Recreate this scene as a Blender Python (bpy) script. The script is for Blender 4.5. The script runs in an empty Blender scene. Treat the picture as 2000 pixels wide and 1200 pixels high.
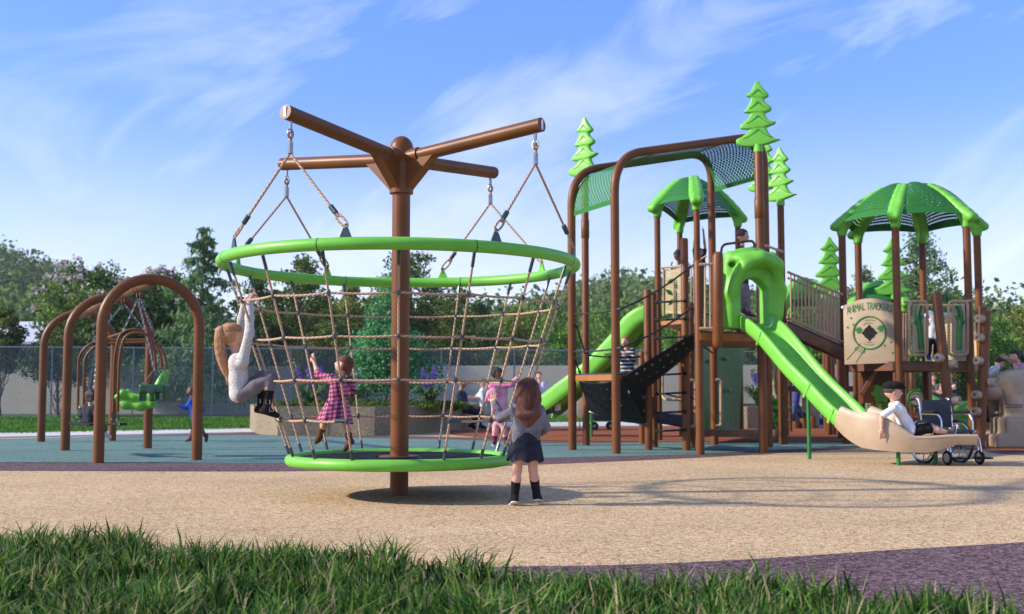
import bpy, bmesh, math, random
import numpy as np
from mathutils import Vector, Matrix
random.seed(7); rng = np.random.default_rng(11)
scene = bpy.context.scene
COL = scene.collection
# ---------------------------------------------------------------- camera
FPX = 2222.2                      # focal length in pixels of a 2000 px wide frame
PITCH = math.radians(4.32)
cam_d = bpy.data.cameras.new("camera"); cam = bpy.data.objects.new("camera", cam_d); COL.objects.link(cam)
cam.location = (0, 0, 1.0); cam.rotation_euler = (math.radians(90) + PITCH, 0, 0)
cam_d.sensor_width = 36; cam_d.lens = 36 * FPX / 2000
cam_d.clip_start = 0.05; cam_d.clip_end = 3000
cam_d.dof.use_dof = True; cam_d.dof.focus_distance = 9.0; cam_d.dof.aperture_fstop = 3.2
scene.camera = cam
# ---------------------------------------------------------------- world and sun
SUN_EL = math.radians(28); SUN_DIR = Vector((1.0, 0.13, 0)).normalized()     # plan direction the light travels
w = bpy.data.worlds.new("World"); scene.world = w; w.use_nodes = True
nt = w.node_tree; nt.nodes.clear()
def wn(t, **k):
    n = nt.nodes.new(t)
    for a, b in k.items(): setattr(n, a, b)
    return n
L = nt.links.new
sky = wn('ShaderNodeTexSky', sky_type='NISHITA', sun_disc=False, sun_elevation=SUN_EL,
         sun_rotation=math.atan2(-SUN_DIR.x, -SUN_DIR.y), altitude=0, air_density=1.0, dust_density=0.25, ozone_density=3.2)
tc = wn('ShaderNodeTexCoord'); sep = wn('ShaderNodeSeparateXYZ'); L(tc.outputs['Generated'], sep.inputs[0])
def math_n(op, a, b=None, c=None, clamp=False):
    n = wn('ShaderNodeMath', operation=op, use_clamp=clamp)
    for i, x in enumerate((a, b, c)):
        if x is None: continue
        if isinstance(x, (int, float)): n.inputs[i].default_value = x
        else: L(x, n.inputs[i])
    return n.outputs[0]
az = math_n('ARCTAN2', sep.outputs[0], sep.outputs[1])
cmb = wn('ShaderNodeCombineXYZ'); L(az, cmb.inputs[0]); L(sep.outputs[2], cmb.inputs[1])
mpr = wn('ShaderNodeMapping'); L(cmb.outputs[0], mpr.inputs[0]); mpr.inputs['Rotation'].default_value = (0, 0, math.radians(-24))
mp = wn('ShaderNodeMapping'); L(mpr.outputs[0], mp.inputs[0])
mp.inputs['Scale'].default_value = (1.9, 6.5, 1); mp.inputs['Location'].default_value = (3.1, 7.4, 0)
n1 = wn('ShaderNodeTexNoise'); L(mp.outputs[0], n1.inputs['Vector'])
n1.inputs['Scale'].default_value = 1.1; n1.inputs['Detail'].default_value = 10; n1.inputs['Roughness'].default_value = 0.60; n1.inputs['Distortion'].default_value = 0.9
mp2 = wn('ShaderNodeMapping'); L(cmb.outputs[0], mp2.inputs[0]); mp2.inputs['Location'].default_value = (5.2, 1.3, 2); mp2.inputs['Scale'].default_value = (1, 1.8, 1)
n2 = wn('ShaderNodeTexNoise'); L(mp2.outputs[0], n2.inputs['Vector']); n2.inputs['Scale'].default_value = 3.0; n2.inputs['Detail'].default_value = 3
mr = wn('ShaderNodeMapRange'); L(math_n('ADD', n1.outputs[0], math_n('MULTIPLY', math_n('SUBTRACT', n2.outputs[0], 0.5), 0.55)), mr.inputs[0])
mr.inputs[1].default_value = 0.46; mr.inputs[2].default_value = 0.80; mr.inputs[3].default_value = 0; mr.inputs[4].default_value = 0.85
# a pale veil that thickens towards the horizon
veil = wn('ShaderNodeMapRange', interpolation_type='SMOOTHSTEP'); L(sep.outputs[2], veil.inputs[0])
veil.inputs[1].default_value = 0.26; veil.inputs[2].default_value = 0.02; veil.inputs[3].default_value = 0; veil.inputs[4].default_value = 0.74
veil_n = math_n('MULTIPLY', veil.outputs[0], math_n('ADD', math_n('MULTIPLY', n1.outputs[0], 0.9), 0.5), clamp=True)
cover = math_n('SUBTRACT', 1.0, math_n('MULTIPLY', math_n('SUBTRACT', 1.0, mr.outputs[0]), math_n('SUBTRACT', 1.0, veil_n)), clamp=True)
tint = wn('ShaderNodeMix', data_type='RGBA', blend_type='MULTIPLY'); tint.inputs[0].default_value = 1.0
L(sky.outputs[0], tint.inputs[6])
grade = wn('ShaderNodeValToRGB'); L(sep.outputs[2], grade.inputs[0]); ge = grade.color_ramp.elements
ge[0].position = 0.0; ge[0].color = (0.50, 0.55, 0.84, 1); ge[1].position = 0.40; ge[1].color = (0.62, 0.77, 1.16, 1)
gx = ge.new(0.16); gx.color = (0.56, 0.63, 0.92, 1); L(grade.outputs[0], tint.inputs[7])
mx = wn('ShaderNodeMix', data_type='RGBA'); L(cover, mx.inputs[0]); L(tint.outputs[2], mx.inputs[6]); mx.inputs[7].default_value = (4.7, 4.85, 5.2, 1)
bg = wn('ShaderNodeBackground'); L(mx.outputs[2], bg.inputs[0]); bg.inputs[1].default_value = 0.145
out = wn('ShaderNodeOutputWorld'); L(bg.outputs[0], out.inputs[0])
sd = bpy.data.lights.new("sun", 'SUN'); sd.energy = 4.0; sd.angle = math.radians(2.0); sd.color = (1.0, 0.90, 0.76)
sun = bpy.data.objects.new("sun", sd); COL.objects.link(sun)
ldir = Vector((SUN_DIR.x * math.cos(SUN_EL), SUN_DIR.y * math.cos(SUN_EL), -math.sin(SUN_EL)))
sun.rotation_euler = ldir.to_track_quat('-Z', 'Y').to_euler(); sun.location = (-30, -5, 20)
vs = scene.view_settings; vs.view_transform = 'Standard'; vs.look = 'None'; vs.gamma = 1; vs.exposure = 0.80; vs.use_curve_mapping = False
scene.cycles.max_bounces = 6; scene.cycles.transparent_max_bounces = 12
# ---------------------------------------------------------------- where a pixel of the photograph lies in the place
_c, _s = math.cos(PITCH), math.sin(PITCH)
def P(px, py, Y):
    u = (px - 1000) / FPX; v = (600 - py) / FPX
    t = Y / (_c - v * _s)
    return Vector((u * t, Y, 1.0 + (_s + v * _c) * t))
def G(px, py, z=0.0):
    u = (px - 1000) / FPX; v = (600 - py) / FPX
    t = (z - 1.0) / (_s + v * _c)
    return Vector((u * t, (_c - v * _s) * t, z))
V = Vector
# ---------------------------------------------------------------- materials
def mat(name, col, rough=0.5, var=0.0, vscale=20, bump=0.0, bscale=60, metal=0.0, spec=0.5, col2=None, detail=4, coat=0.0, stretch=None, coords='Object'):
    m = bpy.data.materials.new(name); m.use_nodes = True
    t = m.node_tree; b = t.nodes['Principled BSDF']
    b.inputs['Base Color'].default_value = (*col, 1); b.inputs['Roughness'].default_value = rough
    b.inputs['Metallic'].default_value = metal; b.inputs['Specular IOR Level'].default_value = spec
    if coat: b.inputs['Coat Weight'].default_value = coat; b.inputs['Coat Roughness'].default_value = 0.25
    tcn = t.nodes.new('ShaderNodeTexCoord'); src = tcn.outputs[coords]
    if stretch:
        mpn = t.nodes.new('ShaderNodeMapping'); mpn.inputs['Scale'].default_value = stretch
        t.links.new(src, mpn.inputs[0]); src = mpn.outputs[0]
    n = t.nodes.new('ShaderNodeTexNoise'); t.links.new(src, n.inputs['Vector'])
    n.inputs['Scale'].default_value = vscale; n.inputs['Detail'].default_value = detail
    c2 = col2 or tuple(x * (1 - var) for x in col); c1 = col if col2 else tuple(min(1, x * (1 + var)) for x in col)
    mxn = t.nodes.new('ShaderNodeMix'); mxn.data_type = 'RGBA'
    rmp = t.nodes.new('ShaderNodeMapRange'); rmp.inputs[1].default_value = 0.32; rmp.inputs[2].default_value = 0.68
    t.links.new(n.outputs[0], rmp.inputs[0]); t.links.new(rmp.outputs[0], mxn.inputs[0])
    mxn.inputs[6].default_value = (*c1, 1); mxn.inputs[7].default_value = (*c2, 1)
    if var or col2: t.links.new(mxn.outputs[2], b.inputs['Base Color'])
    n3 = t.nodes.new('ShaderNodeTexNoise'); t.links.new(src, n3.inputs['Vector']); n3.inputs['Scale'].default_value = bscale; n3.inputs['Detail'].default_value = 3
    if bump:
        bp = t.nodes.new('ShaderNodeBump'); bp.inputs['Strength'].default_value = bump; bp.inputs['Distance'].default_value = 0.02
        t.links.new(n3.outputs[0], bp.inputs['Height']); t.links.new(bp.outputs[0], b.inputs['Normal'])
    # worn, uneven gloss
    mr2 = t.nodes.new('ShaderNodeMapRange'); mr2.inputs[3].default_value = max(0.03, rough - 0.07); mr2.inputs[4].default_value = min(1, rough + 0.07)
    t.links.new(n.outputs[0], mr2.inputs[0]); t.links.new(mr2.outputs[0], b.inputs['Roughness'])
    return m
def nodes_of(m):
    return m.node_tree, m.node_tree.nodes['Principled BSDF']
def rubber(name, cols, scale=55):
    """poured rubber granules: voronoi chips in several tones, pitted"""
    m = bpy.data.materials.new(name); m.use_nodes = True; t, b = nodes_of(m)
    g = t.nodes.new('ShaderNodeTexCoord')
    v = t.nodes.new('ShaderNodeTexVoronoi'); v.inputs['Scale'].default_value = scale; t.links.new(g.outputs['Object'], v.inputs['Vector'])
    sp = t.nodes.new('ShaderNodeSeparateColor'); t.links.new(v.outputs['Color'], sp.inputs[0])
    r = t.nodes.new('ShaderNodeValToRGB'); t.links.new(sp.outputs[0], r.inputs[0])
    e = r.color_ramp.elements; e[0].position = 0; e[0].color = (*cols[0], 1); e[1].position = 1; e[1].color = (*cols[-1], 1)
    for i, c in enumerate(cols[1:-1]):
        x = e.new((i + 1) / (len(cols) - 1)); x.color = (*c, 1)
    n = t.nodes.new('ShaderNodeTexNoise'); n.inputs['Scale'].default_value = 0.55; n.inputs['Detail'].default_value = 6; t.links.new(g.outputs['Object'], n.inputs['Vector'])
    mr_ = t.nodes.new('ShaderNodeMapRange'); mr_.inputs[1].default_value = .3; mr_.inputs[2].default_value = .7; mr_.inputs[3].default_value = 0.86; mr_.inputs[4].default_value = 1.08
    t.links.new(n.outputs[0], mr_.inputs[0])
    mm = t.nodes.new('ShaderNodeMix'); mm.data_type = 'RGBA'; mm.blend_type = 'MULTIPLY'; mm.inputs[0].default_value = 1
    t.links.new(r.outputs[0], mm.inputs[6]); t.links.new(mr_.outputs[0], mm.inputs[7]); t.links.new(mm.outputs[2], b.inputs['Base Color'])
    b.inputs['Roughness'].default_value = 0.95; b.inputs['Specular IOR Level'].default_value = 0.15
    bp = t.nodes.new('ShaderNodeBump'); bp.inputs['Strength'].default_value = 0.65; bp.inputs['Distance'].default_value = 0.008
    t.links.new(v.outputs['Distance'], bp.inputs['Height']); t.links.new(bp.outputs[0], b.inputs['Normal'])
    return m
def foliage(name, cols, rough=0.6, trans=0.38, patch=1.1):
    """leaf colour picked per leaf, a little light through the leaf"""
    m = bpy.data.materials.new(name); m.use_nodes = True; t, b = nodes_of(m)
    g = t.nodes.new('ShaderNodeNewGeometry'); r = t.nodes.new('ShaderNodeValToRGB'); t.links.new(g.outputs['Random Per Island'], r.inputs[0])
    e = r.color_ramp.elements; e[0].position = 0; e[0].color = (*cols[0], 1); e[1].position = 1; e[1].color = (*cols[-1], 1)
    for i, c in enumerate(cols[1:-1]):
        x = e.new((i + 1) / (len(cols) - 1)); x.color = (*c, 1)
    tcf = t.nodes.new('ShaderNodeTexCoord'); nf = t.nodes.new('ShaderNodeTexNoise'); nf.inputs['Scale'].default_value = patch; nf.inputs['Detail'].default_value = 3; t.links.new(tcf.outputs['Object'], nf.inputs['Vector'])
    mf = t.nodes.new('ShaderNodeMapRange'); mf.inputs[1].default_value = .35; mf.inputs[2].default_value = .65; mf.inputs[3].default_value = .80; mf.inputs[4].default_value = 1.45; t.links.new(nf.outputs[0], mf.inputs[0])
    r0 = r; r = t.nodes.new('ShaderNodeMix'); r.data_type = 'RGBA'; r.blend_type = 'MULTIPLY'; r.inputs[0].default_value = 1; t.links.new(r0.outputs[0], r.inputs[6]); t.links.new(mf.outputs[0], r.inputs[7]); col_o = r.outputs[2]
    t.links.new(col_o, b.inputs['Base Color']); b.inputs['Roughness'].default_value = rough; b.inputs['Specular IOR Level'].default_value = 0.12
    if trans:
        tr = t.nodes.new('ShaderNodeBsdfTranslucent'); t.links.new(col_o, tr.inputs[0])
        ms = t.nodes.new('ShaderNodeMixShader'); ms.inputs[0].default_value = trans
        t.links.new(b.outputs[0], ms.inputs[1]); t.links.new(tr.outputs[0], ms.inputs[2]); t.links.new(ms.outputs[0], t.nodes['Material Output'].inputs[0])
    return m
def perforated(name, col, su, sv, fu=0.55, fv=0.5, rough=0.6):
    """sheet metal punched with slots laid out along its own UVs"""
    m = bpy.data.materials.new(name); m.use_nodes = True; t, b = nodes_of(m)
    b.inputs['Base Color'].default_value = (*col, 1); b.inputs['Roughness'].default_value = rough
    b.inputs['Specular IOR Level'].default_value = 0.15
    uv = t.nodes.new('ShaderNodeUVMap'); sp = t.nodes.new('ShaderNodeSeparateXYZ'); t.links.new(uv.outputs[0], sp.inputs[0])
    def mn(op, a, b_=None):
        n = t.nodes.new('ShaderNodeMath'); n.operation = op
        for i, x in enumerate((a, b_)):
            if x is None: continue
            if isinstance(x, (int, float)): n.inputs[i].default_value = x
            else: t.links.new(x, n.inputs[i])
        return n.outputs[0]
    vv = mn('MULTIPLY', sp.outputs[1], sv); row = mn('FLOOR', vv)
    uu = mn('ADD', mn('MULTIPLY', sp.outputs[0], su), mn('MULTIPLY', row, 0.5))
    hole = mn('MULTIPLY', mn('LESS_THAN', mn('FRACT', uu), fu), mn('LESS_THAN', mn('FRACT', vv), fv))
    # punched field leaves a solid margin
    for o in (sp.outputs[0], sp.outputs[1]):
        hole = mn('MULTIPLY', hole, mn('LESS_THAN', mn('ABSOLUTE', mn('SUBTRACT', o, 0.5)), 0.44))
    tr = t.nodes.new('ShaderNodeBsdfTransparent'); ms = t.nodes.new('ShaderNodeMixShader')
    t.links.new(hole, ms.inputs[0]); t.links.new(b.outputs[0], ms.inputs[1]); t.links.new(tr.outputs[0], ms.inputs[2])
    t.links.new(ms.outputs[0], t.nodes['Material Output'].inputs[0])
    return m
def rope_mat(name, ca, cb):
    m = bpy.data.materials.new(name); m.use_nodes = True; t, b = nodes_of(m)
    uv = t.nodes.new('ShaderNodeUVMap'); mpn = t.nodes.new('ShaderNodeMapping'); t.links.new(uv.outputs[0], mpn.inputs[0])
    mpn.inputs['Scale'].default_value = (26, 3, 1)
    wv = t.nodes.new('ShaderNodeTexWave'); wv.bands_direction = 'DIAGONAL'; wv.inputs['Scale'].default_value = 0.5; t.links.new(mpn.outputs[0], wv.inputs['Vector'])
    mm = t.nodes.new('ShaderNodeMix'); mm.data_type = 'RGBA'; t.links.new(wv.outputs['Fac'], mm.inputs[0]); mm.inputs[6].default_value = (*ca, 1); mm.inputs[7].default_value = (*cb, 1)
    t.links.new(mm.outputs[2], b.inputs['Base Color']); b.inputs['Roughness'].default_value = 0.8
    bp = t.nodes.new('ShaderNodeBump'); bp.inputs['Strength'].default_value = 0.6; bp.inputs['Distance'].default_value = 0.004
    t.links.new(wv.outputs['Fac'], bp.inputs['Height']); t.links.new(bp.outputs[0], b.inputs['Normal'])
    return m
def plaid(name, c0, c1, c2, s=13.0):
    m = bpy.data.materials.new(name); m.use_nodes = True; t, b = nodes_of(m)
    g = t.nodes.new('ShaderNodeTexCoord'); mpn = t.nodes.new('ShaderNodeMapping'); mpn.inputs['Rotation'].default_value = (0, 0.12, 0.5)
    t.links.new(g.outputs['Object'], mpn.inputs[0]); sp = t.nodes.new('ShaderNodeSeparateXYZ'); t.links.new(mpn.outputs[0], sp.inputs[0])
    def mn(op, a, b_=None):
        n = t.nodes.new('ShaderNodeMath'); n.operation = op
        for i, x in enumerate((a, b_)):
            if x is None: continue
            if isinstance(x, (int, float)): n.inputs[i].default_value = x
            else: t.links.new(x, n.inputs[i])
        return n.outputs[0]
    bx = mn('LESS_THAN', mn('FRACT', mn('MULTIPLY', sp.outputs[0], s)), 0.42); bz = mn('LESS_THAN', mn('FRACT', mn('MULTIPLY', sp.outputs[2], s)), 0.42)
    f = mn('MULTIPLY', mn('ADD', bx, bz), 0.5)
    r = t.nodes.new('ShaderNodeValToRGB'); r.color_ramp.interpolation = 'CONSTANT'; t.links.new(f, r.inputs[0])
    e = r.color_ramp.elements; e[0].position = 0; e[0].color = (*c0, 1); e[1].position = 0.3; e[1].color = (*c1, 1); x = e.new(0.75); x.color = (*c2, 1)
    t.links.new(r.outputs[0], b.inputs['Base Color']); b.inputs['Roughness'].default_value = 0.85
    return m
def stripes(name, c0, c1, s=16.0, frac=0.3):
    m = bpy.data.materials.new(name); m.use_nodes = True; t, b = nodes_of(m)
    g = t.nodes.new('ShaderNodeTexCoord'); sp = t.nodes.new('ShaderNodeSeparateXYZ'); t.links.new(g.outputs['Object'], sp.inputs[0])
    a = t.nodes.new('ShaderNodeMath'); a.operation = 'MULTIPLY'; a.inputs[1].default_value = s; t.links.new(sp.outputs[2], a.inputs[0])
    f = t.nodes.new('ShaderNodeMath'); f.operation = 'FRACT'; t.links.new(a.outputs[0], f.inputs[0])
    l = t.nodes.new('ShaderNodeMath'); l.operation = 'LESS_THAN'; l.inputs[1].default_value = frac; t.links.new(f.outputs[0], l.inputs[0])
    mm = t.nodes.new('ShaderNodeMix'); mm.data_type = 'RGBA'; t.links.new(l.outputs[0], mm.inputs[0]); mm.inputs[6].default_value = (*c0, 1); mm.inputs[7].default_value = (*c1, 1)
    t.links.new(mm.outputs[2], b.inputs['Base Color']); b.inputs['Roughness'].default_value = 0.85
    return m
M = {}
M['brown'] = mat('brown powder coat', (0.150, 0.050, 0.0125), 0.42, spec=0.26, var=0.16, vscale=2.2, bump=0.05, bscale=220)
M['brown_dark'] = mat('brown deck edge', (0.13, 0.045, 0.015), 0.5, var=0.2, vscale=5, bump=0.1, bscale=90)
M['orange_brown'] = mat('caramel deck edge', (0.32, 0.115, 0.02), 0.45, var=0.12, vscale=6, bump=0.06, bscale=120)
M['lime'] = mat('lime plastic', (0.145, 0.46, 0.046), 0.42, spec=0.35, var=0.07, vscale=4, bump=0.06, bscale=160)
M['lime_dark'] = mat('lime plastic groove shade and seam', (0.035, 0.22, 0.012), 0.6)  # darker green: shade of the toppers' carved lines as colour, and slide bed seams
M['forest'] = mat('dark green plastic', (0.012, 0.16, 0.024), 0.45, var=0.12, vscale=5, bump=0.05, bscale=150)
M['forest_deep'] = mat('deep green plastic', (0.006, 0.075, 0.02), 0.4, var=0.1, vscale=5)
M['tan'] = mat('tan moulded plastic', (0.40, 0.295, 0.195), 0.5, var=0.08, vscale=5, bump=0.10, bscale=110)
M['tan_metal'] = mat('tan painted rail', (0.42, 0.285, 0.17), 0.4, var=0.06, vscale=9)
M['black'] = mat('black rubber belting', (0.010, 0.010, 0.011), 0.7, spec=0.2, var=0.2, vscale=9, bump=0.12, bscale=80)
M['navy'] = mat('dark vinyl deck', (0.022, 0.026, 0.04), 0.55, var=0.2, vscale=14, bump=0.15, bscale=90)
M['steel'] = mat('galvanised steel', (0.30, 0.31, 0.33), 0.35, var=0.15, vscale=25, metal=0.9)
M['steel_dark'] = mat('dark steel clamp', (0.06, 0.075, 0.085), 0.35, var=0.2, vscale=25, metal=0.5)
M['chrome'] = mat('chromed tube', (0.72, 0.73, 0.75), 0.2, var=0.05, vscale=12, metal=1.0)
M['white'] = mat('white enamel', (0.78, 0.78, 0.76), 0.4, var=0.04)
M['rope'] = rope_mat('tan rope', (0.54, 0.36, 0.245), (0.27, 0.16, 0.10))
M['rope_black'] = rope_mat('black rope', (0.02, 0.02, 0.022), (0.006, 0.006, 0.007))
M['tan_rubber'] = rubber('tan poured rubber', [(0.24, 0.155, 0.075), (0.43, 0.285, 0.145), (0.53, 0.365, 0.20), (0.60, 0.43, 0.25), (0.68, 0.52, 0.34)])
M['purple_rubber'] = rubber('plum poured rubber', [(0.026, 0.016, 0.020), (0.09, 0.050, 0.060), (0.15, 0.090, 0.098), (0.26, 0.18, 0.18)])
M['teal_rubber'] = rubber('teal poured rubber', [(0.04, 0.10, 0.10), (0.10, 0.195, 0.175), (0.145, 0.24, 0.21), (0.21, 0.30, 0.26)])
M['rust_rubber'] = rubber('rust poured rubber', [(0.12, 0.03, 0.013), (0.22, 0.063, 0.024), (0.28, 0.085, 0.032), (0.33, 0.12, 0.05)])
M['concrete'] = mat('path concrete', (0.52, 0.50, 0.48), 0.85, var=0.08, vscale=1.5, bump=0.1, bscale=80)
M['wall'] = mat('weathered wall concrete', (0.42, 0.37, 0.32), 0.9, var=0.10, vscale=0.6, bump=0.15, bscale=20, detail=8)
M['aggregate'] = rubber('exposed aggregate', [(0.11, 0.085, 0.05), (0.22, 0.18, 0.115), (0.29, 0.24, 0.16), (0.38, 0.33, 0.24)], 70)
M['soil'] = mat('dark soil', (0.05, 0.033, 0.02), 0.95, var=0.3, vscale=8, bump=0.4, bscale=30)
M['turf'] = mat('turf', (0.035, 0.10, 0.014), 0.95, col2=(0.07, 0.17, 0.022), vscale=1.2, bump=0.5, bscale=60, detail=8)
M['terrain'] = mat('meadow earth', (0.06, 0.11, 0.03), 0.95, col2=(0.10, 0.12, 0.045), vscale=0.05, detail=8)
M['bark'] = mat('bark', (0.10, 0.065, 0.04), 0.9, var=0.35, vscale=9, bump=0.6, bscale=25, stretch=(1, 1, 0.25))
M['fence_steel'] = mat('fence steel', (0.20, 0.22, 0.26), 0.5, var=0.15, vscale=10, metal=0.4)
M['roof_pale'] = mat('pale roof sheet', (0.50, 0.53, 0.60), 0.6, var=0.1, vscale=0.8)
M['awning_blue'] = mat('pale blue canvas', (0.40, 0.55, 0.72), 0.8, var=0.08, vscale=2)
M['perf_roof'] = perforated('punched roof sheet', (0.024, 0.15, 0.028), 34, 26, 0.40, 0.38)
M['perf_slot'] = perforated('slotted roof sheet', (0.024, 0.15, 0.028), 16, 32, 0.60, 0.38)
M['perf_deck'] = perforated('punched deck sheet', (0.02, 0.022, 0.03), 40, 40, 0.0, 0.0)
# ---------------------------------------------------------------- scene-building helpers
WL = {}                                            # where each thing's own origin stands
def tag(o, label=None, cat=None, group=None, kind=None):
    if label: o['label'] = label
    if cat: o['category'] = cat
    if group: o['group'] = group
    if kind: o['kind'] = kind
    return o
def thing(name, label, cat, loc, group=None):
    o = bpy.data.objects.new(name, None); COL.objects.link(o); o.location = loc; o.empty_display_size = 0.2
    WL[o] = Vector(loc); return tag(o, label, cat, group)
def link_mesh(name, me, parent=None, origin=None):
    o = bpy.data.objects.new(name, me); COL.objects.link(o)
    if parent is not None:
        o.parent = parent; WL[o] = WL[parent].copy(); off = WL[parent]
        me.transform(Matrix.Translation(-off))
    else:
        if origin is None:
            n = len(me.vertices)
            if n:
                a = np.empty(n * 3, 'f'); me.vertices.foreach_get('co', a); a = a.reshape(-1, 3)
                origin = Vector(((a[:, 0].min() + a[:, 0].max()) / 2, (a[:, 1].min() + a[:, 1].max()) / 2, a[:, 2].min()))
            else: origin = Vector()
        origin = Vector([float(q) for q in origin])
        me.transform(Matrix.Translation(-origin)); o.location = origin; WL[o] = origin.copy()
    return o
def np_mesh(name, verts, faces_flat, loop_tot, smooth=True, mats=(), mat_idx=None):
    me = bpy.data.meshes.new(name); verts = np.asarray(verts, 'f')
    me.vertices.add(len(verts)); me.vertices.foreach_set('co', verts.ravel())
    faces_flat = np.asarray(faces_flat, 'i'); loop_tot = np.asarray(loop_tot, 'i')
    me.loops.add(len(faces_flat)); me.loops.foreach_set('vertex_index', faces_flat)
    me.polygons.add(len(loop_tot)); st = np.zeros(len(loop_tot), 'i'); st[1:] = np.cumsum(loop_tot)[:-1]
    me.polygons.foreach_set('loop_start', st)
    if mat_idx is not None: me.polygons.foreach_set('material_index', np.asarray(mat_idx, 'i'))
    me.polygons.foreach_set('use_smooth', np.full(len(loop_tot), smooth, bool))
    for m in mats: me.materials.append(m)
    me.update(calc_edges=True); return me
def frame(d, up=Vector((0, 0, 1))):
    d = d.normalized()
    if abs(d.dot(up)) > 0.97: up = Vector((1, 0, 0))
    x = up.cross(d).normalized(); y = d.cross(x); return x, y, d
class MB:
    def __init__(s): s.v = []; s.f = []; s.uv = []
    def _a(s, vs, fs, uvs=None):
        b = len(s.v); s.v += [tuple(v) for v in vs]; s.f += [tuple(i + b for i in f) for f in fs]
        s.uv += uvs if uvs else [[(0, 0)] * len(f) for f in fs]; return s
    def box(s, c, size, x=None, y=None, z=None, bev=0.0):
        c = Vector(c); x = Vector(x or (1, 0, 0)).normalized(); z = Vector(z or (0, 0, 1)).normalized(); y = Vector(y) if y else z.cross(x); y = y.normalized()
        hx, hy, hz = (q / 2 for q in size)
        if bev:
            b = min(bev, hx * .9, hy * .9, hz * .9); pts = []; bm = bmesh.new(); bmesh.ops.create_cube(bm, size=2)
            for v in bm.verts: v.co = Vector((v.co.x * hx, v.co.y * hy, v.co.z * hz))
            bmesh.ops.bevel(bm, geom=bm.edges[:], offset=b, segments=2, affect='EDGES', profile=0.6)
            bm.verts.ensure_lookup_table(); vs = [c + x * v.co.x + y * v.co.y + z * v.co.z for v in bm.verts]
            fs = [[v.index for v in f.verts] for f in bm.faces]; bm.free(); return s._a(vs, fs)
        vs = [c + x * (hx * i) + y * (hy * j) + z * (hz * k) for i in (-1, 1) for j in (-1, 1) for k in (-1, 1)]
        return s._a(vs, [(0, 1, 3, 2), (4, 6, 7, 5), (0, 4, 5, 1), (2, 3, 7, 6), (0, 2, 6, 4), (1, 5, 7, 3)])
    def bar(s, a, b, wd, ht, up=(0, 0, 1), bev=0.0):
        a = Vector(a); b = Vector(b); d = b - a; x, y, z = frame(d, Vector(up)); return s.box((a + b) / 2, (wd, ht, d.length), x, y, z, bev)
    def tube(s, pts, r, seg=10, closed=False, caps=True, round_ends=False):
        pts = [Vector(p) for p in pts]; n = len(pts); rs = r if isinstance(r, (list, tuple)) else [r] * n
        if round_ends and not closed:
            r0, r1 = rs[0], rs[-1]; d0 = (pts[0] - pts[1]).normalized(); d1 = (pts[-1] - pts[-2]).normalized()
            A = [(pts[0] + d0 * r0 * math.sin(t), r0 * math.cos(t)) for t in (1.45, 1.1, 0.6)]; B = [(pts[-1] + d1 * r1 * math.sin(t), r1 * math.cos(t)) for t in (0.6, 1.1, 1.45)]
            pts = [a[0] for a in A] + pts + [b_[0] for b_ in B]; rs = [a[1] for a in A] + list(rs) + [b_[1] for b_ in B]; n = len(pts)
        T = []
        for i in range(n):
            a = pts[(i - 1) % n] if (closed or i > 0) else pts[i]; b = pts[(i + 1) % n] if (closed or i < n - 1) else pts[i]
            T.append((b - a).normalized())
        x, y, _ = frame(T[0]); vs = []; ul = [0.0]
        for i in range(n):
            if i:
                q = T[i - 1].rotation_difference(T[i]); x = q @ x; ul.append(ul[-1] + (pts[i] - pts[i - 1]).length)
            y = T[i].cross(x).normalized(); x = y.cross(T[i]).normalized()
            for k in range(seg):
                an = 2 * math.pi * k / seg; vs.append(pts[i] + (x * math.cos(an) + y * math.sin(an)) * rs[i])
        fs = []; uvs = []; m = n if closed else n - 1
        off = 0
        if closed:      # undo twist
            xe = T[-1].rotation_difference(T[0]) @ x; x0, y0, _ = frame(T[0]); off = round(math.atan2(xe.dot(y0), xe.dot(x0)) / (2 * math.pi) * seg)
        for i in range(m):
            j = (i + 1) % n; u0 = ul[i]; u1 = ul[i + 1] if i + 1 < n else ul[i] + (pts[0] - pts[-1]).length; o = off if (closed and j == 0) else 0
            for k in range(seg):
                k2 = (k + 1) % seg; fs.append((i * seg + k, i * seg + k2, j * seg + (k2 + o) % seg, j * seg + (k + o) % seg))
                uvs.append([(u0, k / seg), (u0, (k + 1) / seg), (u1, (k + 1) / seg), (u1, k / seg)])
        if caps and not closed:
            fs.append(tuple(reversed(range(seg)))); uvs.append([(0, 0)] * seg); fs.append(tuple(range((n - 1) * seg, n * seg))); uvs.append([(0, 0)] * seg)
        return s._a(vs, fs, uvs)
    def cyl(s, a, b, r, r2=None, seg=20):
        return s.tube([a, b], [r, r if r2 is None else r2], seg)
    def lathe(s, c, prof, seg=24, axis=(0, 0, 1), closed_prof=False):
        c = Vector(c); x, y, z = frame(Vector(axis)); vs = []; n = len(prof)
        for (r, h) in prof:
            for k in range(seg):
                an = 2 * math.pi * k / seg; vs.append(c + (x * math.cos(an) + y * math.sin(an)) * r + z * h)
        fs = [(i * seg + k, i * seg + (k + 1) % seg, ((i + 1) % n) * seg + (k + 1) % seg, ((i + 1) % n) * seg + k) for i in range(n if closed_prof else n - 1) for k in range(seg)]
        if not closed_prof:
            if prof[0][0] > 1e-4: fs.append(tuple(reversed(range(seg))))
            if prof[-1][0] > 1e-4: fs.append(tuple(range((n - 1) * seg, n * seg)))
        return s._a(vs, fs)
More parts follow.
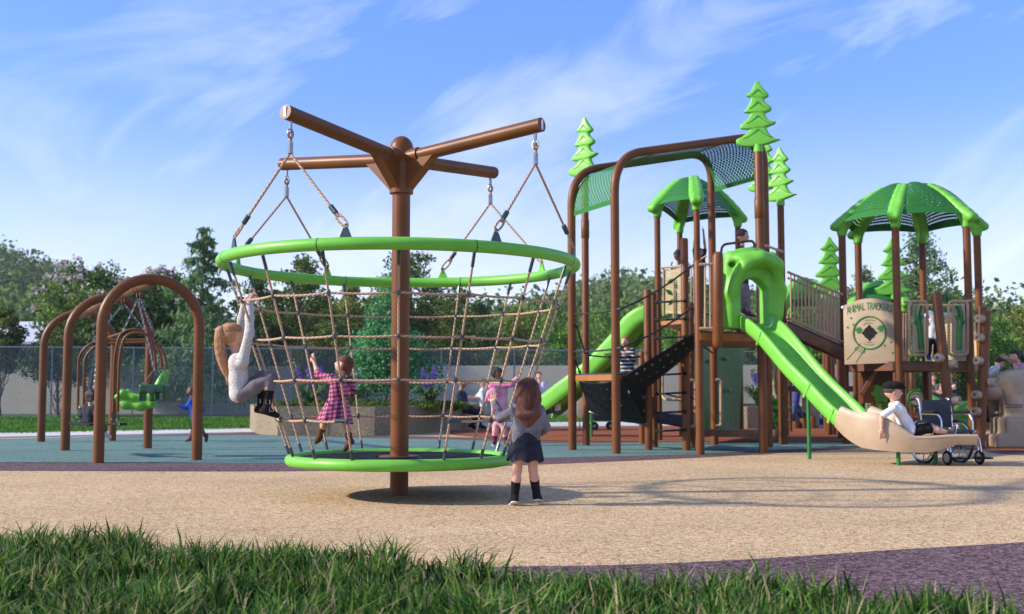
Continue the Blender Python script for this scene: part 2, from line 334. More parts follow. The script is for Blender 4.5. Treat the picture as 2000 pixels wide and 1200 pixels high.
    def ball(s, c, r, seg=14, sq=(1, 1, 1)):
        c = Vector(c); vs = []; rings = seg // 2
        for i in range(rings + 1):
            t = math.pi * i / rings
            for k in range(seg):
                an = 2 * math.pi * k / seg; vs.append(c + Vector((math.sin(t) * math.cos(an) * sq[0], math.sin(t) * math.sin(an) * sq[1], math.cos(t) * sq[2])) * r)
        return s._a(vs, [(i * seg + k, (i + 1) * seg + k, (i + 1) * seg + (k + 1) % seg, i * seg + (k + 1) % seg) for i in range(rings) for k in range(seg)])
    def prism(s, poly, h0, h1):
        """flat outline (list of Vectors) thickened between two offset vectors"""
        n = len(poly); h0 = Vector(h0); h1 = Vector(h1)
        vs = [Vector(p) + h0 for p in poly] + [Vector(p) + h1 for p in poly]
        return s._a(vs, [tuple(reversed(range(n))), tuple(range(n, 2 * n))] + [(i, (i + 1) % n, n + (i + 1) % n, n + i) for i in range(n)])
    def grid(s, fn, nu, nv, thick=0.0, skip=None):
        """surface fn(u,v) with thickness along its normal, UVs 0..1"""
        p = [[Vector(fn(i / nu, j / nv)) for j in range(nv + 1)] for i in range(nu + 1)]
        def nrm(i, j):
            a = p[min(i + 1, nu)][j] - p[max(i - 1, 0)][j]; b = p[i][min(j + 1, nv)] - p[i][max(j - 1, 0)]; c = a.cross(b)
            return c.normalized() if c.length > 1e-9 else Vector((0, 0, 1))
        W = nv + 1; vs = []; sides = (0,) if not thick else (thick / 2, -thick / 2)
        for t in sides:
            for i in range(nu + 1):
                for j in range(nv + 1): vs.append(p[i][j] + nrm(i, j) * t)
        N = (nu + 1) * W; fs = []; uvs = []
        cells = {(i, j) for i in range(nu) for j in range(nv) if not (skip and skip(i, j))}
        for (i, j) in cells:
            q = [i * W + j, (i + 1) * W + j, (i + 1) * W + j + 1, i * W + j + 1]; uq = [(i / nu, j / nv), ((i + 1) / nu, j / nv), ((i + 1) / nu, (j + 1) / nv), (i / nu, (j + 1) / nv)]
            fs.append(tuple(q)); uvs.append(uq)
            if thick:
                fs.append(tuple(N + k for k in reversed(q))); uvs.append(uq[::-1])
                for (di, dj, a, b) in ((0, -1, 0, 1), (1, 0, 1, 2), (0, 1, 2, 3), (-1, 0, 3, 0)):
                    if (i + di, j + dj) not in cells: fs.append((q[b], q[a], N + q[a], N + q[b])); uvs.append([uq[b], uq[a], uq[a], uq[b]])
        return s._a(vs, fs, uvs)
    def build(s, name, m, parent=None, smooth=35, origin=None):
        me = bpy.data.meshes.new(name); me.from_pydata(s.v, [], s.f)
        uvl = me.uv_layers.new(name="UVMap"); flat = [c for f in s.uv for uv in f for c in uv]
        if len(flat) == 2 * len(me.loops): uvl.data.foreach_set('uv', flat)
        me.materials.append(M[m] if isinstance(m, str) else m)
        bm = bmesh.new(); bm.from_mesh(me); bmesh.ops.recalc_face_normals(bm, faces=bm.faces); bm.to_mesh(me); bm.free()
        if smooth:
            me.polygons.foreach_set('use_smooth', [True] * len(me.polygons)); me.set_sharp_from_angle(angle=math.radians(smooth))
        return link_mesh(name, me, parent, origin)
def catmull(pts, n=8, closed=False):
    pts = [Vector(p) for p in pts]; N = len(pts); o = []
    for i in range(N if closed else N - 1):
        p1, p2 = pts[i], pts[(i + 1) % N]
        p0 = pts[(i - 1) % N] if (closed or i > 0) else p1 * 2 - p2; p3 = pts[(i + 2) % N] if (closed or i + 2 < N) else p2 * 2 - p1
        for k in range(n):
            t = k / n; o.append(0.5 * ((2 * p1) + (p2 - p0) * t + (2 * p0 - 5 * p1 + 4 * p2 - p3) * t * t + (3 * p1 - p0 - 3 * p2 + p3) * t ** 3))
    if not closed: o.append(pts[-1])
    return o
def fillet(pts, r, n=8):
    """polyline with rounded corners"""
    pts = [Vector(p) for p in pts]; o = [pts[0]]
    for i in range(1, len(pts) - 1):
        a = (pts[i - 1] - pts[i]); b = (pts[i + 1] - pts[i]); q = min(r, a.length * .49, b.length * .49); a = a.normalized() * q; b = b.normalized() * q
        for k in range(n + 1):
            t = k / n; o.append((pts[i] + a) * (1 - t) ** 2 + pts[i] * 2 * t * (1 - t) + (pts[i] + b) * t * t)
    o.append(pts[-1]); return o
def sheet(name, poly, z, m, kind='structure'):
    bm = bmesh.new(); f = bm.faces.new([bm.verts.new((p.x, p.y, z)) for p in poly]); bmesh.ops.triangulate(bm, faces=[f])
    me = bpy.data.meshes.new(name); bm.to_mesh(me); bm.free()
    if me.polygons[0].normal.z < 0: me.flip_normals()
    me.materials.append(M[m]); o = link_mesh(name, me, None, Vector((0, 0, 0))); o['kind'] = kind; return o
def outline_solid(name, pts2, org, ux, uy, depth, bevel, m, parent=None):
    """smooth outline in the plane (ux,uy), thickened with rounded edges"""
    p = np.array([(q[0], q[1]) for q in pts2]); n = len(p); area = 0.5 * np.sum(p[:, 0] * np.roll(p[:, 1], -1) - np.roll(p[:, 0], -1) * p[:, 1])
    if area < 0: p = p[::-1].copy()
    t = np.roll(p, -1, 0) - np.roll(p, 1, 0); t /= np.linalg.norm(t, axis=1)[:, None] + 1e-9; inn = np.stack([-t[:, 1], t[:, 0]], 1)
    ux = Vector(ux).normalized(); uy = Vector(uy).normalized(); uz = ux.cross(uy); org = Vector(org); rings = []
    for a in (-90, -60, -30, 0, 0.1, 30, 60, 90):
        r = math.radians(a); z = (depth / 2 - bevel) * (-1 if a <= 0 else 1) + bevel * math.sin(r); q = p + inn * bevel * (1 - math.cos(r)); rings.append([(org + ux * float(x) + uy * float(y) + uz * z) for x, y in q])
    bm = bmesh.new(); R = [[bm.verts.new(v) for v in r] for r in rings]
    for a, b_ in zip(R[:-1], R[1:]):
        for i in range(n): bm.faces.new([a[i], a[(i + 1) % n], b_[(i + 1) % n], b_[i]])
    caps = [bm.faces.new(R[0][::-1]), bm.faces.new(R[-1])]; bmesh.ops.triangulate(bm, faces=caps); bmesh.ops.recalc_face_normals(bm, faces=bm.faces)
    me = bpy.data.meshes.new(name); bm.to_mesh(me); bm.free(); me.materials.append(M[m]); me.polygons.foreach_set('use_smooth', [True] * len(me.polygons)); me.set_sharp_from_angle(angle=math.radians(50))
    return link_mesh(name, me, parent)
def text_solid(name, s, org, ux, uy, size, m, parent, depth=0.004, shear=0.0, xs=1.0):
    cu = bpy.data.curves.new(name, 'FONT'); cu.body = s; cu.size = size; cu.extrude = depth / 2; cu.align_x = 'CENTER'; cu.align_y = 'CENTER'; cu.shear = shear
    o = bpy.data.objects.new(name, cu); me = bpy.data.meshes.new_from_object(o); bpy.data.objects.remove(o); bpy.data.curves.remove(cu)
    ux = Vector(ux).normalized(); uy = Vector(uy).normalized(); uz = ux.cross(uy); ux = ux * xs
    me.transform(Matrix(((ux.x, uy.x, uz.x, org[0]), (ux.y, uy.y, uz.y, org[1]), (ux.z, uy.z, uz.z, org[2]), (0, 0, 0, 1))))
    me.materials.clear(); me.materials.append(M[m]); return me
# ---------------------------------------------------------------- smooth solids: distance field + surface nets
class SDF:
    def __init__(s): s.p = []
    def cap(s, a, b, ra, rb=None, k=0.02, lab=0): s.p.append(('c', Vector(a), Vector(b), ra, ra if rb is None else rb, k, lab, 0)); return s
    def chain(s, pts, rs, k=0.02, lab=0):
        for i in range(len(pts) - 1): s.cap(pts[i], pts[i + 1], rs[i], rs[i + 1], k, lab)
        return s
    def ell(s, c, r, ax=None, k=0.02, lab=0, sub=0): s.p.append(('e', Vector(c), ax or (Vector((1, 0, 0)), Vector((0, 1, 0)), Vector((0, 0, 1))), tuple(r), None, k, lab, sub)); return s
    def box(s, c, h, ax=None, rnd=0.01, k=0.02, lab=0, sub=0): s.p.append(('b', Vector(c), ax or (Vector((1, 0, 0)), Vector((0, 1, 0)), Vector((0, 0, 1))), tuple(h), rnd, k, lab, sub)); return s
    def subcap(s, a, b, ra, rb=None, k=0.01): s.p.append(('c', Vector(a), Vector(b), ra, ra if rb is None else rb, k, 0, 1)); return s
    def cut(s, pt, n): s.p.append(('h', Vector(pt), Vector(n).normalized(), 0, 0, 0, 0, 2)); return s
    def _bb(s, q):
        if q[0] == 'c':
            r = max(q[3], q[4]); return np.minimum(q[1], q[2]) - r, np.maximum(q[1], q[2]) + r
        R = max(q[3]) * (1.75 if q[0] == 'b' else 1.0) + (q[4] or 0) if q[0] == 'b' else max(q[3])
        return np.array(q[1]) - R, np.array(q[1]) + R
    def mesh(s, name, vox, mats, noise=None):
        bbs = [s._bb(q) for q in s.p if q[7] == 0]
        lo = np.min([b[0] for b in bbs], 0) - 3 * vox; hi = np.max([b[1] for b in bbs], 0) + 3 * vox
        dim = np.ceil((hi - lo) / vox).astype(int) + 1
        D = np.full(dim, 0.3, np.float32); LB = np.zeros(dim, np.int8); LD = np.full(dim, 9.0, np.float32)
        for q in s.p:
            if q[7] == 2:
                gx, gy, gz = [lo[a] + vox * np.arange(dim[a], dtype=np.float32) for a in range(3)]
                n = q[2]; h = (gx[:, None, None] - q[1].x) * n.x + (gy[None, :, None] - q[1].y) * n.y + (gz[None, None, :] - q[1].z) * n.z
                D = np.maximum(D, h.astype(np.float32)); continue
            b0, b1 = s._bb(q); mrg = q[5] + 3 * vox
            i0 = np.clip(np.floor((b0 - mrg - lo) / vox).astype(int), 0, dim); i1 = np.clip(np.ceil((b1 + mrg - lo) / vox).astype(int) + 1, 0, dim)
            if (i1 <= i0).any(): continue
            sl = tuple(slice(i0[a], i1[a]) for a in range(3))
            X, Y, Z = np.meshgrid(*[(lo[a] + vox * np.arange(i0[a], i1[a])).astype(np.float32) for a in range(3)], indexing='ij')
            if q[0] == 'c':
                a, b = q[1], q[2]; ab = b - a; l2 = max(ab.length_squared, 1e-12)
                t = np.clip(((X - a.x) * ab.x + (Y - a.y) * ab.y + (Z - a.z) * ab.z) / l2, 0, 1)
                d = np.sqrt((X - a.x - t * ab.x) ** 2 + (Y - a.y - t * ab.y) ** 2 + (Z - a.z - t * ab.z) ** 2) - (q[3] + t * (q[4] - q[3]))
            else:
                c = q[1]; ax = q[2]; loc = [(X - c.x) * e.x + (Y - c.y) * e.y + (Z - c.z) * e.z for e in ax]
                if q[0] == 'e':
                    k0 = np.sqrt(sum((l / r) ** 2 for l, r in zip(loc, q[3]))); k1 = np.sqrt(sum((l / (r * r)) ** 2 for l, r in zip(loc, q[3]))) + 1e-9
                    d = k0 * (k0 - 1) / k1
                else:
                    qd = [np.abs(l) - h for l, h in zip(loc, q[3])]
                    d = np.sqrt(sum(np.maximum(v, 0) ** 2 for v in qd)) + np.minimum(np.maximum(np.maximum(qd[0], qd[1]), qd[2]), 0) - q[4]
            cur = D[sl]; k = max(q[5], 1e-4)
            if q[7] == 1:
                nd = -d; h = np.maximum(k - np.abs(cur - nd), 0) / k; D[sl] = np.maximum(cur, nd) + h * h * k * 0.25
            else:
                h = np.maximum(k - np.abs(cur - d), 0) / k; D[sl] = np.minimum(cur, d) - h * h * k * 0.25
                up = d < LD[sl]; LD[sl][up] = d[up]; LB[sl][up] = q[6]
        if noise is not None: D += noise(lo, vox, dim)
        S = D < 0; cnt = np.zeros(dim - 1, np.int8)
        c8 = [(i, j, k) for i in (0, 1) for j in (0, 1) for k in (0, 1)]
        def sh(A, o): return A[o[0]:dim[0] - 1 + o[0], o[1]:dim[1] - 1 + o[1], o[2]:dim[2] - 1 + o[2]]
        for o in c8: cnt += sh(S, o)
        mx_ = (cnt > 0) & (cnt < 8); I = np.argwhere(mx_); nv = len(I)
        if nv == 0: return np.zeros((0, 3)), np.zeros((0, 4), int), np.zeros(0, int)
        idx = np.full(dim - 1, -1, np.int32); idx[mx_] = np.arange(nv)
        cv = {o: D[I[:, 0] + o[0], I[:, 1] + o[1], I[:, 2] + o[2]] for o in c8}
        acc = np.zeros((nv, 3)); num = np.zeros(nv)
        for o in c8:
            for a in range(3):
                if o[a]: continue
                o2 = list(o); o2[a] = 1; A, B = cv[o], cv[tuple(o2)]; x = (A < 0) != (B < 0); t = np.where(x, A / np.where(x, A - B, 1), 0)
                for c in range(3): acc[:, c] += np.where(x, o[c] + (t if c == a else 0), 0)
                num += x
        verts = lo + vox * (I + acc / num[:, None]); lab = LB[I[:, 0], I[:, 1], I[:, 2]]
        quads = []
        for a in range(3):
            b, c = (a + 1) % 3, (a + 2) % 3
            s0 = [slice(0, dim[0]), slice(0, dim[1]), slice(0, dim[2])]; s1 = list(s0); s0[a] = slice(0, dim[a] - 1); s1[a] = slice(1, dim[a])
            A, B = S[tuple(s0)], S[tuple(s1)]; E = np.argwhere(A != B)
            ok = (E[:, b] > 0) & (E[:, c] > 0) & (E[:, b] < dim[b] - 1) & (E[:, c] < dim[c] - 1); E = E[ok]
            sg = A[E[:, 0], E[:, 1], E[:, 2]]
            def cell(db, dc):
                e = E.copy(); e[:, b] -= db; e[:, c] -= dc; return idx[e[:, 0], e[:, 1], e[:, 2]]
            q = np.stack([cell(1, 1), cell(0, 1), cell(0, 0), cell(1, 0)], 1); q[~sg] = q[~sg][:, ::-1]; quads.append(q)
        return verts, np.concatenate(quads), lab
def sdf_build(name, parts, mats, parent=None, origin=None):
    """parts = [(SDF, voxel), ...] merged into one mesh object"""
    vs, fs, ls = [], [], []; n = 0
    for sd_, vox in parts:
        v, f, l = sd_.mesh(name, vox, mats); 
        if len(v) == 0: continue
        vs.append(v); fs.append(f + n); ls.append(l[f[:, 0]]); n += len(v)
    v = np.concatenate(vs); f = np.concatenate(fs); l = np.concatenate(ls); l = np.clip(l, 0, len(mats) - 1)
    me = np_mesh(name, v, f.ravel(), np.full(len(f), 4), True, [M[m] if isinstance(m, str) else m for m in mats], l)
    return link_mesh(name, me, parent, origin)
# ---------------------------------------------------------------- leaves, blades, trees
def rand_rot(n):
    q = rng.normal(size=(n, 4)); q /= np.linalg.norm(q, axis=1)[:, None]; a, b, c, d = q.T
    return np.stack([np.stack([1 - 2 * (c * c + d * d), 2 * (b * c - a * d), 2 * (b * d + a * c)], 1), np.stack([2 * (b * c + a * d), 1 - 2 * (b * b + d * d), 2 * (c * d - a * b)], 1)], 1)
def leaf_cloud(centers, size, aspect=0.55, droop=0.0):
    """one small folded leaf per centre: two triangles sharing the midrib"""
    c = np.asarray(centers); n = len(c); R = rand_rot(n); sz = size * rng.uniform(0.6, 1.3, n)[:, None]
    ax = R[:, 0].copy(); bx = R[:, 1].copy()
    if droop: ax[:, 2] -= droop; ax /= np.linalg.norm(ax, axis=1)[:, None]
    nz = np.cross(ax, bx) * 0.25
    v = np.stack([c - ax * sz * .5, c + bx * sz * aspect * .5 + nz * sz * .3, c + ax * sz * .5, c - bx * sz * aspect * .5 + nz * sz * .3], 1).reshape(-1, 3)
    return v, (np.arange(4 * n)).reshape(-1, 4)
def crown(blobs, n, size, aspect=0.6, droop=0.0, shell=0.55):
    """leaf centres gathered in clumps inside the given blobs (cx,cy,cz,rx,ry,rz)"""
    b = np.asarray(blobs, float); vol = b[:, 3] * b[:, 4] * b[:, 5]; pk = rng.choice(len(b), n, p=vol ** .75 / (vol ** .75).sum())
    d = rng.normal(size=(n, 3)); d /= np.linalg.norm(d, axis=1)[:, None]; r = rng.uniform(shell, 1.03, n) ** 0.8
    return leaf_cloud(b[pk, :3] + d * r[:, None] * b[pk, 3:6] * rng.normal(1, .07, n)[:, None], size, aspect, droop)
def limb_mesh(mb, a, b, r0, r1, seg=7, wob=0.08, n=4):
    a, b = Vector(a), Vector(b); l = (b - a).length; pts = []
    for i in range(n + 1):
        t = i / n; p = a.lerp(b, t)
        if 0 < i < n: p += Vector((random.uniform(-1, 1), random.uniform(-1, 1), random.uniform(-.4, .4))) * l * wob
        pts.append(p)
    mb.tube(pts, [r0 + (r1 - r0) * i / n for i in range(n + 1)], seg); return pts
LEAF_KIND = {
 'dark': foliage('dark broad leaves', [(0.026, 0.055, 0.014), (0.05, 0.09, 0.02), (0.1, 0.15, 0.03), (0.19, 0.22, 0.05)]),
 'olive': foliage('olive leaves', [(0.045, 0.075, 0.016), (0.1, 0.15, 0.028), (0.19, 0.235, 0.05), (0.3, 0.32, 0.08)]),
 'fresh': foliage('fresh leaves', [(0.04, 0.115, 0.02), (0.085, 0.2, 0.034), (0.16, 0.3, 0.05), (0.28, 0.42, 0.09)]),
 'cedar': foliage('cedar needles', [(0.045, 0.098, 0.045), (0.09, 0.18, 0.075), (0.165, 0.27, 0.105), (0.255, 0.345, 0.135)]),
 'minty': foliage('young glossy leaves', [(0.03, 0.14, 0.045), (0.06, 0.22, 0.075), (0.11, 0.32, 0.12), (0.2, 0.42, 0.19)], 0.45),
 'grey': foliage('grey green leaves', [(0.068, 0.105, 0.045), (0.135, 0.188, 0.075), (0.225, 0.27, 0.112), (0.33, 0.345, 0.165)]),
 'bush': foliage('flowering shrub leaves', [(0.028, 0.07, 0.017), (0.07, 0.14, 0.028), (0.14, 0.238, 0.042), (0.238, 0.308, 0.084)]),
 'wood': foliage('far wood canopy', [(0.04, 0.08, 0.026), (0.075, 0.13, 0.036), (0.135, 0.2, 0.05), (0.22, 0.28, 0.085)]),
 'woodgold': foliage('golden far wood canopy', [(0.075, 0.112, 0.03), (0.15, 0.195, 0.045), (0.255, 0.27, 0.075), (0.375, 0.36, 0.135)]),  # lighter, more golden leaf tones than the other far woods
 'blossom': foliage('pale blossom', [(0.34, 0.26, 0.28), (0.45, 0.37, 0.38), (0.52, 0.47, 0.44)], 0.7, 0.3),
}
def leaf_obj(name, vf, kind, parent):
    v, f = vf; me = np_mesh(name, v, f.ravel(), np.full(len(f), 4), False, [LEAF_KIND[kind] if isinstance(kind, str) else kind])
    return link_mesh(name, me, parent)
def tree(name, label, px, top, half, Y, kind, base=0.0, n=7000, leaf=0.22, blobs=13, low=0.25, shape='round', group='trees beyond the fence', gaps=0.85, trunk_r=None):
    tp = P(px, top, Y); x = tp.x; h = tp.z - base; rad = half * Y / FPX
    t = thing(name, label, 'tree', (x, Y, base), group)
    mb = MB(); tr = trunk_r or max(0.05, h * 0.022)
    pts = limb_mesh(mb, (x, Y, base - .1), (x + random.uniform(-.1, .1) * rad, Y, base + h * .8), tr, tr * .25, 8, .02, 6); bl = []
    for i in range(blobs):
        f = (i + .5) / blobs; zz = base + h * (low + (1 - low) * f * .93); an = i * 2.4 + random.uniform(-.5, .5)
        if shape == 'round': wdt = math.sin(math.pi * min(1, .18 + .74 * f)) ** .7
        elif shape == 'cone': wdt = (1 - f) ** .8 + .06
        else: wdt = math.sin(math.pi * min(1, .25 + .68 * f)) ** .5
        rr = rad * wdt * random.uniform(.35, .85); c = Vector((x + math.cos(an) * rr, Y + math.sin(an) * rr, zz))
        s = rad * wdt * (random.uniform(.26, .44) if shape == 'cone' else random.uniform(.36, .60)) + rad * .06; bl.append((c.x, c.y, min(c.z, tp.z - s * .62), s, s, s * random.uniform(.55, .85)))
        q = pts[min(len(pts) - 1, int(f * 6))]; limb_mesh(mb, q, c, tr * .35 * (1.1 - f * .7), tr * .08, 5)
    bl.append((x, Y, tp.z - rad * .22 * (1.5 if shape != 'cone' else 1.2), rad * .22, rad * .22, rad * .3))
    mb.build('trunk', 'bark', t); leaf_obj('crown', crown(bl, int(n * (1.7 if Y > 40 else 1)), leaf * (.74 if Y > 40 else 1), shell=1 - gaps), kind, t); return t, bl
def blades(roots, hgt, wid, lean, droop=0.35):
    """bent grass blades, a quad and a tip triangle each"""
    r = np.asarray(roots); n = len(r); an = rng.uniform(0, 2 * np.pi, n); d = np.stack([np.cos(an), np.sin(an), np.zeros(n)], 1); s_ = np.stack([-np.sin(an), np.cos(an), np.zeros(n)], 1)
    yaw = rng.uniform(0, 2 * np.pi, n); s_ = np.stack([np.cos(yaw), np.sin(yaw), np.zeros(n)], 1)
    h = hgt * rng.uniform(.55, 1.25, n)[:, None] if np.isscalar(hgt) else hgt[:, None]; wd = wid * rng.uniform(.6, 1.3, n)[:, None]; ln = lean * rng.uniform(.1, 1.2, n)[:, None]
    up = np.array([0, 0, 1.0]); mid = r + up * h * .58 + d * h * ln * .4; tip = r + up * h * (1 - droop * ln * .6) + d * h * ln * 1.05
    v = np.stack([r - s_ * wd * .5, r + s_ * wd * .5, mid + s_ * wd * .42, mid - s_ * wd * .42, tip], 1).reshape(-1, 3)
    b = np.arange(n) * 5; f4 = np.stack([b, b + 1, b + 2, b + 3], 1); f3 = np.stack([b + 3, b + 2, b + 4], 1)
    fl = np.concatenate([f4.ravel(), f3.ravel()]); lt = np.concatenate([np.full(n, 4), np.full(n, 3)]); return v, fl, lt
# ---------------------------------------------------------------- ground, paths, rubber surfacing
def gpts(l, z=0.0): return [G(x, y, z) for x, y in l]
def smooth_g(l, n=6): return catmull(gpts(l), n)
gm = MB()
def terr(u, v):
    x = -420 + 840 * u; y = -20 + 620 * v ** 1.6
    far = min(1, max(0, (y - 60) / 120)); z = -0.03
    z += far * (2.5 * math.sin(x * .013 + 1) + 2.0 * math.sin(y * .017))
    # wooded ridges: a high one far left, a broad one behind the tower, a lower one to the right
    z += 29 * math.exp(-((x + 118) / 42) ** 2) * math.exp(-((y - 245) / 80) ** 2)
    z += 13 * math.exp(-((x - 20) / 30) ** 2) * math.exp(-((y - 265) / 80) ** 2)
    z += 16 * math.exp(-((x - 90) / 75) ** 2) * math.exp(-((y - 275) / 70) ** 2)
    return Vector((x, y, z))
gm.grid(terr, 120, 110); gm.build('terrain', 'terrain', None, 180, Vector((0, 0, 0)))['kind'] = 'structure'
back = [(2600, 830), (2000, 833), (1700, 829), (1400, 831), (1110, 832), (900, 836), (505, 842), (0, 852), (-700, 866)]
lawnpoly = [V((-60, 18, 0)), V((60, 18, 0)), V((60, 62, 0)), V((-60, 62, 0))]
sheet('lawn', lawnpoly, -0.018, 'turf')
sheet('front_verge', [V((-14, 1.0, 0)), V((14, 1.0, 0)), V((14, 12, 0)), V((-14, 12, 0))], -0.018, 'turf')
tan_front = smooth_g([(-700, 1045), (-200, 1068), (0, 1085), (300, 1098), (600, 1118), (1000, 1165), (1400, 1182), (1700, 1205), (2000, 1240), (2400, 1290), (3200, 1400)])
sheet('play_surface_tan', tan_front + gpts(back), 0.0, 'tan_rubber')
sheet('surface_band_purple_front', smooth_g([(500, 1125), (800, 1114), (1000, 1108), (1200, 1105), (1400, 1097), (1600, 1085), (1800, 1072), (2000, 1060), (2300, 1035), (2800, 1000)]) + gpts([(3200, 1400), (2400, 1289), (2000, 1239), (1700, 1204), (1400, 1181), (1000, 1164), (600, 1128), (500, 1130)]), 0.004, 'purple_rubber')
sheet('surface_band_purple', smooth_g([(-800, 916), (-300, 920), (0, 920), (300, 921), (560, 921), (800, 917), (1050, 908), (1350, 895), (1550, 884), (1690, 875), (1800, 872), (1900, 880), (2000, 890), (2300, 900)]) + smooth_g([(2300, 872), (2000, 866), (1700, 862), (1300, 860), (1080, 861), (960, 856), (700, 850), (500, 846.5), (0, 858), (-800, 872)]), 0.004, 'purple_rubber')
sheet('surface_teal', smooth_g([(-800, 900), (-200, 904), (0, 904), (300, 905), (560, 905.5), (800, 902), (1050, 896), (1350, 888.5), (1550, 879), (1660, 872.5), (1760, 868.5)]) + smooth_g([(1740, 865.5), (1400, 864.5), (1080, 867), (960, 862), (700, 856), (500, 851), (300, 853), (0, 858), (-800, 872)]), 0.008, 'teal_rubber')
sheet('surface_rust', smooth_g([(880, 850), (960, 856), (1080, 862), (1400, 864), (1700, 865), (1850, 867), (1960, 882), (2200, 886)]) + smooth_g([(2200, 866), (2000, 860), (1890, 848), (1700, 831), (1400, 833), (1110, 835), (960, 837), (880, 842)]), 0.012, 'rust_rubber')
def kerb(name, near, far):
    a = smooth_g(near); b = smooth_g(far); mb = MB(); poly = a + b[::-1]; mb.prism([V((p.x, p.y, 0)) for p in poly], (0, 0, -.05), (0, 0, .03)); mb.build(name, 'concrete', None, 20)['kind'] = 'structure'
kerb('concrete_path', [(-700, 875), (-200, 862), (0, 856), (300, 850), (530, 845.5)], [(-700, 860), (-200, 853), (0, 848), (300, 842), (530, 838)])
kerb('concrete_path', [(860, 835), (1110, 834), (1400, 833)], [(860, 828), (1110, 826.5), (1400, 825.5)])
kerb('concrete_path', [(1700, 830), (1940, 837), (2100, 841)], [(1700, 823), (1940, 828), (2100, 831)])
# lawn grass: short blades, denser where it shows
roots = []
for (x0, x1, y0, y1, k) in ((-26, -2, 25.5, 46, 70000), (-3, 26, 33.5, 48, 26000)):
    yy = y0 + (y1 - y0) * rng.random(k) ** 1.4; xx = rng.uniform(x0, x1, k)
    roots.append(np.stack([xx, yy, np.full(k, -.02)], 1))
roots = np.concatenate(roots)
pyl = 768 + FPX / roots[:, 1]; pxl = 1000 + FPX * roots[:, 0] / roots[:, 1]
keep = np.where(pxl < 540, pyl < 849.5 - pxl * .020, pyl < 826.5); roots = roots[keep]
lawn_m = foliage('lawn blades', [(0.025, 0.085, 0.011), (0.045, 0.14, 0.016), (0.08, 0.20, 0.026), (0.13, 0.24, 0.045)], 0.6, 0.3, .5)
v, fl, lt = blades(roots, 0.10, 0.03, 0.8); tag(link_mesh('lawn_grass', np_mesh('lawn_grass', v, fl, lt, False, [lawn_m]), None, (0, 40, 0)), 'short sunlit lawn grass behind the playground path', 'grass', kind='stuff')
# foreground grass: long blades in tufts, some dry tips
N = 85000; tx = rng.uniform(-4.2, 4.2, 1500); ty = rng.uniform(3.9, 8.4, 1500); pk = rng.integers(0, 1500, N)
rx = tx[pk] + rng.normal(0, .055, N); ry = ty[pk] + rng.normal(0, .055, N)
epx = np.array([-300, 0, 300, 600, 1000, 1400, 1700, 2000, 2400]); epy = np.array([1040, 1060, 1072, 1088, 1130, 1150, 1172, 1208, 1255])
edge = np.interp(1000 + FPX * rx / ry, epx, epy) + 5; wob = 16 * np.sin(rx * 3.1) + 9 * np.sin(rx * 7.7 + 1)
keep = (768 + FPX / ry) > edge + wob * .5; rx, ry, pk = rx[keep], ry[keep], pk[keep]
hh = (0.09 + 0.155 * rng.random(1500) ** 1.3)[pk] * rng.uniform(.5, 1.2, len(rx))
v, fl, lt = blades(np.stack([rx, ry, np.full(len(rx), -.02)], 1), hh, 0.0145, 0.75)
fg = foliage('long grass blades', [(0.013, 0.038, 0.008), (0.024, 0.072, 0.011), (0.042, 0.115, 0.016), (0.075, 0.17, 0.026), (0.16, 0.24, 0.05), (0.33, 0.25, 0.16)], 0.5, 0.42, 2.6)
tag(link_mesh('verge_grass', np_mesh('verge_grass', v, fl, lt, False, [fg]), None, (0, 6, 0)), 'long green grass with dry tips along the front edge', 'grass', kind='stuff')
# ---------------------------------------------------------------- far woods on the ridges
def wood(name, label, xr, yr, n, size, kind, hgt):
    k = 900; cx = rng.uniform(*xr, k); cy = rng.uniform(*yr, k); bl = []
    for a, b in zip(cx, cy):
        f = (b + 20) / 620; z = terr((a + 420) / 840, f ** (1 / 1.6)).z; s = random.uniform(2.0, 4.2) * (.75 if hgt > 6 else 1)
        bl.append((a, b, z + hgt * random.uniform(.5, 1.0), s, s, s * random.uniform(.9, 1.5)))
    o = leaf_obj(name, crown(bl, n, size, .7, shell=.5), kind, None); return tag(o, label, 'wood', kind='stuff')
wood('wooded_ridge', 'dark hazy wood on the far left hill', (-150, -62), (165, 300), 60000, 1.0, 'wood', 5)
wood('wooded_ridge', 'green wood on the hill behind the tall brown arches', (-20, 62), (170, 300), 60000, 1.0, 'wood', 5)
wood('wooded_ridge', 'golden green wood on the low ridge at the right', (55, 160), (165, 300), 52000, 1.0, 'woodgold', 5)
wood('tree_belt', 'continuous far tree belt behind the separate trees', (-75, 70), (88, 125), 42000, .62, 'wood', 6.4)
# ---------------------------------------------------------------- wall and fence
def wall_seg(name, label, a, b, h0, h1, m='wall'):
    a = V(a); b = V(b); n = (b - a).normalized().cross(V((0, 0, 1))) * .12; mb = MB()
    mb._a([a - n, b - n, b + n, a + n, a - n + V((0, 0, h0)), b - n + V((0, 0, h1)), b + n + V((0, 0, h1)), a + n + V((0, 0, h0))], [(0, 1, 2, 3), (4, 5, 6, 7), (0, 1, 5, 4), (1, 2, 6, 5), (2, 3, 7, 6), (3, 0, 4, 7)])
    for k in range(1, int((b - a).length / 4)):
        q = a.lerp(b, k * 4 / (b - a).length) - n * 1.05; mb.bar(q, q + V((0, 0, h0 - .05)), .05, .02)
    return tag(mb.build(name, m, None, 20), label, 'wall')
wall_seg('concrete_wall', 'long weathered grey concrete wall behind the fence', (-42, 57, 0), (18, 50.2, 0), 2.25, 2.25)
wall_seg('concrete_wall', 'pale low concrete wall behind the towers at the right', (18.6, 53, 0), (40, 50, 0), 1.0, 1.0)
fa, fb = V((-30, 42.5, 0)), V((12.5, 49.5, 0)); fl_ = (fb - fa).length; fd = (fb - fa) / fl_
fence = thing('chain_link_fence', 'grey chain link fence with thin posts behind the lawn', 'fence', fa)
mb = MB(); FH = 2.78
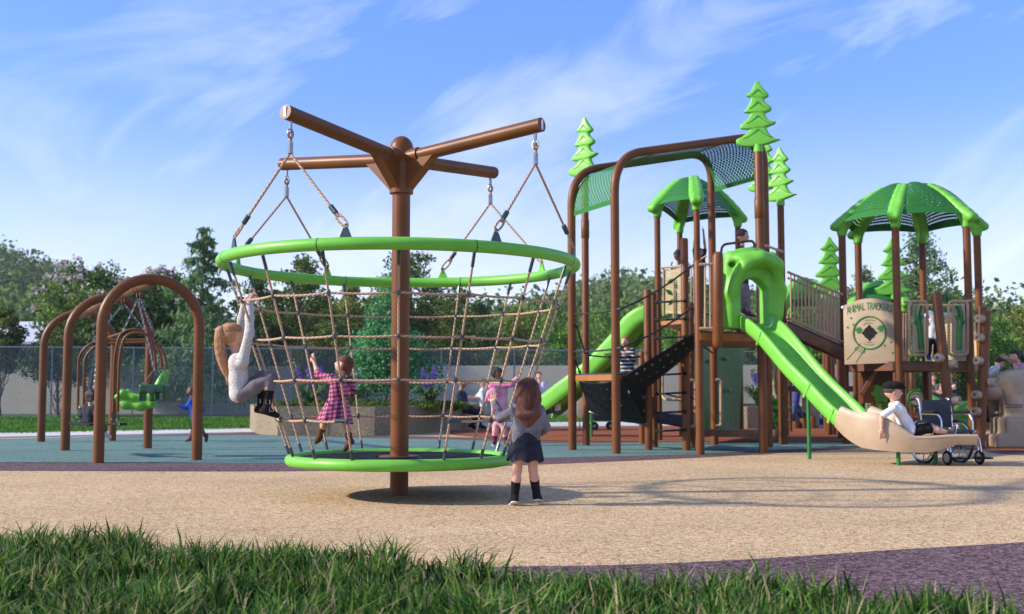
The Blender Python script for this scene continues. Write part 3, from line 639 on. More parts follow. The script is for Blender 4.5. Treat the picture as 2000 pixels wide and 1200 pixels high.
mb.tube([fa + V((0, 0, FH)), fb + V((0, 0, FH))], .033, 6); mb.tube([fa + V((0, 0, .12)), fb + V((0, 0, .12))], .015, 5); mb.build('top_rail', 'fence_steel', fence)
k = 0
while k * 3.05 < fl_:
    q = fa + fd * (k * 3.05); mb = MB(); mb.tube([q, q + V((0, 0, FH + .04))], .034, 8); mb.build('post', 'fence_steel', fence); k += 1
mb = MB(); pitch = .135; sl = FH - .14; k = 0
nrm = fd.cross(V((0, 0, 1)))
while k * pitch < fl_ - sl:
    q = fa + fd * (k * pitch)
    for (p0, p1) in ((q + V((0, 0, .12)), q + fd * sl + V((0, 0, FH - .02))), (q + fd * sl + V((0, 0, .12)), q + V((0, 0, FH - .02)))):
        mb.tube([p0, p1], .0075, 3, caps=False)
    k += 1
mb.build('wire_mesh', 'fence_steel', fence, 0)['kind'] = 'stuff'
# ---------------------------------------------------------------- houses beyond
def house(label, px0, px1, ytop, yeave, Y, m):
    a = P(px0, yeave, Y); b = P(px1, yeave, Y); r = P((px0 + px1) / 2, ytop, Y); t = thing('house', label, 'house', ((a.x + b.x) / 2, Y, 0))
    mb = MB(); mb.box(((a.x + b.x) / 2, Y + 3, a.z / 2), (b.x - a.x - .4, 6, a.z)); mb.build('wall', 'wall', t)
    mb = MB(); 
    for s in (0, 1):
        y0, y1 = (Y - .5, Y + 3) if s == 0 else (Y + 6.5, Y + 3); mb._a([V((a.x, y0, a.z)), V((b.x, y0, a.z)), V((b.x - 1, y1, r.z)), V((a.x + 1, y1, r.z)), V((a.x, y0, a.z - .15)), V((b.x, y0, a.z - .15)), V((b.x - 1, y1, r.z - .15)), V((a.x + 1, y1, r.z - .15))], [(0, 1, 2, 3), (4, 7, 6, 5), (0, 4, 5, 1), (1, 5, 6, 2), (2, 6, 7, 3), (3, 7, 4, 0)])
    mb.build('roof', m, t, 20)
    mb = MB(); mb.box(((a.x * .6 + b.x * .4), Y + .02, a.z * .55), (1.4, .1, 1.2)); mb.build('window', 'navy', t)
house('low house with a pale roof among the trees at far left', -60, 90, 622, 668, 64, 'roof_pale')
# pale blue shade canopy beyond the fence
c0 = P(925, 720, 60); sp_ = thing('shade_canopy', 'pale blue peaked canvas shade canopy beyond the fence', 'canopy', (c0.x, 60, 0))
mb = MB(); e0 = P(865, 752, 60); hw = c0.x - e0.x; ez = e0.z
mb._a([c0] + [V((c0.x + sx * hw, 60 + sy * hw, ez)) for sx, sy in ((-1, -1), (1, -1), (1, 1), (-1, 1))] + [c0 - V((0, 0, .05))] + [V((c0.x + sx * hw, 60 + sy * hw, ez - .12)) for sx, sy in ((-1, -1), (1, -1), (1, 1), (-1, 1))], [(0, 1, 2), (0, 2, 3), (0, 3, 4), (0, 4, 1), (5, 7, 6), (5, 8, 7), (5, 9, 8), (5, 6, 9), (1, 6, 7, 2), (2, 7, 8, 3), (3, 8, 9, 4), (4, 9, 6, 1)]); mb.build('canvas', 'awning_blue', sp_, 10)
for sx, sy in ((-1, -1), (1, -1), (1, 1), (-1, 1)):
    mb = MB(); mb.tube([V((c0.x + sx * hw * .95, 60 + sy * hw * .95, 0)), V((c0.x + sx * hw * .95, 60 + sy * hw * .95, ez))], .06, 8); mb.build('post', 'white', sp_)
# ---------------------------------------------------------------- trees beyond the fence
GT = 'trees beyond the fence'
def flowering(label, px, top, half, Y, n=8000):
    t, bl = tree('flowering_tree', label, px, top, half, Y, 'bush', n=n, leaf=.27, blobs=18, low=.36, shape='round')
    b = np.asarray(bl); k = 130; pk = rng.integers(0, len(b), k); d = rng.normal(size=(k, 3)); d[:, 1] = -np.abs(d[:, 1]); d[:, 2] = np.abs(d[:, 2]) * 1.3; d /= np.linalg.norm(d, axis=1)[:, None]
    c = np.repeat(b[pk, :3] + d * b[pk, 3:6] * 1.0, 7, 0) + rng.normal(0, .09, (k * 7, 3)); leaf_obj('blossom', leaf_cloud(c, .17, .8), 'blossom', t)
flowering('round dark shrub tree dotted with pale blossom, left of the swing arches', 185, 512, 108, 53)
flowering('round shrub tree with pale blossom seen over the middle swing arch', 318, 520, 78, 55)
def cedar(label, px, top, half, Y, n=30):
    tp = P(px, top, Y); x = tp.x; h = tp.z; rad = half * Y / FPX; t = thing('cedar_tree', label, 'tree', (x, Y, 0), GT)
    mb = MB(); limb_mesh(mb, (x, Y, -.1), (x, Y, h * .98), h * .02, .02, 8, .01, 6); cs = []
    for i in range(n):
        f = (i + .3) / n; z0 = h * (.14 + .83 * f); an = i * 2.399 + random.uniform(-.3, .3); ln = rad * (1.02 - f) ** .75 * random.uniform(.65, 1.1) + .25
        ln *= .45 if .52 < f < .66 else 1; e = V((x + math.cos(an) * ln, Y + math.sin(an) * ln, z0 - ln * .18)); m_ = V((x, Y, z0)).lerp(e, .55) + V((0, 0, ln * .12)); mb.tube([V((x, Y, z0)), m_, e], [h * .006, h * .004, .01], 5)
        k = int(60 + 260 * ln / rad); s = rng.random(k) ** .7
        for q in s:
            p = V((x, Y, z0)).lerp(m_, q * 2) if q < .5 else m_.lerp(e, q * 2 - 1); sw = .16 * ln * (.4 + q); cs.append((p.x + random.gauss(0, sw), p.y + random.gauss(0, sw), p.z - abs(random.gauss(0, .20 + .05 * ln))))
    for i in range(160): cs.append((x + random.gauss(0, .14), Y + random.gauss(0, .14), h - random.random() ** 1.3 * h * .12))
    mb.build('trunk', 'bark', t); leaf_obj('crown', leaf_cloud(cs, .34, .30, .8), 'cedar', t)
cedar('tall drooping cedar rising behind the right leg of the front swing arch', 398, 447, 122, 51)
tree('broadleaf_tree', 'dark broadleaf tree seen through the left of the green ring', 590, 490, 78, 60, 'dark', n=9000, leaf=.24, blobs=20, low=.12)
tree('broadleaf_tree', 'tall dark broadleaf tree behind the spinner mast', 796, 478, 92, 62, 'dark', n=10000, leaf=.24, blobs=22, low=.12)
tree('broadleaf_tree', 'olive tree between the two dark trees under the green ring', 692, 545, 66, 57, 'olive', n=7000, leaf=.22, blobs=16, low=.1)
tree('broadleaf_tree', 'dark rounded tree right of the cedar', 508, 530, 62, 56, 'dark', n=7000, leaf=.22, blobs=16, low=.1)
tree('broadleaf_tree', 'low dark tree right of the spinner mast', 905, 556, 78, 60, 'dark', n=7000, leaf=.22, blobs=16, low=.1)
tree('broadleaf_tree', 'olive shrubby tree low behind the rope net', 640, 596, 60, 52, 'olive', n=5000, leaf=.2, blobs=14, low=.15)
tree('broadleaf_tree', 'small dark tree near the left edge', 6, 596, 46, 50, 'dark', n=5000, leaf=.2, blobs=14, low=.42)
tree('broadleaf_tree', 'bushy dark tree in front of the pale roof', 118, 640, 66, 50, 'dark', n=5000, leaf=.2, blobs=14, low=.42)
tree('broadleaf_tree', 'leafy green tree low behind the left swing arches', 225, 610, 90, 57, 'fresh', n=6000, leaf=.22, blobs=16, low=.1)
tree('broadleaf_tree', 'yellow green tree behind the right side of the net', 1010, 592, 66, 66, 'olive', n=6000, leaf=.24, blobs=15, low=.1)
tree('broadleaf_tree', 'fresh green tree between the spinner and the brown arches', 1088, 588, 62, 72, 'fresh', n=6000, leaf=.24, blobs=15, low=.1)
tree('broadleaf_tree', 'fresh green tree behind the low net platform', 1180, 596, 76, 76, 'fresh', n=6000, leaf=.25, blobs=16, low=.08)
tree('broadleaf_tree', 'tree behind the rear green slide', 1262, 606, 62, 70, 'olive', n=5500, leaf=.24, blobs=15, low=.08)
tree('broadleaf_tree', 'tree behind the rope rung ladder', 1345, 612, 70, 64, 'fresh', n=5500, leaf=.24, blobs=15, low=.08)
tree('broadleaf_tree', 'tree showing behind the green climbing wall', 1440, 600, 66, 62, 'olive', n=5500, leaf=.24, blobs=15, low=.08)
tree('broadleaf_tree', 'pale green tree behind the sloping bridge rail', 1572, 545, 76, 62, 'fresh', n=7000, leaf=.24, blobs=16, low=.08)
tree('broadleaf_tree', 'grey green tree left of the hexagonal roof posts', 1690, 515, 72, 66, 'grey', n=7000, leaf=.25, blobs=18, low=.08)
tree('conifer_tree', 'tall grey green conifer behind the hexagonal roof', 1796, 440, 150, 56, 'cedar', n=15000, leaf=.24, blobs=36, low=.10, shape='cone')
tree('broadleaf_tree', 'bright green shrub tree at the right edge', 1925, 612, 70, 50, 'fresh', n=6000, leaf=.2, blobs=15, low=.06)
tree('broadleaf_tree', 'shaded green tree cut by the right edge', 2010, 590, 76, 54, 'olive', n=6000, leaf=.22, blobs=15, low=.06)
tree('broadleaf_tree', 'dark green tree behind the log climber', 1858, 600, 62, 48, 'dark', n=6000, leaf=.2, blobs=15, low=.06)
tree('broadleaf_tree', 'fresh green tree low beneath the hexagonal tower', 1740, 640, 70, 46, 'fresh', n=5000, leaf=.2, blobs=14, low=.06)
# ---------------------------------------------------------------- planters
def planter(label, pts, h, wt=.22):
    t = thing('planter', label, 'planter', pts[0]); n = len(pts); c = sum((V(p) for p in pts), V()) / n; inner = [V(p) + (c - V(p)).normalized() * wt * 1.3 for p in pts]; mb = MB()
    vs = [V(p) for p in pts] + [V(p) + V((0, 0, h)) for p in pts] + [p + V((0, 0, h)) for p in inner] + [p + V((0, 0, h - .12)) for p in inner]; fs = []
    for a in range(3):
        for i in range(n): j = (i + 1) % n; fs.append((a * n + i, a * n + j, (a + 1) * n + j, (a + 1) * n + i))
    mb._a(vs, fs); mb.build('planter_wall', 'aggregate', t, 25)
    mb = MB(); mb._a([p + V((0, 0, h - .10)) for p in inner], [tuple(range(n))]); mb.build('soil', 'soil', t); return t, inner
pl = catmull([G(507, 849), G(640, 851), G(780, 850), G(915, 837), G(915, 827), G(780, 820), G(600, 821), G(500, 832)], 3, True)
t1, in1 = planter('long low aggregate planter behind the spinner', [V((p.x, p.y, 0)) for p in pl], .68)
pl2 = catmull([G(1392, 836), G(1500, 838), G(1600, 833), G(1590, 822), G(1480, 821), G(1385, 825)], 3, True)
t2, in2 = planter('pale aggregate planter behind the climbing wall', [V((p.x, p.y, 0)) for p in pl2], .62)
strap_m = foliage('strap leaves', [(0.02, 0.06, 0.02), (0.04, 0.10, 0.03), (0.08, 0.15, 0.05), (0.16, 0.22, 0.10)], .4, .15)
purple_m = foliage('purple flower spikes', [(0.10, 0.05, 0.30), (0.16, 0.09, 0.42), (0.22, 0.15, 0.48)], .6, .2)
hedge_m = foliage('hedge leaves', [(0.03, 0.06, 0.008), (0.06, 0.10, 0.012), (0.11, 0.15, 0.02)], .6, .2)
def flower_clump(label, px, Y, z, spikes=9, hgt=.85):
    c = P(px, 768, Y); c.z = z; t = thing('flowering_plant', label, 'plant', c, 'strap leaved plants in the planters'); n = 90; an = rng.uniform(0, 2 * np.pi, n); vs = []; fl2 = []; lt2 = []
    for i in range(n):
        d = V((math.cos(an[i]), math.sin(an[i]), 0)); s_ = V((-d.y, d.x, 0)); ln = random.uniform(.45, 1.0) * hgt; b = len(vs); w_ = .022
        for k, (q, zf) in enumerate(((0, 0), (.22, .5), (.5, .72), (.8, .55))): p = c + d * ln * q + V((0, 0, ln * zf)); ww = w_ * (1, 1.2, .9, .1)[k]; vs += [p - s_ * ww, p + s_ * ww]
        for k in range(3): fl2 += [b + 2 * k, b + 2 * k + 1, b + 2 * k + 3, b + 2 * k + 2]; lt2.append(4)
    link_mesh('leaves', np_mesh('leaves', [tuple(v) for v in vs], fl2, lt2, False, [strap_m]), t)
    for i in range(spikes):
        d = V((random.uniform(-.3, .3), random.uniform(-.3, .3), 1)).normalized(); tip = c + d * hgt * random.uniform(1.0, 1.35); mb = MB(); mb.tube([c, tip], [.008, .004], 4); st = mb.build('flower_stem', strap_m, t)
        k = 70; cs = [tuple(tip - d * random.uniform(0, .36) + V((random.gauss(0, .022), random.gauss(0, .022), 0))) for _ in range(k)]; leaf_obj('flower_spike', leaf_cloud(cs, .05, .8), purple_m, st)
flower_clump('strap leaved plant with purple spikes right of the spinner mast', 840, 28.6, .6)
flower_clump('strap leaved plant with purple spikes behind the plaid dress girl', 606, 28.8, .6, 8)
flower_clump('strap leaved plant at the middle of the long planter', 690, 29.5, .6, 5)
flower_clump('strap leaved plant with purple spikes under the front slide', 1478, 36, .55, 9, 1.0)
flower_clump('strap leaved plant with purple spikes right of the climbing wall', 1545, 37, .55, 7, 1.0)
def hedge(label, pts, z, h, n):
    bl = [(p[0], p[1], z + h * .4, random.uniform(.28, .45), random.uniform(.28, .4), h * .5) for p in pts]; t = thing('low_hedge', label, 'hedge', (pts[0][0], pts[0][1], z)); leaf_obj('leaves', crown(bl, n, .07, .6, shell=.4), hedge_m, t)
    for p in pts: mb = MB(); limb_mesh(mb, (p[0], p[1], z - .1), (p[0] + .05, p[1], z + h * .5), .012, .006, 4); mb.build('stem', 'bark', t)
hedge('low clipped green hedge in the long planter', [(P(x, 768, 28.7).x, 28.7 + random.uniform(-.4, .8), 0) for x in range(530, 900, 13)], .58, .26, 9000)
st, _ = tree('young_tree', 'slender young tree with glossy leaves in the long planter', 755, 530, 112, 30.2, 'minty', base=.55, n=9500, leaf=.10, blobs=46, low=.16, shape='cone', group=None, trunk_r=.035)
tree('young_tree', 'pale leafy young tree between the posts under the front slide', 1515, 640, 40, 38, 'grey', base=.5, n=5000, leaf=.12, blobs=14, low=.15, group=None, trunk_r=.03)
# ---------------------------------------------------------------- the net spinner
SX, SY = P(780, 900, 11.28).x, 11.28
def SP(r, deg, z): return V((SX + r * math.cos(math.radians(deg)), SY + r * math.sin(math.radians(deg)), z))
sp = thing('net_spinner', 'brown mast spinner with rope net between a big green ring and a round black deck', 'spinner', (SX, SY, 0))
mb = MB(); mb.lathe((SX, SY, -.05), [(.090, 0), (.090, 3.1)], 32); mb.build('mast', 'brown', sp)
mb = MB(); prof = [(.119, 2.99), (.119, 3.42)] + [(.119 * math.cos(t), 3.44 + .135 * math.sin(t)) for t in [i * math.pi / 2 / 8 for i in range(9)]]
mb.lathe((SX, SY, 0), [(.092, 2.985)] + prof, 32); head_ = mb.build('mast_head', 'brown', sp, 50)
mb = MB(); mb.lathe((SX, SY, 0), [(.088, .375), (.20, .375), (.20, .385), (.088, .385)], 32); mb.build('collar', 'brown', sp)
ARM = [-33.5, 57, 146.5, 237.5]; ends = []
for a in ARM:
    p0 = SP(.09, a, 3.345); p1 = SP(1.66, a, 3.475); d = (p1 - p0).normalized(); mb = MB(); mb.cyl(p0, p1, .067, seg=24); arm = mb.build('arm', 'brown', sp)
    mb = MB(); mb.cyl(p0, p0 + d * .14, .082, seg=24); mb.build('sleeve', 'brown', arm)
    sd_ = V((-math.sin(math.radians(a)), math.cos(math.radians(a)), 0)); mb = MB()
    for o in (-.052, .052):
        q = sd_ * o; mb.prism([SP(.10, a, 3.32) + q, SP(.42, a, 3.325) + q, SP(.11, a, 3.03) + q], sd_ * -.004, sd_ * .004)
    mb.prism([SP(.42, a, 3.335) - sd_ * .052, SP(.42, a, 3.335) + sd_ * .052, SP(.11, a, 3.03) + sd_ * .052, SP(.11, a, 3.03) - sd_ * .052], (0, 0, -.004), (0, 0, .004))
    mb.build('gusset', 'brown', arm, 20)
    mb = MB(); mb.box(p1 + d * .003, (.008, .028, .09), d, sd_); mb.build('end_plate', 'white', arm)
    ends.append((a, p1 - d * .07 - V((0, 0, .067)), arm))
RT, ZT, RB, ZB = 1.735, 2.262, 1.055, .352
mb = MB(); mb.tube([SP(RT, i * 4, ZT) for i in range(90)], .056, 16, closed=True); ring = mb.build('top_ring', 'lime', sp, 60)
for a in (12, 57, 102, 147, 192, 237, 282, 327):
    mb = MB(); mb.tube([SP(RT, a + 15 - .13, ZT), SP(RT, a + 15 + .13, ZT)], .0575, 16); mb.build('ring_joint', 'steel_dark', ring)
mb = MB(); mb.tube([SP(RB, i * 5, ZB) for i in range(72)], .055, 16, closed=True); mb.build('bottom_ring', 'lime', sp, 60)
M['deck'] = mat('ribbed rubber deck', (0.016, 0.017, 0.024), 0.6, var=0.4, vscale=30, bump=0.9, bscale=14, stretch=(1, 6, 1))
mb = MB(); mb.lathe((SX, SY, 0), [(.09, .36), (RB - .03, .37), (RB - .03, .335), (.09, .325)], 64, closed_prof=True); mb.build('deck', 'deck', sp, 40)
mb = MB()
for k in range(-16, 17):
    x = k * .06; l = math.sqrt(max(0, (RB - .06) ** 2 - x * x))
    for (l0, l1) in ((-l, l),) if abs(x) > .2 else ((-l, -.22), (.22, l)):
        mb.bar((SX + l0, SY + x, .371), (SX + l1, SY + x, .371), .018, .01)
mb.build('deck_tread', 'deck', sp, 20)['kind'] = 'stuff'
# rope harness
for (a, e, arm) in ends:
    mb = MB(); mb.tube([e + V((0, 0, .02)), e - V((0, 0, .07))], .016, 8); c = e - V((0, 0, .11)); fd2 = V((math.cos(math.radians(a)), math.sin(math.radians(a)), 0)); sd2 = V((-fd2.y, fd2.x, 0))
    mb.tube([c + fd2 * .034 * math.cos(t) + V((0, 0, .042 * math.sin(t))) for t in [i * math.pi / 6 for i in range(12)]], .008, 6, closed=True)
    mb.tube([e - V((0, 0, .19)), e - V((0, 0, .29))], .026, 10); mb.build('shackle', 'steel', arm)
    mb = MB(); lp = [c + sd2 * .026 * math.sin(t) - V((0, 0, .045 + .06 * (1 - math.cos(t)) / 2 - .06)) for t in [i * math.pi / 6 for i in range(12)]]; mb.tube(lp, .012, 8, closed=True); mb.tube([c - V((0, 0, .03)), c - V((0, 0, .1))], .016, 8); mb.build('rope_loop', 'rope', arm)
    top = e - V((0, 0, .285))
    for off in (-22.5, 22.5):
        an = a + off; lug = SP(RT, an, ZT + .05); out_ = V((math.cos(math.radians(an)), math.sin(math.radians(an)), 0)); tg = V((-out_.y, out_.x, 0))
        mb = MB(); mb.prism([lug - tg * .055, lug + tg * .055, lug + tg * .02 + V((0, 0, .085)), lug - tg * .02 + V((0, 0, .085))], out_ * -.008, out_ * .008); mb.build('lug', 'lime' if math.sin(math.radians(an)) > 0 else 'steel_dark', ring, 20)
        eye = lug + V((0, 0, .10)); d = (top - eye).normalized()
        mb = MB(); mb.tube([top, eye + d * .12], .0118, 8); rp = mb.build('hanger_rope', 'rope', sp)
        x, y, z = frame(d, out_); mb = MB(); mb.tube([eye + d * (.075 - .085 * math.cos(t)) + tg * .034 * math.sin(t) for t in [i * math.pi / 8 for i in range(16)]], .0108, 8, closed=True); mb.build('rope_eye', 'rope', rp)
        mb = MB(); mb.tube([eye + d * .165, eye + d * .255], .024, 10); mb.tube([lug + V((0, 0, .05)), lug + V((0, 0, .12))], .011, 8); mb.build('ferrule', 'steel_dark', rp)
# rope net
ROW = [(1.862, 'r1'), (1.495, 'r2'), (1.118, 'r3'), (.752, 'r4')]
def rz(z): return RB + (RT - .02 - RB) * (z - ZB) / (ZT - ZB)
for k in range(16):
    an = 5 + 22.5 * k; front = abs((an - 275 + 180) % 360 - 180) < 5; z_low = ROW[2][0] if front else ZB + .04
    a0 = SP(rz(ZT - .05), an, ZT - .05); a1 = SP(rz(z_low), an, z_low)
    mb = MB(); n = 10; mb.tube([a0.lerp(a1, i / n) for i in range(n + 1)], .0108, 8); st_ = mb.build('net_rope', 'rope', sp)
    d = (a1 - a0).normalized(); mb = MB(); mb.tube([a0, a0 + d * .13], .0155, 8); mb.build('rope_ferrule', 'steel_dark', st_)
    if not front: mb = MB(); mb.tube([a1 - d * .10, a1], .0155, 8); mb.build('rope_ferrule', 'steel_dark', st_)
    for (z, _) in ROW:
        if z < z_low - .01: continue
        q = SP(rz(z), an, z); mb = MB(); mb.ball(q, .022, 10, (1, 1, .95)); mb.lathe(q - V((0, 0, .028)), [(.0155, 0), (.0155, .056)], 10); mb.build('rope_clamp', 'steel_dark', st_)
for (z, nm) in ROW:
    r = rz(z); pts = []
    rng_ = range(16) if nm != 'r4' else None
    if nm == 'r4':      # opening at the front
        angs = [297.5 + 22.5 * k for k in range(15)]
    else: angs = [5 + 22.5 * k for k in range(17)]
    pts = []
    for i in range(len(angs) - 1):
        A, B = SP(r, angs[i], z), SP(r, angs[i + 1], z)
        for q in range(4): t = q / 4; pts.append(A.lerp(B, t) - V((0, 0, .012 * math.sin(math.pi * t))))
    if nm == 'r4': pts.append(SP(r, angs[-1], z)); mb = MB(); mb.tube(pts, .0108, 8)
    else: mb = MB(); mb.tube(pts, .0108, 8, closed=True)
    o = mb.build('net_hoop_rope', 'rope', sp)
    if nm == 'r4':
        for a in (angs[0], angs[-1]):
            q = SP(r, a, z); tg = V((-math.sin(math.radians(a)), math.cos(math.radians(a)), 0)) * (1 if a == angs[0] else -1); mb = MB(); mb.tube([q, q + tg * .11], .018, 8); mb.build('rope_end', 'steel_dark', o)
# ---------------------------------------------------------------- swing frame with three arches
sw = thing('swing_frame', 'brown swing frame of three tall round arches on the teal surface', 'swing frame', G(288, 902))
def arch(name, pl, pr, ytop, parent):
    a, b = G(*pl), G(*pr); mid = (a + b) / 2; ztop = P((pl[0] + pr[0]) / 2, ytop, mid.y).z - .07; hw = (b - a).length / 2; d = (b - a).normalized(); pts = [a - V((0, 0, .05)), a + V((0, 0, ztop - hw))]
    pts += [mid - d * hw * math.cos(t) + V((0, 0, ztop - hw + hw * math.sin(t))) for t in [i * math.pi / 18 for i in range(1, 18)]] + [b + V((0, 0, ztop - hw)), b - V((0, 0, .05))]
    mb = MB(); mb.tube(pts, .078, 20); o = mb.build(name, 'brown', parent, 60); return o, mid + V((0, 0, ztop))
arcs = []
for pl, pr, yt in (((192, 905), (384, 900), 536), ((127, 881), (288, 877), 574), ((80, 864), (219, 862), 606)):
    arcs.append(arch('arch', pl, pr, yt, sw))
for i in range(2):
    a, b = arcs[i][1], arcs[i + 1][1]; d = (b - a).normalized(); mb = MB(); mb.cyl(a - V((0, 0, .04)), b - V((0, 0, .04)), .075, seg=20); bm_ = mb.build('top_beam', 'brown', sw)
    for t in (.25, .32, .62, .69):
        q = a.lerp(b, t) - V((0, 0, .11)); mb = MB(); s2 = V((-d.y, d.x, 0)); mb.prism([q - d * .07 + V((0, 0, .05)), q + d * .07 + V((0, 0, .05)), q - V((0, 0, .11))], s2 * -.012, s2 * .012); mb.tube([a.lerp(b, t) - V((0, 0, .04)) - d * .012, a.lerp(b, t) - V((0, 0, .04)) + d * .012], .083, 16); mb.build('hanger', 'brown', bm_, 20)
def chain(a, b, parent):
    a, b = V(a), V(b); n = max(4, int((b - a).length / .055)); d = (b - a).normalized(); x, y, z = frame(d); mb = MB()
    for i in range(n):
        q = a.lerp(b, (i + .5) / n); s_ = x if i % 2 else y; l = (b - a).length / n * .66
        mb.tube([q - d * l + s_ * .003, q - d * l * .5 + s_ * .014, q + d * l * .5 + s_ * .014, q + d * l - s_ * .003, q + d * l * .5 - s_ * .014, q - d * l * .5 - s_ * .014], .0045, 4, closed=True)
    return mb.build('chain', 'steel', parent)
# inclusive swing hung in the near bay: hoops, plank seat, high backed seat
B0, B1 = arcs[0][1], arcs[1][1]
hs = thing('hooped_swing', 'swing on brown hoops with a black plank seat and a green high backed seat', 'swing', P(235, 830, 17.9))
M['hoop'] = M['brown']
def hoop(pts, depth, r=.021, name='hoop'):
    w_ = fillet([P(x, y, depth + (p[0] if p else 0)) for (x, y, *p) in pts], .30, 8); mb = MB(); mb.tube(w_, r, 10); return mb.build(name, 'hoop', hs, 60)
h1 = hoop([(152, 802), (154, 690), (185, 665), (300, 664), (322, 690), (326, 722)], 18.9); h2 = hoop([(163, 802), (165, 696), (190, 672), (300, 668), (314, 690), (316, 722)], 18.5)
h3 = hoop([(221, 806), (224, 690), (236, 644), (292, 644), (303, 690), (304, 722)], 17.7); h4 = hoop([(230, 806), (233, 696), (244, 650), (290, 650), (297, 690), (299, 716)], 17.45)
mb = MB()
for (x, y, d0, d1) in ((178, 672, 18.9, 18.5), (296, 666, 18.9, 17.7), (242, 650, 17.7, 17.45), (296, 650, 17.7, 17.45)): mb.tube([P(x, y, d0), P(x, y, d1)], .017, 8)
mb.tube([P(240, 650, 17.6), P(186, 668, 18.7)], .019, 8); mb.build('hoop_bar', 'hoop', hs)
for (x, y, dp) in ((153, 804, 18.9), (163, 804, 18.5), (221, 808, 17.7), (231, 808, 17.45)):
    q = P(x, y, dp); mb = MB()
    for k in range(6): mb.tube([q + V((.017 * math.cos(t), .017 * math.sin(t), -k * .018)) for t in [i * math.pi / 5 for i in range(10)]], .004, 4, closed=True)
    mb.tube([q + V((.03 * math.cos(t), 0, -.13 + .05 * math.sin(t))) for t in [i * math.pi / 6 for i in range(12)]], .006, 6, closed=True); mb.build('spring_ring', 'steel_dark', hs)
mb = MB(); mb.bar(P(143, 828, 18.7), P(241, 829, 17.5), .13, .035, bev=.012); mb.bar(P(150, 826, 18.4), P(190, 830, 17.6), .25, .03, bev=.01); mb.build('plank_seat', 'black', hs)
for (t, x, y, dp) in ((.25, 298, 646, 17.6), (.32, 240, 648, 17.6), (.62, 296, 664, 18.8), (.69, 180, 668, 18.8)):
    chain(B0.lerp(B1, t) - V((0, 0, .22)), P(x, y, dp), hs)
s = SDF(); d_ = 17.9
def Q(x, y, o=0): return P(x, y, d_ + o)
tl = V((.42, 0, .9)).normalized(); AX = (V((0, 1, 0)), V((.9, 0, -.42)).normalized(), tl)
s.ell(Q(311, 757), (.21, .062, .30), AX, k=.05); s.ell(Q(304, 764), (.15, .05, .22), AX, k=.02, sub=1)
for o in (-.20, .20): s.chain([Q(297, 790, o), Q(305, 764, o), Q(318, 735, o * .75)], [.055, .05, .04], .05)
for o in (-.15, 0, .15): s.chain([Q(228, 782, o), Q(246, 790, o), Q(276, 792, o), Q(298, 780, o)], [.045, .065, .07, .07], .09)
for o in (-.2, .2): s.chain([Q(227, 776, o), Q(240, 768, o), Q(262, 776, o), Q(290, 776, o)], [.035, .05, .045, .05], .05)
s.ell(Q(250, 767), (.07, .06, .05), k=.06)
sdf_build('high_backed_seat', [(s, .02)], ['lime'], hs)
mb = MB()
for x in (301, 306, 322):
    q = P(x, 722, 17.7)
    for k in range(6): mb.tube([q + V((.016 * math.cos(t), .016 * math.sin(t), .06 - k * .02)) for t in [i * math.pi / 5 for i in range(10)]], .004, 4, closed=True)
mb.build('seat_spring', 'steel_dark', hs)
bs = thing('bucket_swing', 'dark green toddler bucket swing seat hanging beside the lime high backed seat', 'swing', P(302, 790, 17.2))
s = SDF(); q = P(302, 774, 17.2); s.box(q + V((0, 0, .05)), (.165, .13, .10), rnd=.03, k=.03); s.box(q + V((0, 0, .10)), (.13, .095, .12), rnd=.03, k=.02, sub=1); s.box(q + V((-.1, 0, -.03)), (.035, .3, .05), rnd=.03, k=.02, sub=1); s.box(q + V((.1, 0, -.03)), (.035, .3, .05), rnd=.03, k=.02, sub=1)
sdf_build('bucket', [(s, .012)], ['forest_deep'], bs)
mb = MB(); mb.box(q + V((0, -.168, .08)), (.11, .012, .08), bev=.005); mb.build('buckle_plate', 'steel_dark', bs)
for (sx, sy) in ((-1, -1), (1, -1), (-1, 1), (1, 1)):
    mb = MB(); mb.tube([q + V((sx * .15, sy * .12, .16)), P(302 + sx * 3, 724, 17.2 + sy * .1)], .006, 6); mb.build('hanger_strap', 'steel_dark', bs)
chain(P(302, 724, 17.2), B0.lerp(B1, .30) - V((0, 0, .22)), bs)
# second bay: chains to a plain belt seat hidden behind the first
B2 = arcs[2][1]; bt = thing('belt_swing', 'chain hung belt swing in the far bay of the arch frame', 'swing', P(168, 800, 21.3))
for (x, y, t) in ((166, 800, .25), (180, 800, .32)): chain(B1.lerp(B2, t) - V((0, 0, .22)), P(x, y, 21.3 + (t - .25) * 6), bt)
mb = MB(); mb.grid(lambda u, v: P(166, 800, 21.3).lerp(P(180, 800, 21.72), u) + V((-.09 + .18 * v, 0, -.16 * math.sin(math.pi * u))), 10, 3, .012); mb.build('belt_seat', 'black', bt)
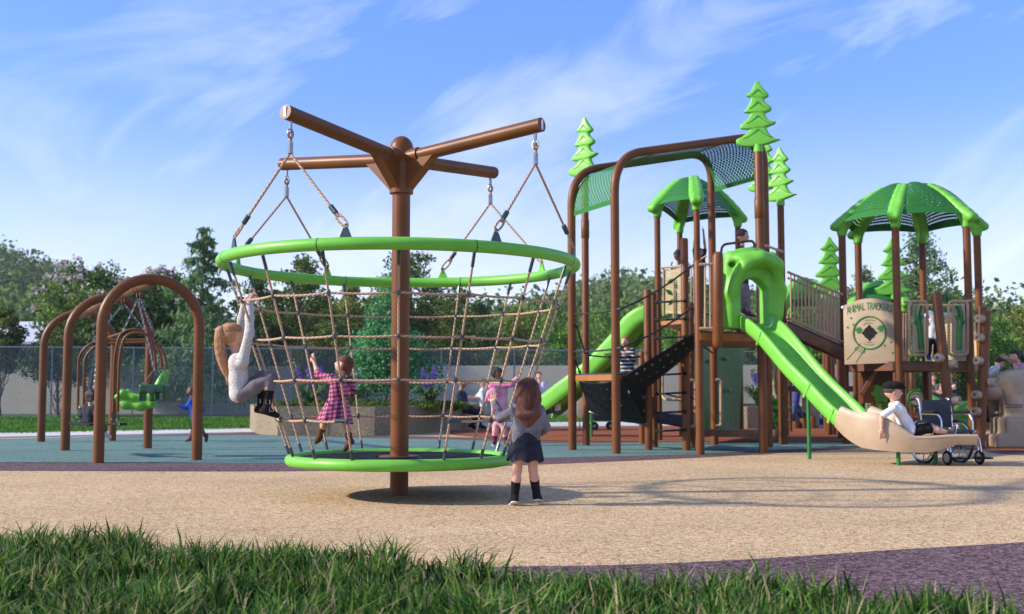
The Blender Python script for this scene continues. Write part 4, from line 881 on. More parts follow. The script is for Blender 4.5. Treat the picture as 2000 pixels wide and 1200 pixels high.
# ---------------------------------------------------------------- play structure
PR = .069
def tree_topper(parent, base, hgt, yaw, wd=None):
    """flat moulded fir tree on a post: four drooping tiers"""
    base = V(base); k = hgt / 1.15; ux = V((math.cos(yaw), math.sin(yaw), 0))
    half = [(0.0, 1.15), (.03, 1.135), (.06, 1.07), (.11, .985), (.178, .915), (.192, .89), (.175, .868), (.125, .845), (.112, .825), (.135, .76), (.19, .69), (.226, .655), (.236, .628), (.215, .604), (.150, .582), (.128, .56), (.155, .50), (.23, .43), (.292, .398), (.304, .37), (.28, .345), (.19, .322), (.148, .30), (.185, .23), (.27, .155), (.36, .122), (.376, .094), (.352, .066), (.27, .035), (.14, .01), (0.05, 0.0)]
    sm = catmull([V((x, z, 0)) for x, z in half], 4); n = ux.cross(V((0, 0, 1))); NA = 26; rows = [(max(.004, p.x), p.y) for p in sm]; vs_ = []; fs_ = []
    for (X_, z) in rows:
        D = .064 * min(1, (X_ / .10) ** .5) * (.62 + .38 * min(1, X_ / .22))
        for q in range(NA):
            a_ = 2 * math.pi * q / NA; c_, s_ = math.cos(a_), math.sin(a_); vs_.append(base + ux * (X_ * k * math.copysign(abs(c_) ** .55, c_)) + n * (D * k * math.copysign(abs(s_) ** .42, s_)) + V((0, 0, (z + .10 * X_ * (math.sin(z * 19 + 1.3) * math.copysign(min(1, abs(c_) * 1.5), c_))) * k)))
    for i in range(len(rows) - 1):
        for q in range(NA): fs_.append((i * NA + q, i * NA + (q + 1) % NA, (i + 1) * NA + (q + 1) % NA, (i + 1) * NA + q))
    fs_ += [tuple(range(NA)), tuple(range((len(rows) - 1) * NA, len(rows) * NA))]
    mb = MB(); mb._a(vs_, fs_); o = mb.build('tree_topper', 'lime', parent, 60)
    n = ux.cross(V((0, 0, 1)))
    mb = MB()
    for (zc, w_, dz) in ((.90, .10, .10), (.66, .14, .12), (.40, .19, .13), (.14, .25, .15)):
        for sd_ in (-1, 1):
            q = [base + ux * (x * w_ * k) + V((0, 0, (zc + dz * (1 - abs(x)) ** 1.6) * k)) + n * (sd_ * (.0635 * k)) for x in [-1 + i / 6 for i in range(13)]]
            mb.tube(q, .006, 5)  # dark half-sunk tube, its colour stands in for shade inside a carved line
    mb.build('groove', 'lime_dark', o); mb = MB(); mb.cyl(base - V((0, 0, .10)), base + V((0, 0, .03)), .082, seg=16); mb.build('topper_socket', 'lime', o); return o
def post(parent, px, py, ytop, r=PR, cap=True, sleeve=None, name='post', m='brown', Y=None):
    b = G(px, py) if Y is None else V((P(px, 768, Y).x, Y, 0)); zt = P(px, ytop, b.y).z; mb = MB(); prof = [(r, 0), (r, zt - .03)] + ([(r * math.cos(t), zt - .03 + .03 * math.sin(t)) for t in (.3, .7, 1.1, 1.5)] if cap else [(r, zt)])
    mb.lathe((b.x, b.y, -.04), [(x, z + .04) for x, z in prof], 20); o = mb.build(name, m, parent, 50)
    if sleeve:
        zs = P(px, sleeve, b.y).z; mb = MB(); mb.lathe((b.x, b.y, zs - .18), [(r + .001, 0), (r + .010, .01), (r + .010, .35), (r + .001, .36)], 20); mb.build('sleeve', m, o, 50)
    return o, V((b.x, b.y, zt))
def rail(parent, pts, r, m, name='handrail', fil=.12, seg=8):
    mb = MB(); mb.tube(fillet(pts, fil, 6), r, seg); return mb.build(name, m, parent, 60)
def deck(parent, pts, z, th, m_edge, name='deck'):
    mb = MB(); poly = [V((x, y, z)) for x, y in pts]; mb.prism(poly, (0, 0, -th), (0, 0, -.012)); o = mb.build(name, m_edge, parent, 20)
    c = sum(poly, V()) / len(poly); mb = MB(); mb.prism([p + (c - p).normalized() * .015 for p in poly], (0, 0, -.011), (0, 0, .012)); mb.build('deck_mat', 'navy', o, 20); return o
# ---- arch climber on the left of the structure
ac = thing('arch_climber', 'two tall brown arches with slotted green roof over a black belt climber', 'climber', G(1204, 887))
AL, AR, BL_, BR_ = G(1118, 880), G(1396, 870), G(1204, 887), G(1502, 875)
zA0, zA1 = P(1116, 336, AL.y).z, P(1391, 297, AR.y).z; zB0, zB1 = P(1203, 304, BL_.y).z, P(1490, 264, BR_.y).z
def archpath(L_, R_, z0, z1, rr=.62): return fillet([L_ - V((0, 0, .05)), V((L_.x, L_.y, z0)), V((R_.x, R_.y, z1)), R_ - V((0, 0, .05))], rr, 12)
for a in ((AL, AR, zA0, zA1), (BL_, BR_, zB0, zB1)):
    mb = MB(); mb.tube(archpath(*a), PR + .004, 20); mb.build('arch', 'brown', ac, 60)
def interp_path(pts, n):
    ds = [0]; 
    for i in range(1, len(pts)): ds.append(ds[-1] + (pts[i] - pts[i - 1]).length)
    o = []
    for k in range(n + 1):
        s_ = ds[-1] * k / n; i = max(j for j in range(len(ds)) if ds[j] <= s_ + 1e-9); i = min(i, len(pts) - 2); t = (s_ - ds[i]) / max(1e-9, ds[i + 1] - ds[i]); o.append(pts[i].lerp(pts[i + 1], t))
    return o
pa = interp_path(archpath(AL, AR, zA0 - .06, zA1 - .06, .75)[1:-1], 40); pb = interp_path(archpath(BL_, BR_, zB0 - .06, zB1 - .06, .75)[1:-1], 40)
for (i0, i1, su) in ((0, 13, 1), (13, 27, 1), (27, 40, 1)):
    mb = MB(); mb.grid(lambda u, v: (lambda f: (pa[int(f)].lerp(pa[min(40, int(f) + 1)], f % 1)).lerp(pb[int(f)].lerp(pb[min(40, int(f) + 1)], f % 1), .03 + .94 * v))(i0 + (i1 - i0) * u), 13, 6, 0); mb.build('roof_panel', 'perf_slot' if i0 != 13 else 'perf_roof', ac, 180)
o, tpt = post(ac, 1145, 871, 348, sleeve=448); tree_topper(o, tpt + V((0, 0, .05)), 1.14, math.radians(-38))
post(ac, 1255, 868, 686)
zl = P(1160, 731, 19.3).z
dk = deck(ac, [(AL.x + .02, AL.y), (BL_.x, BL_.y + .02), (BL_.x + .42, BL_.y + 1.0), (AL.x + .55, AL.y + 1.5)], zl, .11, 'orange_brown')
def belt(parent, c00, c10, c11, c01, nu, nv, name='belt_climber', sag=0.0):
    def fn(u, v):
        p = c00.lerp(c10, u).lerp(c01.lerp(c11, u), v); return p - V((0, 0, sag * math.sin(math.pi * u) * (.35 + .65 * math.sin(math.pi * v))))
    mb = MB(); mb.grid(fn, nu, nv, .022, skip=lambda i, j: i % 5 == 2 and j % 4 == 2 and 0 < j < nv - 1); return mb.build(name, 'black', parent, 40)
belt(ac, P(1131, 745, 19.8), P(1212, 742, 18.9), P(1262, 827, 20.0), P(1155, 806, 21.0), 36, 22, sag=.14)
belt(ac, P(1214, 738, 19.0), P(1256, 765, 20.0), P(1374, 664, 20.0), P(1352, 652, 18.9), 22, 36, sag=.16)
belt(ac, P(1374, 664, 20.0), P(1352, 652, 18.9), P(1410, 664, 18.95), P(1425, 668, 19.6), 8, 8)
belt(ac, P(1212, 742, 18.9), P(1258, 760, 20.0), P(1262, 827, 20.0), P(1222, 818, 20.2), 8, 10)
mb = MB(); mb.tube([P(1152, 805, 21), P(1262, 829, 20.0)], .028, 8); mb.build('belt_bar', 'steel_dark', ac)
for (a, b, sg) in ((P(1122, 614, 19.8), P(1213, 604, 18.7), .02), (P(1213, 604, 18.7), P(1350, 521, 19.6), .06), (P(1122, 687, 19.8), P(1213, 680, 18.7), .02), (P(1213, 680, 18.7), P(1352, 601, 19.6), .06), (P(1124, 632, 19.8), P(1143, 690, 21.4), .0), (P(1122, 700, 19.8), P(1134, 732, 20.4), 0), (P(1147, 694, 21.5), P(1250, 697, 22.0), .03)):
    mb = MB(); mb.tube([a.lerp(b, i / 8) - V((0, 0, sg * math.sin(math.pi * i / 8))) for i in range(9)], .016, 6); rr = mb.build('rope_rail', 'rope_black', ac)
    mb = MB(); d = (b - a).normalized(); mb.tube([b - d * .14, b], .024, 8); mb.build('rope_ferrule', 'steel_dark', rr)
# ---- slide tower
tw = thing('slide_tower', 'brown post play tower with lime slide hood, fir tree toppers and green climbing wall', 'play tower', G(1368, 889))
post(tw, 1267, 880, 565); post(tw, 1278, 875, 572); post(tw, 1341, 881, 465); post(tw, 1368, 889, 508); post(tw, 1351, 876, 590)
o, tpt = post(tw, 1491, 885, 292, sleeve=407, r=.074); tree_topper(o, tpt + V((0, 0, .05)), 1.14, math.radians(-14))
o, tpt = post(tw, 1533, 869, 397, sleeve=620, r=.066); tree_topper(o, tpt + V((0, 0, .05)), 1.06, math.radians(-40))
o, tpt = post(tw, 1501, 864, 378, r=.066); tree_topper(o, tpt + V((0, 0, .05)), 1.12, math.radians(-36))
post(tw, 1530, 868, 484, r=.085, name='short_post')
zd = P(1400, 650, 18.7).z
deck(tw, [(3.05, 18.42), (4.2, 19.0), (4.75, 20.8), (5.2, 21.9), (3.9, 21.7), (3.05, 19.7)], zd, .13, 'orange_brown')
hc = P(1466, 640, 18.8); hx = V((.93, .36, 0)).normalized(); hy = V((.36, -.93, 0)).normalized(); hz = V((0, 0, 1)); HA = (hx, hy, hz)
def H(x, y, z): return hc + hx * x + hy * y + hz * z
s = SDF(); s.box(H(0, 0, .56), (.40, .06, .58), HA, rnd=.07, k=.02)
s.ell(H(-.42, .02, .55), (.12, .13, .68), HA, k=.12); s.ell(H(.42, .03, .62), (.12, .16, .66), HA, k=.12)
s.chain([H(-.46, .12, .55), H(-.30, .30, .95), H(0, .36, 1.10), H(.30, .34, 1.02), H(.50, .16, .62), H(.48, .10, .2)], [.05, .075, .085, .085, .06, .05], .14)
s.ell(H(-.02, .16, 1.12), (.40, .25, .13), HA, k=.12); s.ell(H(0, .04, 1.24), (.30, .10, .09), HA, k=.08)
s.box(H(0, .1, .26), (.20, .6, .36), HA, rnd=.05, k=.04, sub=1); s.ell(H(0, .1, .60), (.24, .7, .22), HA, k=.05, sub=1)
s.ell(H(0, .44, .62), (.40, .26, .40), HA, k=.10, sub=1)
s.subcap(H(.05, -.4, 1.235), H(.10, .5, 1.235), .035, k=.03); s.subcap(H(-.42, -.4, 1.0), H(-.42, .5, 1.02), .045, k=.03)
s.cut(H(0, 0, -.02), (0, 0, -1))
sdf_build('slide_hood', [(s, .022)], ['lime'], tw)
mb = MB(); q0, q1 = P(1402, 502, 18.35), P(1402, 671, 18.35); mb.tube([q1, q0], .088, 18, round_ends=True); mb.build('short_post', 'brown', tw, 60)
mb = MB(); Yb = 18.36
for (x0, x1) in ((1366, 1398),): mb.tube([P(x0, 517, Yb), P(x1, 516, Yb)], .024, 8); mb.tube([P(x0, 642, Yb), P(x1, 641, Yb)], .024, 8)
for x in (1377, 1387, 1396): mb.tube([P(x, 517, Yb), P(x, 642, Yb)], .016, 8)
mb.build('baluster_rail', 'tan_metal', tw)
rail(tw, [P(1392, 504, 19.2), P(1480, 482, 19.2)], .024, 'brown'); rail(tw, [P(1408, 500, 19.2), P(1410, 478, 19.2), P(1472, 470, 19.2), P(1475, 488, 19.2)], .022, 'brown'); rail(tw, [P(1496, 480, 19.5), P(1528, 492, 21.3)], .024, 'tan_metal')
mb = MB(); mb.grid(lambda u, v: P(1500, 510 + 30 * v, 20.2).lerp(P(1526, 512 + 30 * v, 21.2), u), 4, 3, .03); mb.build('side_panel', 'tan', tw)
# climbing wall
cw0, cw1 = G(1352, 868), G(1446, 856)
mb = MB(); zt0 = P(1357, 662, cw0.y).z; nrm_ = V(((cw1 - cw0).y, -(cw1 - cw0).x, 0)).normalized()
mb.grid(lambda u, v: V((cw0.x, cw0.y, .14)).lerp(V((cw1.x, cw1.y, .14)), u) + V((0, 0, (zt0 - .14) * v)) + nrm_ * .05 * math.sin(5 * u + 3 * v), 14, 14, .07); wl = mb.build('climbing_wall', 'forest', tw, 50)
s = None
for (x, y) in ((1423, 700), (1432, 763), (1405, 738), (1390, 705), (1412, 800)):
    q = P(x, y, 22.9 if x < 1415 else 23.8); t_ = ((q.x - cw0.x) / (cw1.x - cw0.x)); q.y = cw0.y + (cw1.y - cw0.y) * t_; mb = MB(); mb.ball(q + nrm_ * .06, .062, 10, (1, .8, .8)); mb.build('hand_hold', 'tan', wl, 60)
for yy in (590, 625, 660, 697, 732, 769, 806, 842):
    a, b = P(1280, yy + 1, 20.7), P(1339, yy - 2, 19.72); mb = MB(); mb.tube([a, b], .018, 8); d = (b - a).normalized(); mb.tube([a, a + d * .10], .028, 8); mb.tube([b - d * .10, b], .028, 8); mb.build('rope_rung', 'black', tw)
for (x0, y0, x1, y1) in ((1345, 600, 1390, 618), (1345, 655, 1392, 690), (1300, 690, 1336, 712), (1340, 770, 1372, 790), (1300, 770, 1340, 780)):
    mb = MB(); mb.tube([P(x0, y0, 20.2), P(x1, y1, 21.6)], .014, 6); mb.build('rope_rung', 'black', tw)
mb = MB(); a, b = P(1376, 845, 20.4), P(1486, 846, 19.6); mb.bar(a, b, .5, .11, bev=.01); mb.build('transfer_step', 'brown_dark', tw)
for q in (G(1397, 874), ): pass
rail(tw, [P(1398, 742, 21.0), P(1408, 742, 21.0), P(1408, 832, 21.0), P(1398, 832, 21.0)], .026, 'tan_metal'); rail(tw, [P(1349, 742, 20.4), P(1358, 744, 20.4), P(1358, 832, 20.4), P(1349, 834, 20.4)], .026, 'tan_metal')
rail(tw, [P(1286, 726, 20.9), P(1294, 728, 20.9), P(1294, 780, 20.9), P(1340, 782, 20.2)], .026, 'tan_metal')
belt(tw, P(1284, 807, 21.4), P(1284, 826, 20.6), P(1334, 834, 20.0), P(1334, 812, 20.8), 9, 6, 'belt_step')
# low tan pedestal and lime steps under the slide
rail(tw, [P(1512, 690, 21.6), P(1511, 760, 21.6), P(1516, 778, 21.6)], .02, 'tan_metal')
# ---- sloping bridge to the hexagonal tower
HXC = V((7.87, 22.36, 0)); HS = 1.336
HV = [V((HXC.x - HS, HXC.y, 0)), V((HXC.x - HS / 2, HXC.y - 1.157, 0)), V((HXC.x + HS / 2, HXC.y - 1.157, 0)), V((HXC.x + HS, HXC.y, 0)), V((HXC.x + HS / 2, HXC.y + 1.157, 0)), V((HXC.x - HS / 2, HXC.y + 1.157, 0))]
br = thing('sloping_bridge', 'sloping brown bridge with tan baluster rails linking the two towers', 'bridge', P(1590, 700, 22.1))
for off, nm in ((0, 'near'), (1.15, 'far')):
    o_ = V((off * .25, off, 0)); a0, a1 = P(1537, 531, 21.9) + o_, P(1646, 576, 22.2) + o_; b0, b1 = P(1537, 620, 21.9) + o_, P(1646, 668, 22.2) + o_
    mb = MB(); mb.tube([a0, a1], .026, 8); mb.tube([b0, b1], .022, 8)
    for i in range(1, 15): mb.tube([b0.lerp(b1, i / 15), a0.lerp(a1, i / 15)], .0155, 6)
    mb.build('baluster_rail', 'tan_metal', br)
    c0, c1 = P(1533, 640, 21.92) + o_, P(1650, 692, 22.22) + o_; mb = MB(); mb.bar(c0, c1, .06, .20, bev=.01); mb.build('stringer', 'brown_dark', br)
mb = MB(); mb.grid(lambda u, v: P(1535, 628, 21.95).lerp(P(1648, 680, 22.25), u) + V((.28 * v, 1.1 * v, 0)), 10, 4, .04); mb.build('bridge_deck', 'navy', br)
# ---- hexagonal lookout tower
hx_t = thing('lookout_tower', 'hexagonal brown post tower under a punched green dome roof with lime ribs', 'play tower', HXC)
def bent_roof(parent, feet, apex, rise, rib_len=.52, rib_r=.092, panels=True, skip_ribs=(), skip_pan=(), bulge=.24):
    n = len(feet)
    def rp(f, v, lift=0.0):
        q = f.lerp(V((apex.x, apex.y, f.z)), v); return q + V((0, 0, rise * math.sin(v * math.pi / 2) + lift))
    for i in range(n):
        if i in skip_ribs: continue
        f = feet[i]; s = SDF(); out_ = (f - V((apex.x, apex.y, f.z))).normalized(); pts = [f + out_ * .14 + V((0, 0, -.02))] + [rp(f, v, .07) for v in (.08, .2, .32, .45, .58, rib_len)]
        sd_ = V((-out_.y, out_.x, 0))
        for o in (-.045, .045): s.chain([p + sd_ * o for p in pts], [rib_r * .9, rib_r * 1.05, rib_r, rib_r * .9, rib_r * .8, rib_r * .72, rib_r * .55], .03)
        s.cap(f - V((0, 0, .20)), f + V((0, 0, .05)), .088, .11, k=.06); s.chain([f - V((0, 0, .12)) - out_ * .05, rp(f, .25, -.02)], [.04, .03], .05); s.cut(f - V((0, 0, .21)), (0, 0, -1))
        sdf_build('roof_rib', [(s, .02)], ['lime'], parent)
    if panels:
        for i in range(n):
            if i in skip_pan: continue
            a, b = [q + (q - V((apex.x, apex.y, q.z))).normalized() * .10 - V((0, 0, .03)) for q in (feet[i], feet[(i + 1) % n])]
            def fn(u, v, a=a, b=b):
                u2 = .04 + .92 * u; vv = v * .93; q = rp(a, vv).lerp(rp(b, vv), u2); return q + V((0, 0, bulge * math.sin(math.pi * u2) ** .8 * 2.2 * (vv + .02) ** .6 * (1 - vv) ** 1.2 + .05))
            mb = MB(); mb.grid(fn, 12, 10, 0); mb.build('roof_panel', 'perf_roof', parent, 180)
feet = []
for i, q in enumerate(HV):
    zt = P(1000 + FPX * q.x / q.y, (440, 422, 422, 440, 460, 460)[i], q.y).z; mb = MB(); mb.lathe((q.x, q.y, -.04), [(PR + .002, 0), (PR + .002, zt + .04)], 20); mb.build('post', 'brown', hx_t, 50); feet.append(V((q.x, q.y, zt)))
zf = sum(f.z for f in feet) / 6; feet = [V((f.x, f.y, zf)) for f in feet]
bent_roof(hx_t, feet, HXC, P(1780, 366, 22.3).z - zf + .02)
z2 = P(1830, 707, 21.2).z
deck(hx_t, [(q.x, q.y) for q in HV], z2, .16, 'brown_dark')
# tan sign panel between the left posts: rounded top, magnifier, tracks, lettering
sg0, sg1 = HV[0], HV[1]; sdir = V((.86, -.51, 0)).normalized(); snrm = V((sdir.y, -sdir.x, 0)); snrm = snrm if snrm.y < 0 else -snrm
so = P(1703, 768, 21.62); so.z = 0; zb, ztp = P(1702, 712, so.y).z, P(1702, 583, so.y).z; SH = ztp - zb; SW = 1.0
def SG(x, y, o=.0): return so + sdir * (x * SW / 2) + V((0, 0, zb + y * SH)) + snrm * o       # x -1..1, y 0..1
outl = [V((x, y, 0)) for x, y in [(-SW / 2, 0), (SW / 2 * .98, .02)] + [(SW / 2 * math.cos(t) if False else SW / 2 - SW * i / 14, SH * (.90 + .10 * math.sin(math.pi * i / 14))) for i, t in [(i, 0) for i in range(15)]]]
sgn = outline_solid('sign_panel', [(p.x, p.y) for p in outl], so + V((0, 0, zb)), sdir, (0, 0, 1), .045, .012, 'tan', hx_t)
f_ = .0235
# lettering bends with the panel's top edge
word = "ANIMAL TRACKERS"; nW = len(word); advs = {'I': .55, ' ': .55, 'M': 1.25}; tot = sum(advs.get(c, 1) for c in word); cx_ = 0; mes = []
for c in word:
    a_ = advs.get(c, 1); t_ = (cx_ + a_ / 2) / tot; cx_ += a_
    if c == ' ': continue
    X_ = -.86 + 1.70 * t_; sl_ = math.cos(math.pi * (X_ + 1) / 2) * .20
    mes.append(text_solid('letter', c, SG(X_, .80 + .075 * math.sin(math.pi * (X_ + 1) / 2), f_ + .002), (sdir + V((0, 0, sl_))), V((0, 0, 1)) - sdir * sl_, SH * .165, 'forest', None, .006, 0.0, .50))
bmx = bmesh.new()
for me_ in mes: bmx.from_mesh(me_)
me_ = bpy.data.meshes.new('lettering'); bmx.to_mesh(me_); bmx.free(); me_.materials.append(M['forest']); link_mesh('lettering', me_, sgn)
mb = MB(); R0 = .60
def mag(t, r=1.0): return SG(-.03 + R0 * r * math.cos(t), .475 + .245 * r * math.sin(t), f_)
mb.tube([mag(i * math.pi / 24) for i in range(48)], .016, 6, closed=True)
for (r, t0, t1) in ((.62, 1.2, 2.2), (.80, 1.1, 1.9), (.75, 4.2, 5.1), (.6, 4.3, 5.0)): mb.tube([mag(t0 + (t1 - t0) * i / 8, r) for i in range(9)], .0065, 5)
hd = [(-.42, .245), (-.92, .06), (-.58, .02), (-.20, .20)]
mb.tube([SG(-.45, .27, f_), SG(-.90, .075, f_)], .008, 5); mb.tube([SG(-.22, .235, f_), SG(-.56, .03, f_)], .008, 5); mb.tube([SG(-.54, .262, f_), SG(-.60, .235, f_), SG(-.26, .168, f_), SG(-.22, .195, f_), SG(-.54, .262, f_)], .008, 5); mb.tube([SG(-.50, .27, f_), SG(-.36, .32, f_)], .007, 5); mb.tube([SG(-.24, .20, f_), SG(-.16, .25, f_)], .007, 5)
mb.build('magnifier_drawing', 'forest', sgn)
def paw(x, y, r):
    mb = MB(); hub = SG(x, y, f_)
    for (dx, dy, q) in ((0, 0, 1.0), (-1.15, .6, .48), (-.5, 1.35, .5), (.4, 1.4, .5), (1.1, .7, .48)):
        c = hub + sdir * dx * r + V((0, 0, dy * r)); mb.lathe(c - snrm * .003, [(r * q, 0), (r * q, .006)], 12, snrm)
    mb.build('paw_print', 'forest', sgn)
paw(-.42, .50, .045); paw(.40, .52, .045)
for (x, y) in ((-.70, .70), (-.84, .56), (.52, .27), (.76, .32), (.82, .16), (-.62, .60)): paw(x, y, .015)
mb = MB(); star = []
for i in range(16): t = i * math.pi / 8; r = .155 if i % 4 == 0 else (.115 if i % 2 == 0 else .112); star.append(SG(-.03, .475, f_ - .001) + sdir * (r * math.cos(t)) + V((0, 0, r * math.sin(t) * 1.05)))
mb.prism(star, snrm * -.001, snrm * .006); mb.build('viewing_hole', 'black', sgn, 20)
for sx in (-1.06, 1.06):
    mb = MB(); mb.tube([SG(sx, .88, -.05), SG(sx * .9, .88, .03)], .03, 10); mb.build('clamp', 'white' if sx < 0 else 'tan', sgn)
# framed twig panels on the front edge, punched tan panels behind
def twig_panel(px0, px1, y0, y1, Y, flip):
    cs_ = [P(px0, y0, Y), P(px1, y0, Y), P(px1, y1, Y), P(px0, y1, Y)]; mid = [(cs_[i] + cs_[(i + 1) % 4]) / 2 for i in range(4)]; loop = []
    for i in range(4): loop += fillet([mid[i - 1], cs_[i], mid[i]], .12, 6)[:-1]
    mb = MB(); mb.tube(loop, .028, 8, closed=True); fr = mb.build('panel_frame', 'tan_metal', hx_t, 60)
    mb = MB(); ins = .06; mb.prism([cs_[0] + V((ins, 0, -ins)), cs_[1] + V((-ins, 0, -ins)), cs_[2] + V((-ins, 0, ins)), cs_[3] + V((ins, 0, ins))], (0, -.01, 0), (0, .012, 0)); pn = mb.build('twig_board', 'tan', fr, 20)
    W_ = cs_[1].x - cs_[0].x; H_ = cs_[0].z - cs_[3].z; m = -1 if flip else 1; cx = (cs_[0].x + cs_[1].x) / 2
    def tp(x, z): return V((cx + m * x * W_ * .5, Y - .022, cs_[3].z + H_ * z))
    mb = MB(); mb.tube(catmull([tp(.10, .92), tp(-.18, .72), tp(-.02, .55), tp(.05, .38), tp(.12, .10)], 5), [.052] * 21, 6); mb.tube([tp(-.02, .52), tp(-.30, .60), tp(-.52, .63)], [.04, .036, .03], 6); mb.tube([tp(.0, .62), tp(.22, .70), tp(.28, .74)], [.035, .03, .022], 6)
    mb.build('twig_relief', 'forest', pn, 60)
    mb = MB()
    for (x, z, w_) in ((.45 if flip else -.45, .90, .30), (.45 if flip else -.45, .86, .26), (.45 if flip else -.45, .83, .28), (.45 if flip else -.45, .80, .2)): mb.bar(tp(x - w_ / 2, z) + V((0, .010, 0)), tp(x + w_ / 2, z) + V((0, .010, 0)), .012, .004)
    mb.build('caption_lines', 'brown_dark', pn, 20)
twig_panel(1776, 1811, 589, 694, 21.15, False); twig_panel(1853, 1890, 589, 694, 21.15, True)
for (x0, y0, x1, y1) in ((1765, 590, 1780, 590), (1885, 589, 1897, 587)): rail(hx_t, [P(x0, y0, 21.15), P(x1, y1, 21.15)], .026, 'tan_metal')
M['perf_tan'] = perforated('punched tan board', (0.48, 0.38, 0.20), 14, 26, .45, .42, .6)
mb = MB(); a, b = HV[3] + V((0, 0, z2 + .02)), HV[4] + V((0, 0, z2 + .02)); mb.grid(lambda u, v: a.lerp(b, .06 + .88 * u) + V((0, 0, v * .80)), 6, 6, 0); mb.build('punched_board', 'perf_tan', hx_t)
mb = MB(); a2, b2 = P(1806, 612, 23.3), P(1893, 612, 23.3); mb.grid(lambda u, v: V((a2.x + (b2.x - a2.x) * u, 23.35, z2 + .03 + v * (a2.z - z2 - .03))), 6, 6, 0); mb.build('punched_board', 'perf_tan', hx_t)
mb = MB(); mb.tube([P(1792, 597, 23.35), P(1898, 597, 23.35)], .024, 8)
for x in (1758, 1764, 1769, 1774): mb.tube([P(x, 612, 23.4), P(x, 705, 23.4)], .016, 6)
mb.build('baluster_rail', 'tan_metal', hx_t)
# brown stair mass under the deck
mb = MB(); a, b = P(1692, 716, 22.6), P(1752, 716, 22.6); mb.box(((a.x + b.x) / 2, 22.9, a.z / 2 + .42), (b.x - a.x, .07, a.z - .75)); mb.build('under_panel', 'brown_dark', hx_t)
mb = MB(); mb.bar(P(1712, 722, 22.3), P(1682, 770, 22.3), .10, .07); mb.build('stair_stringer', 'orange_brown', hx_t)
# inner posts of the stairs
for (px, Y, yt) in ((1672, 24.6, 700), (1706, 24.8, 700), (1782, 25.2, 715), (1815, 24.6, 715), (1640, 25.2, 690)): post(hx_t, px, 860, yt, r=.06, Y=Y)
# ---- log climber: two leaning poles with round pegs
lc = thing('log_climber', 'leaning brown poles with tan log pegs in front of the hexagonal tower', 'climber', G(1914, 872))
def lean_pole(x0, y0, Y0, x1, y1, Y1, pegs, r=.088, seam=None):
    a, b = P(x0, y0, Y0), P(x1, y1, Y1); mb = MB(); mb.cyl(b, a, r, seg=20); po = mb.build('pole', 'brown', lc, 50); d = (a - b).normalized(); L0 = (a - b).length
    for (t, sx) in pegs:
        q = a.lerp(b, t); ax = (V((sx, -.75, .1))).normalized(); c = q + V((sx * .11, -.06, 0)); mb = MB(); mb.tube([c - ax * .02, c + ax * .10], [.082, .075], 14); pg = mb.build('log_peg', 'tan', po, 40)
        mb = MB(); mb.tube([c + ax * .099, c + ax * .104], .03, 10); mb.build('peg_bolt', 'brown_dark', pg)
    return po
lean_pole(1829, 574, 21.0, 1861, 868, 20.3, ((.44, -.8), (.48, .9), (.72, .8)))
lean_pole(1926, 608, 20.9, 1914, 874, 20.7, ((.06, -1), (.20, -1), (.37, -1), (.53, .9), (.62, -1), (.74, -1)))
mb = MB(); mb.tube([P(1913, 598, 20.7), P(1911, 660, 20.7)], .014, 6); mb.build('peg_rope', 'tan_metal', lc)
post(lc, 1929, 868, 600, r=.075)
# ---- rear canopy tower
ct = thing('canopy_tower', 'rear brown post tower with a small green canopy and punched leaf panel', 'play tower', G(1290, 860))
def yp(px, Y, ytop, r=.066): o, tpt = post(ct, px, 860, ytop, r=r, Y=Y, cap=False); return tpt
f1 = yp(1287, 24.2, 412); f2 = yp(1331, 26.6, 430); f3 = yp(1365, 23.3, 394); f4 = yp(1446, 25.6, 428)
cz = (f1.z + f3.z + f4.z + f2.z) / 4; cfeet = [V((q.x, q.y, cz)) for q in (f1, f3, f4, f2)]; cap_ = sum(cfeet, V()) / 4
bent_roof(ct, cfeet, cap_, P(1365, 356, 25).z - cz, .70, .10, bulge=.20)
zc = P(1310, 624, 24.2).z
deck(ct, [(f1.x, f1.y), (f3.x, f3.y), (f4.x, f4.y), (f2.x, f2.y)], zc, .13, 'orange_brown')
mb = MB(); Yq = 24.0; mb.grid(lambda u, v: P(1298, 527, Yq).lerp(P(1334, 527, 23.7), u).lerp(P(1298, 612, Yq).lerp(P(1334, 614, 23.7), u), v), 4, 8, 0); M['perf_tan2'] = perforated('punched leaf board', (0.46, 0.37, 0.2), 9, 20, .42, .4, .6); lp_ = mb.build('punched_board', 'perf_tan2', ct)
for (x, y, an) in ((1310, 550, .6), (1322, 560, 2.4), (1312, 590, .8), (1324, 540, .7), (1308, 572, 2.5)):
    c = P(x, y, 23.84); d = V((math.cos(an), 0, math.sin(an))); n_ = V((-d.z, 0, d.x)); mb = MB(); mb.prism([c - d * .12, c + n_ * .05, c + d * .13, c - n_ * .05], (0, -.012, 0), (0, .0, 0)); mb.build('leaf_relief', 'forest', lp_, 20)
mb = MB(); mb.tube([P(1291, 523, 24.0), P(1345, 519, 23.6)], .026, 8); mb.tube([P(1296, 523, Yq), P(1296, 618, Yq)], .02, 8); mb.tube([P(1316, 545, 23.8), P(1316, 625, 23.8), P(1326, 632, 23.8)], .02, 8); mb.build('panel_frame', 'tan_metal', ct)
mb = MB()
for x in (1350, 1355): mb.tube([P(x, 522, 23.5), P(x, 620, 23.5)], .014, 6)
mb.tube([P(1380, 500, 23.5), P(1345, 522, 23.6)], .022, 8); mb.build('baluster_rail', 'tan_metal', ct)
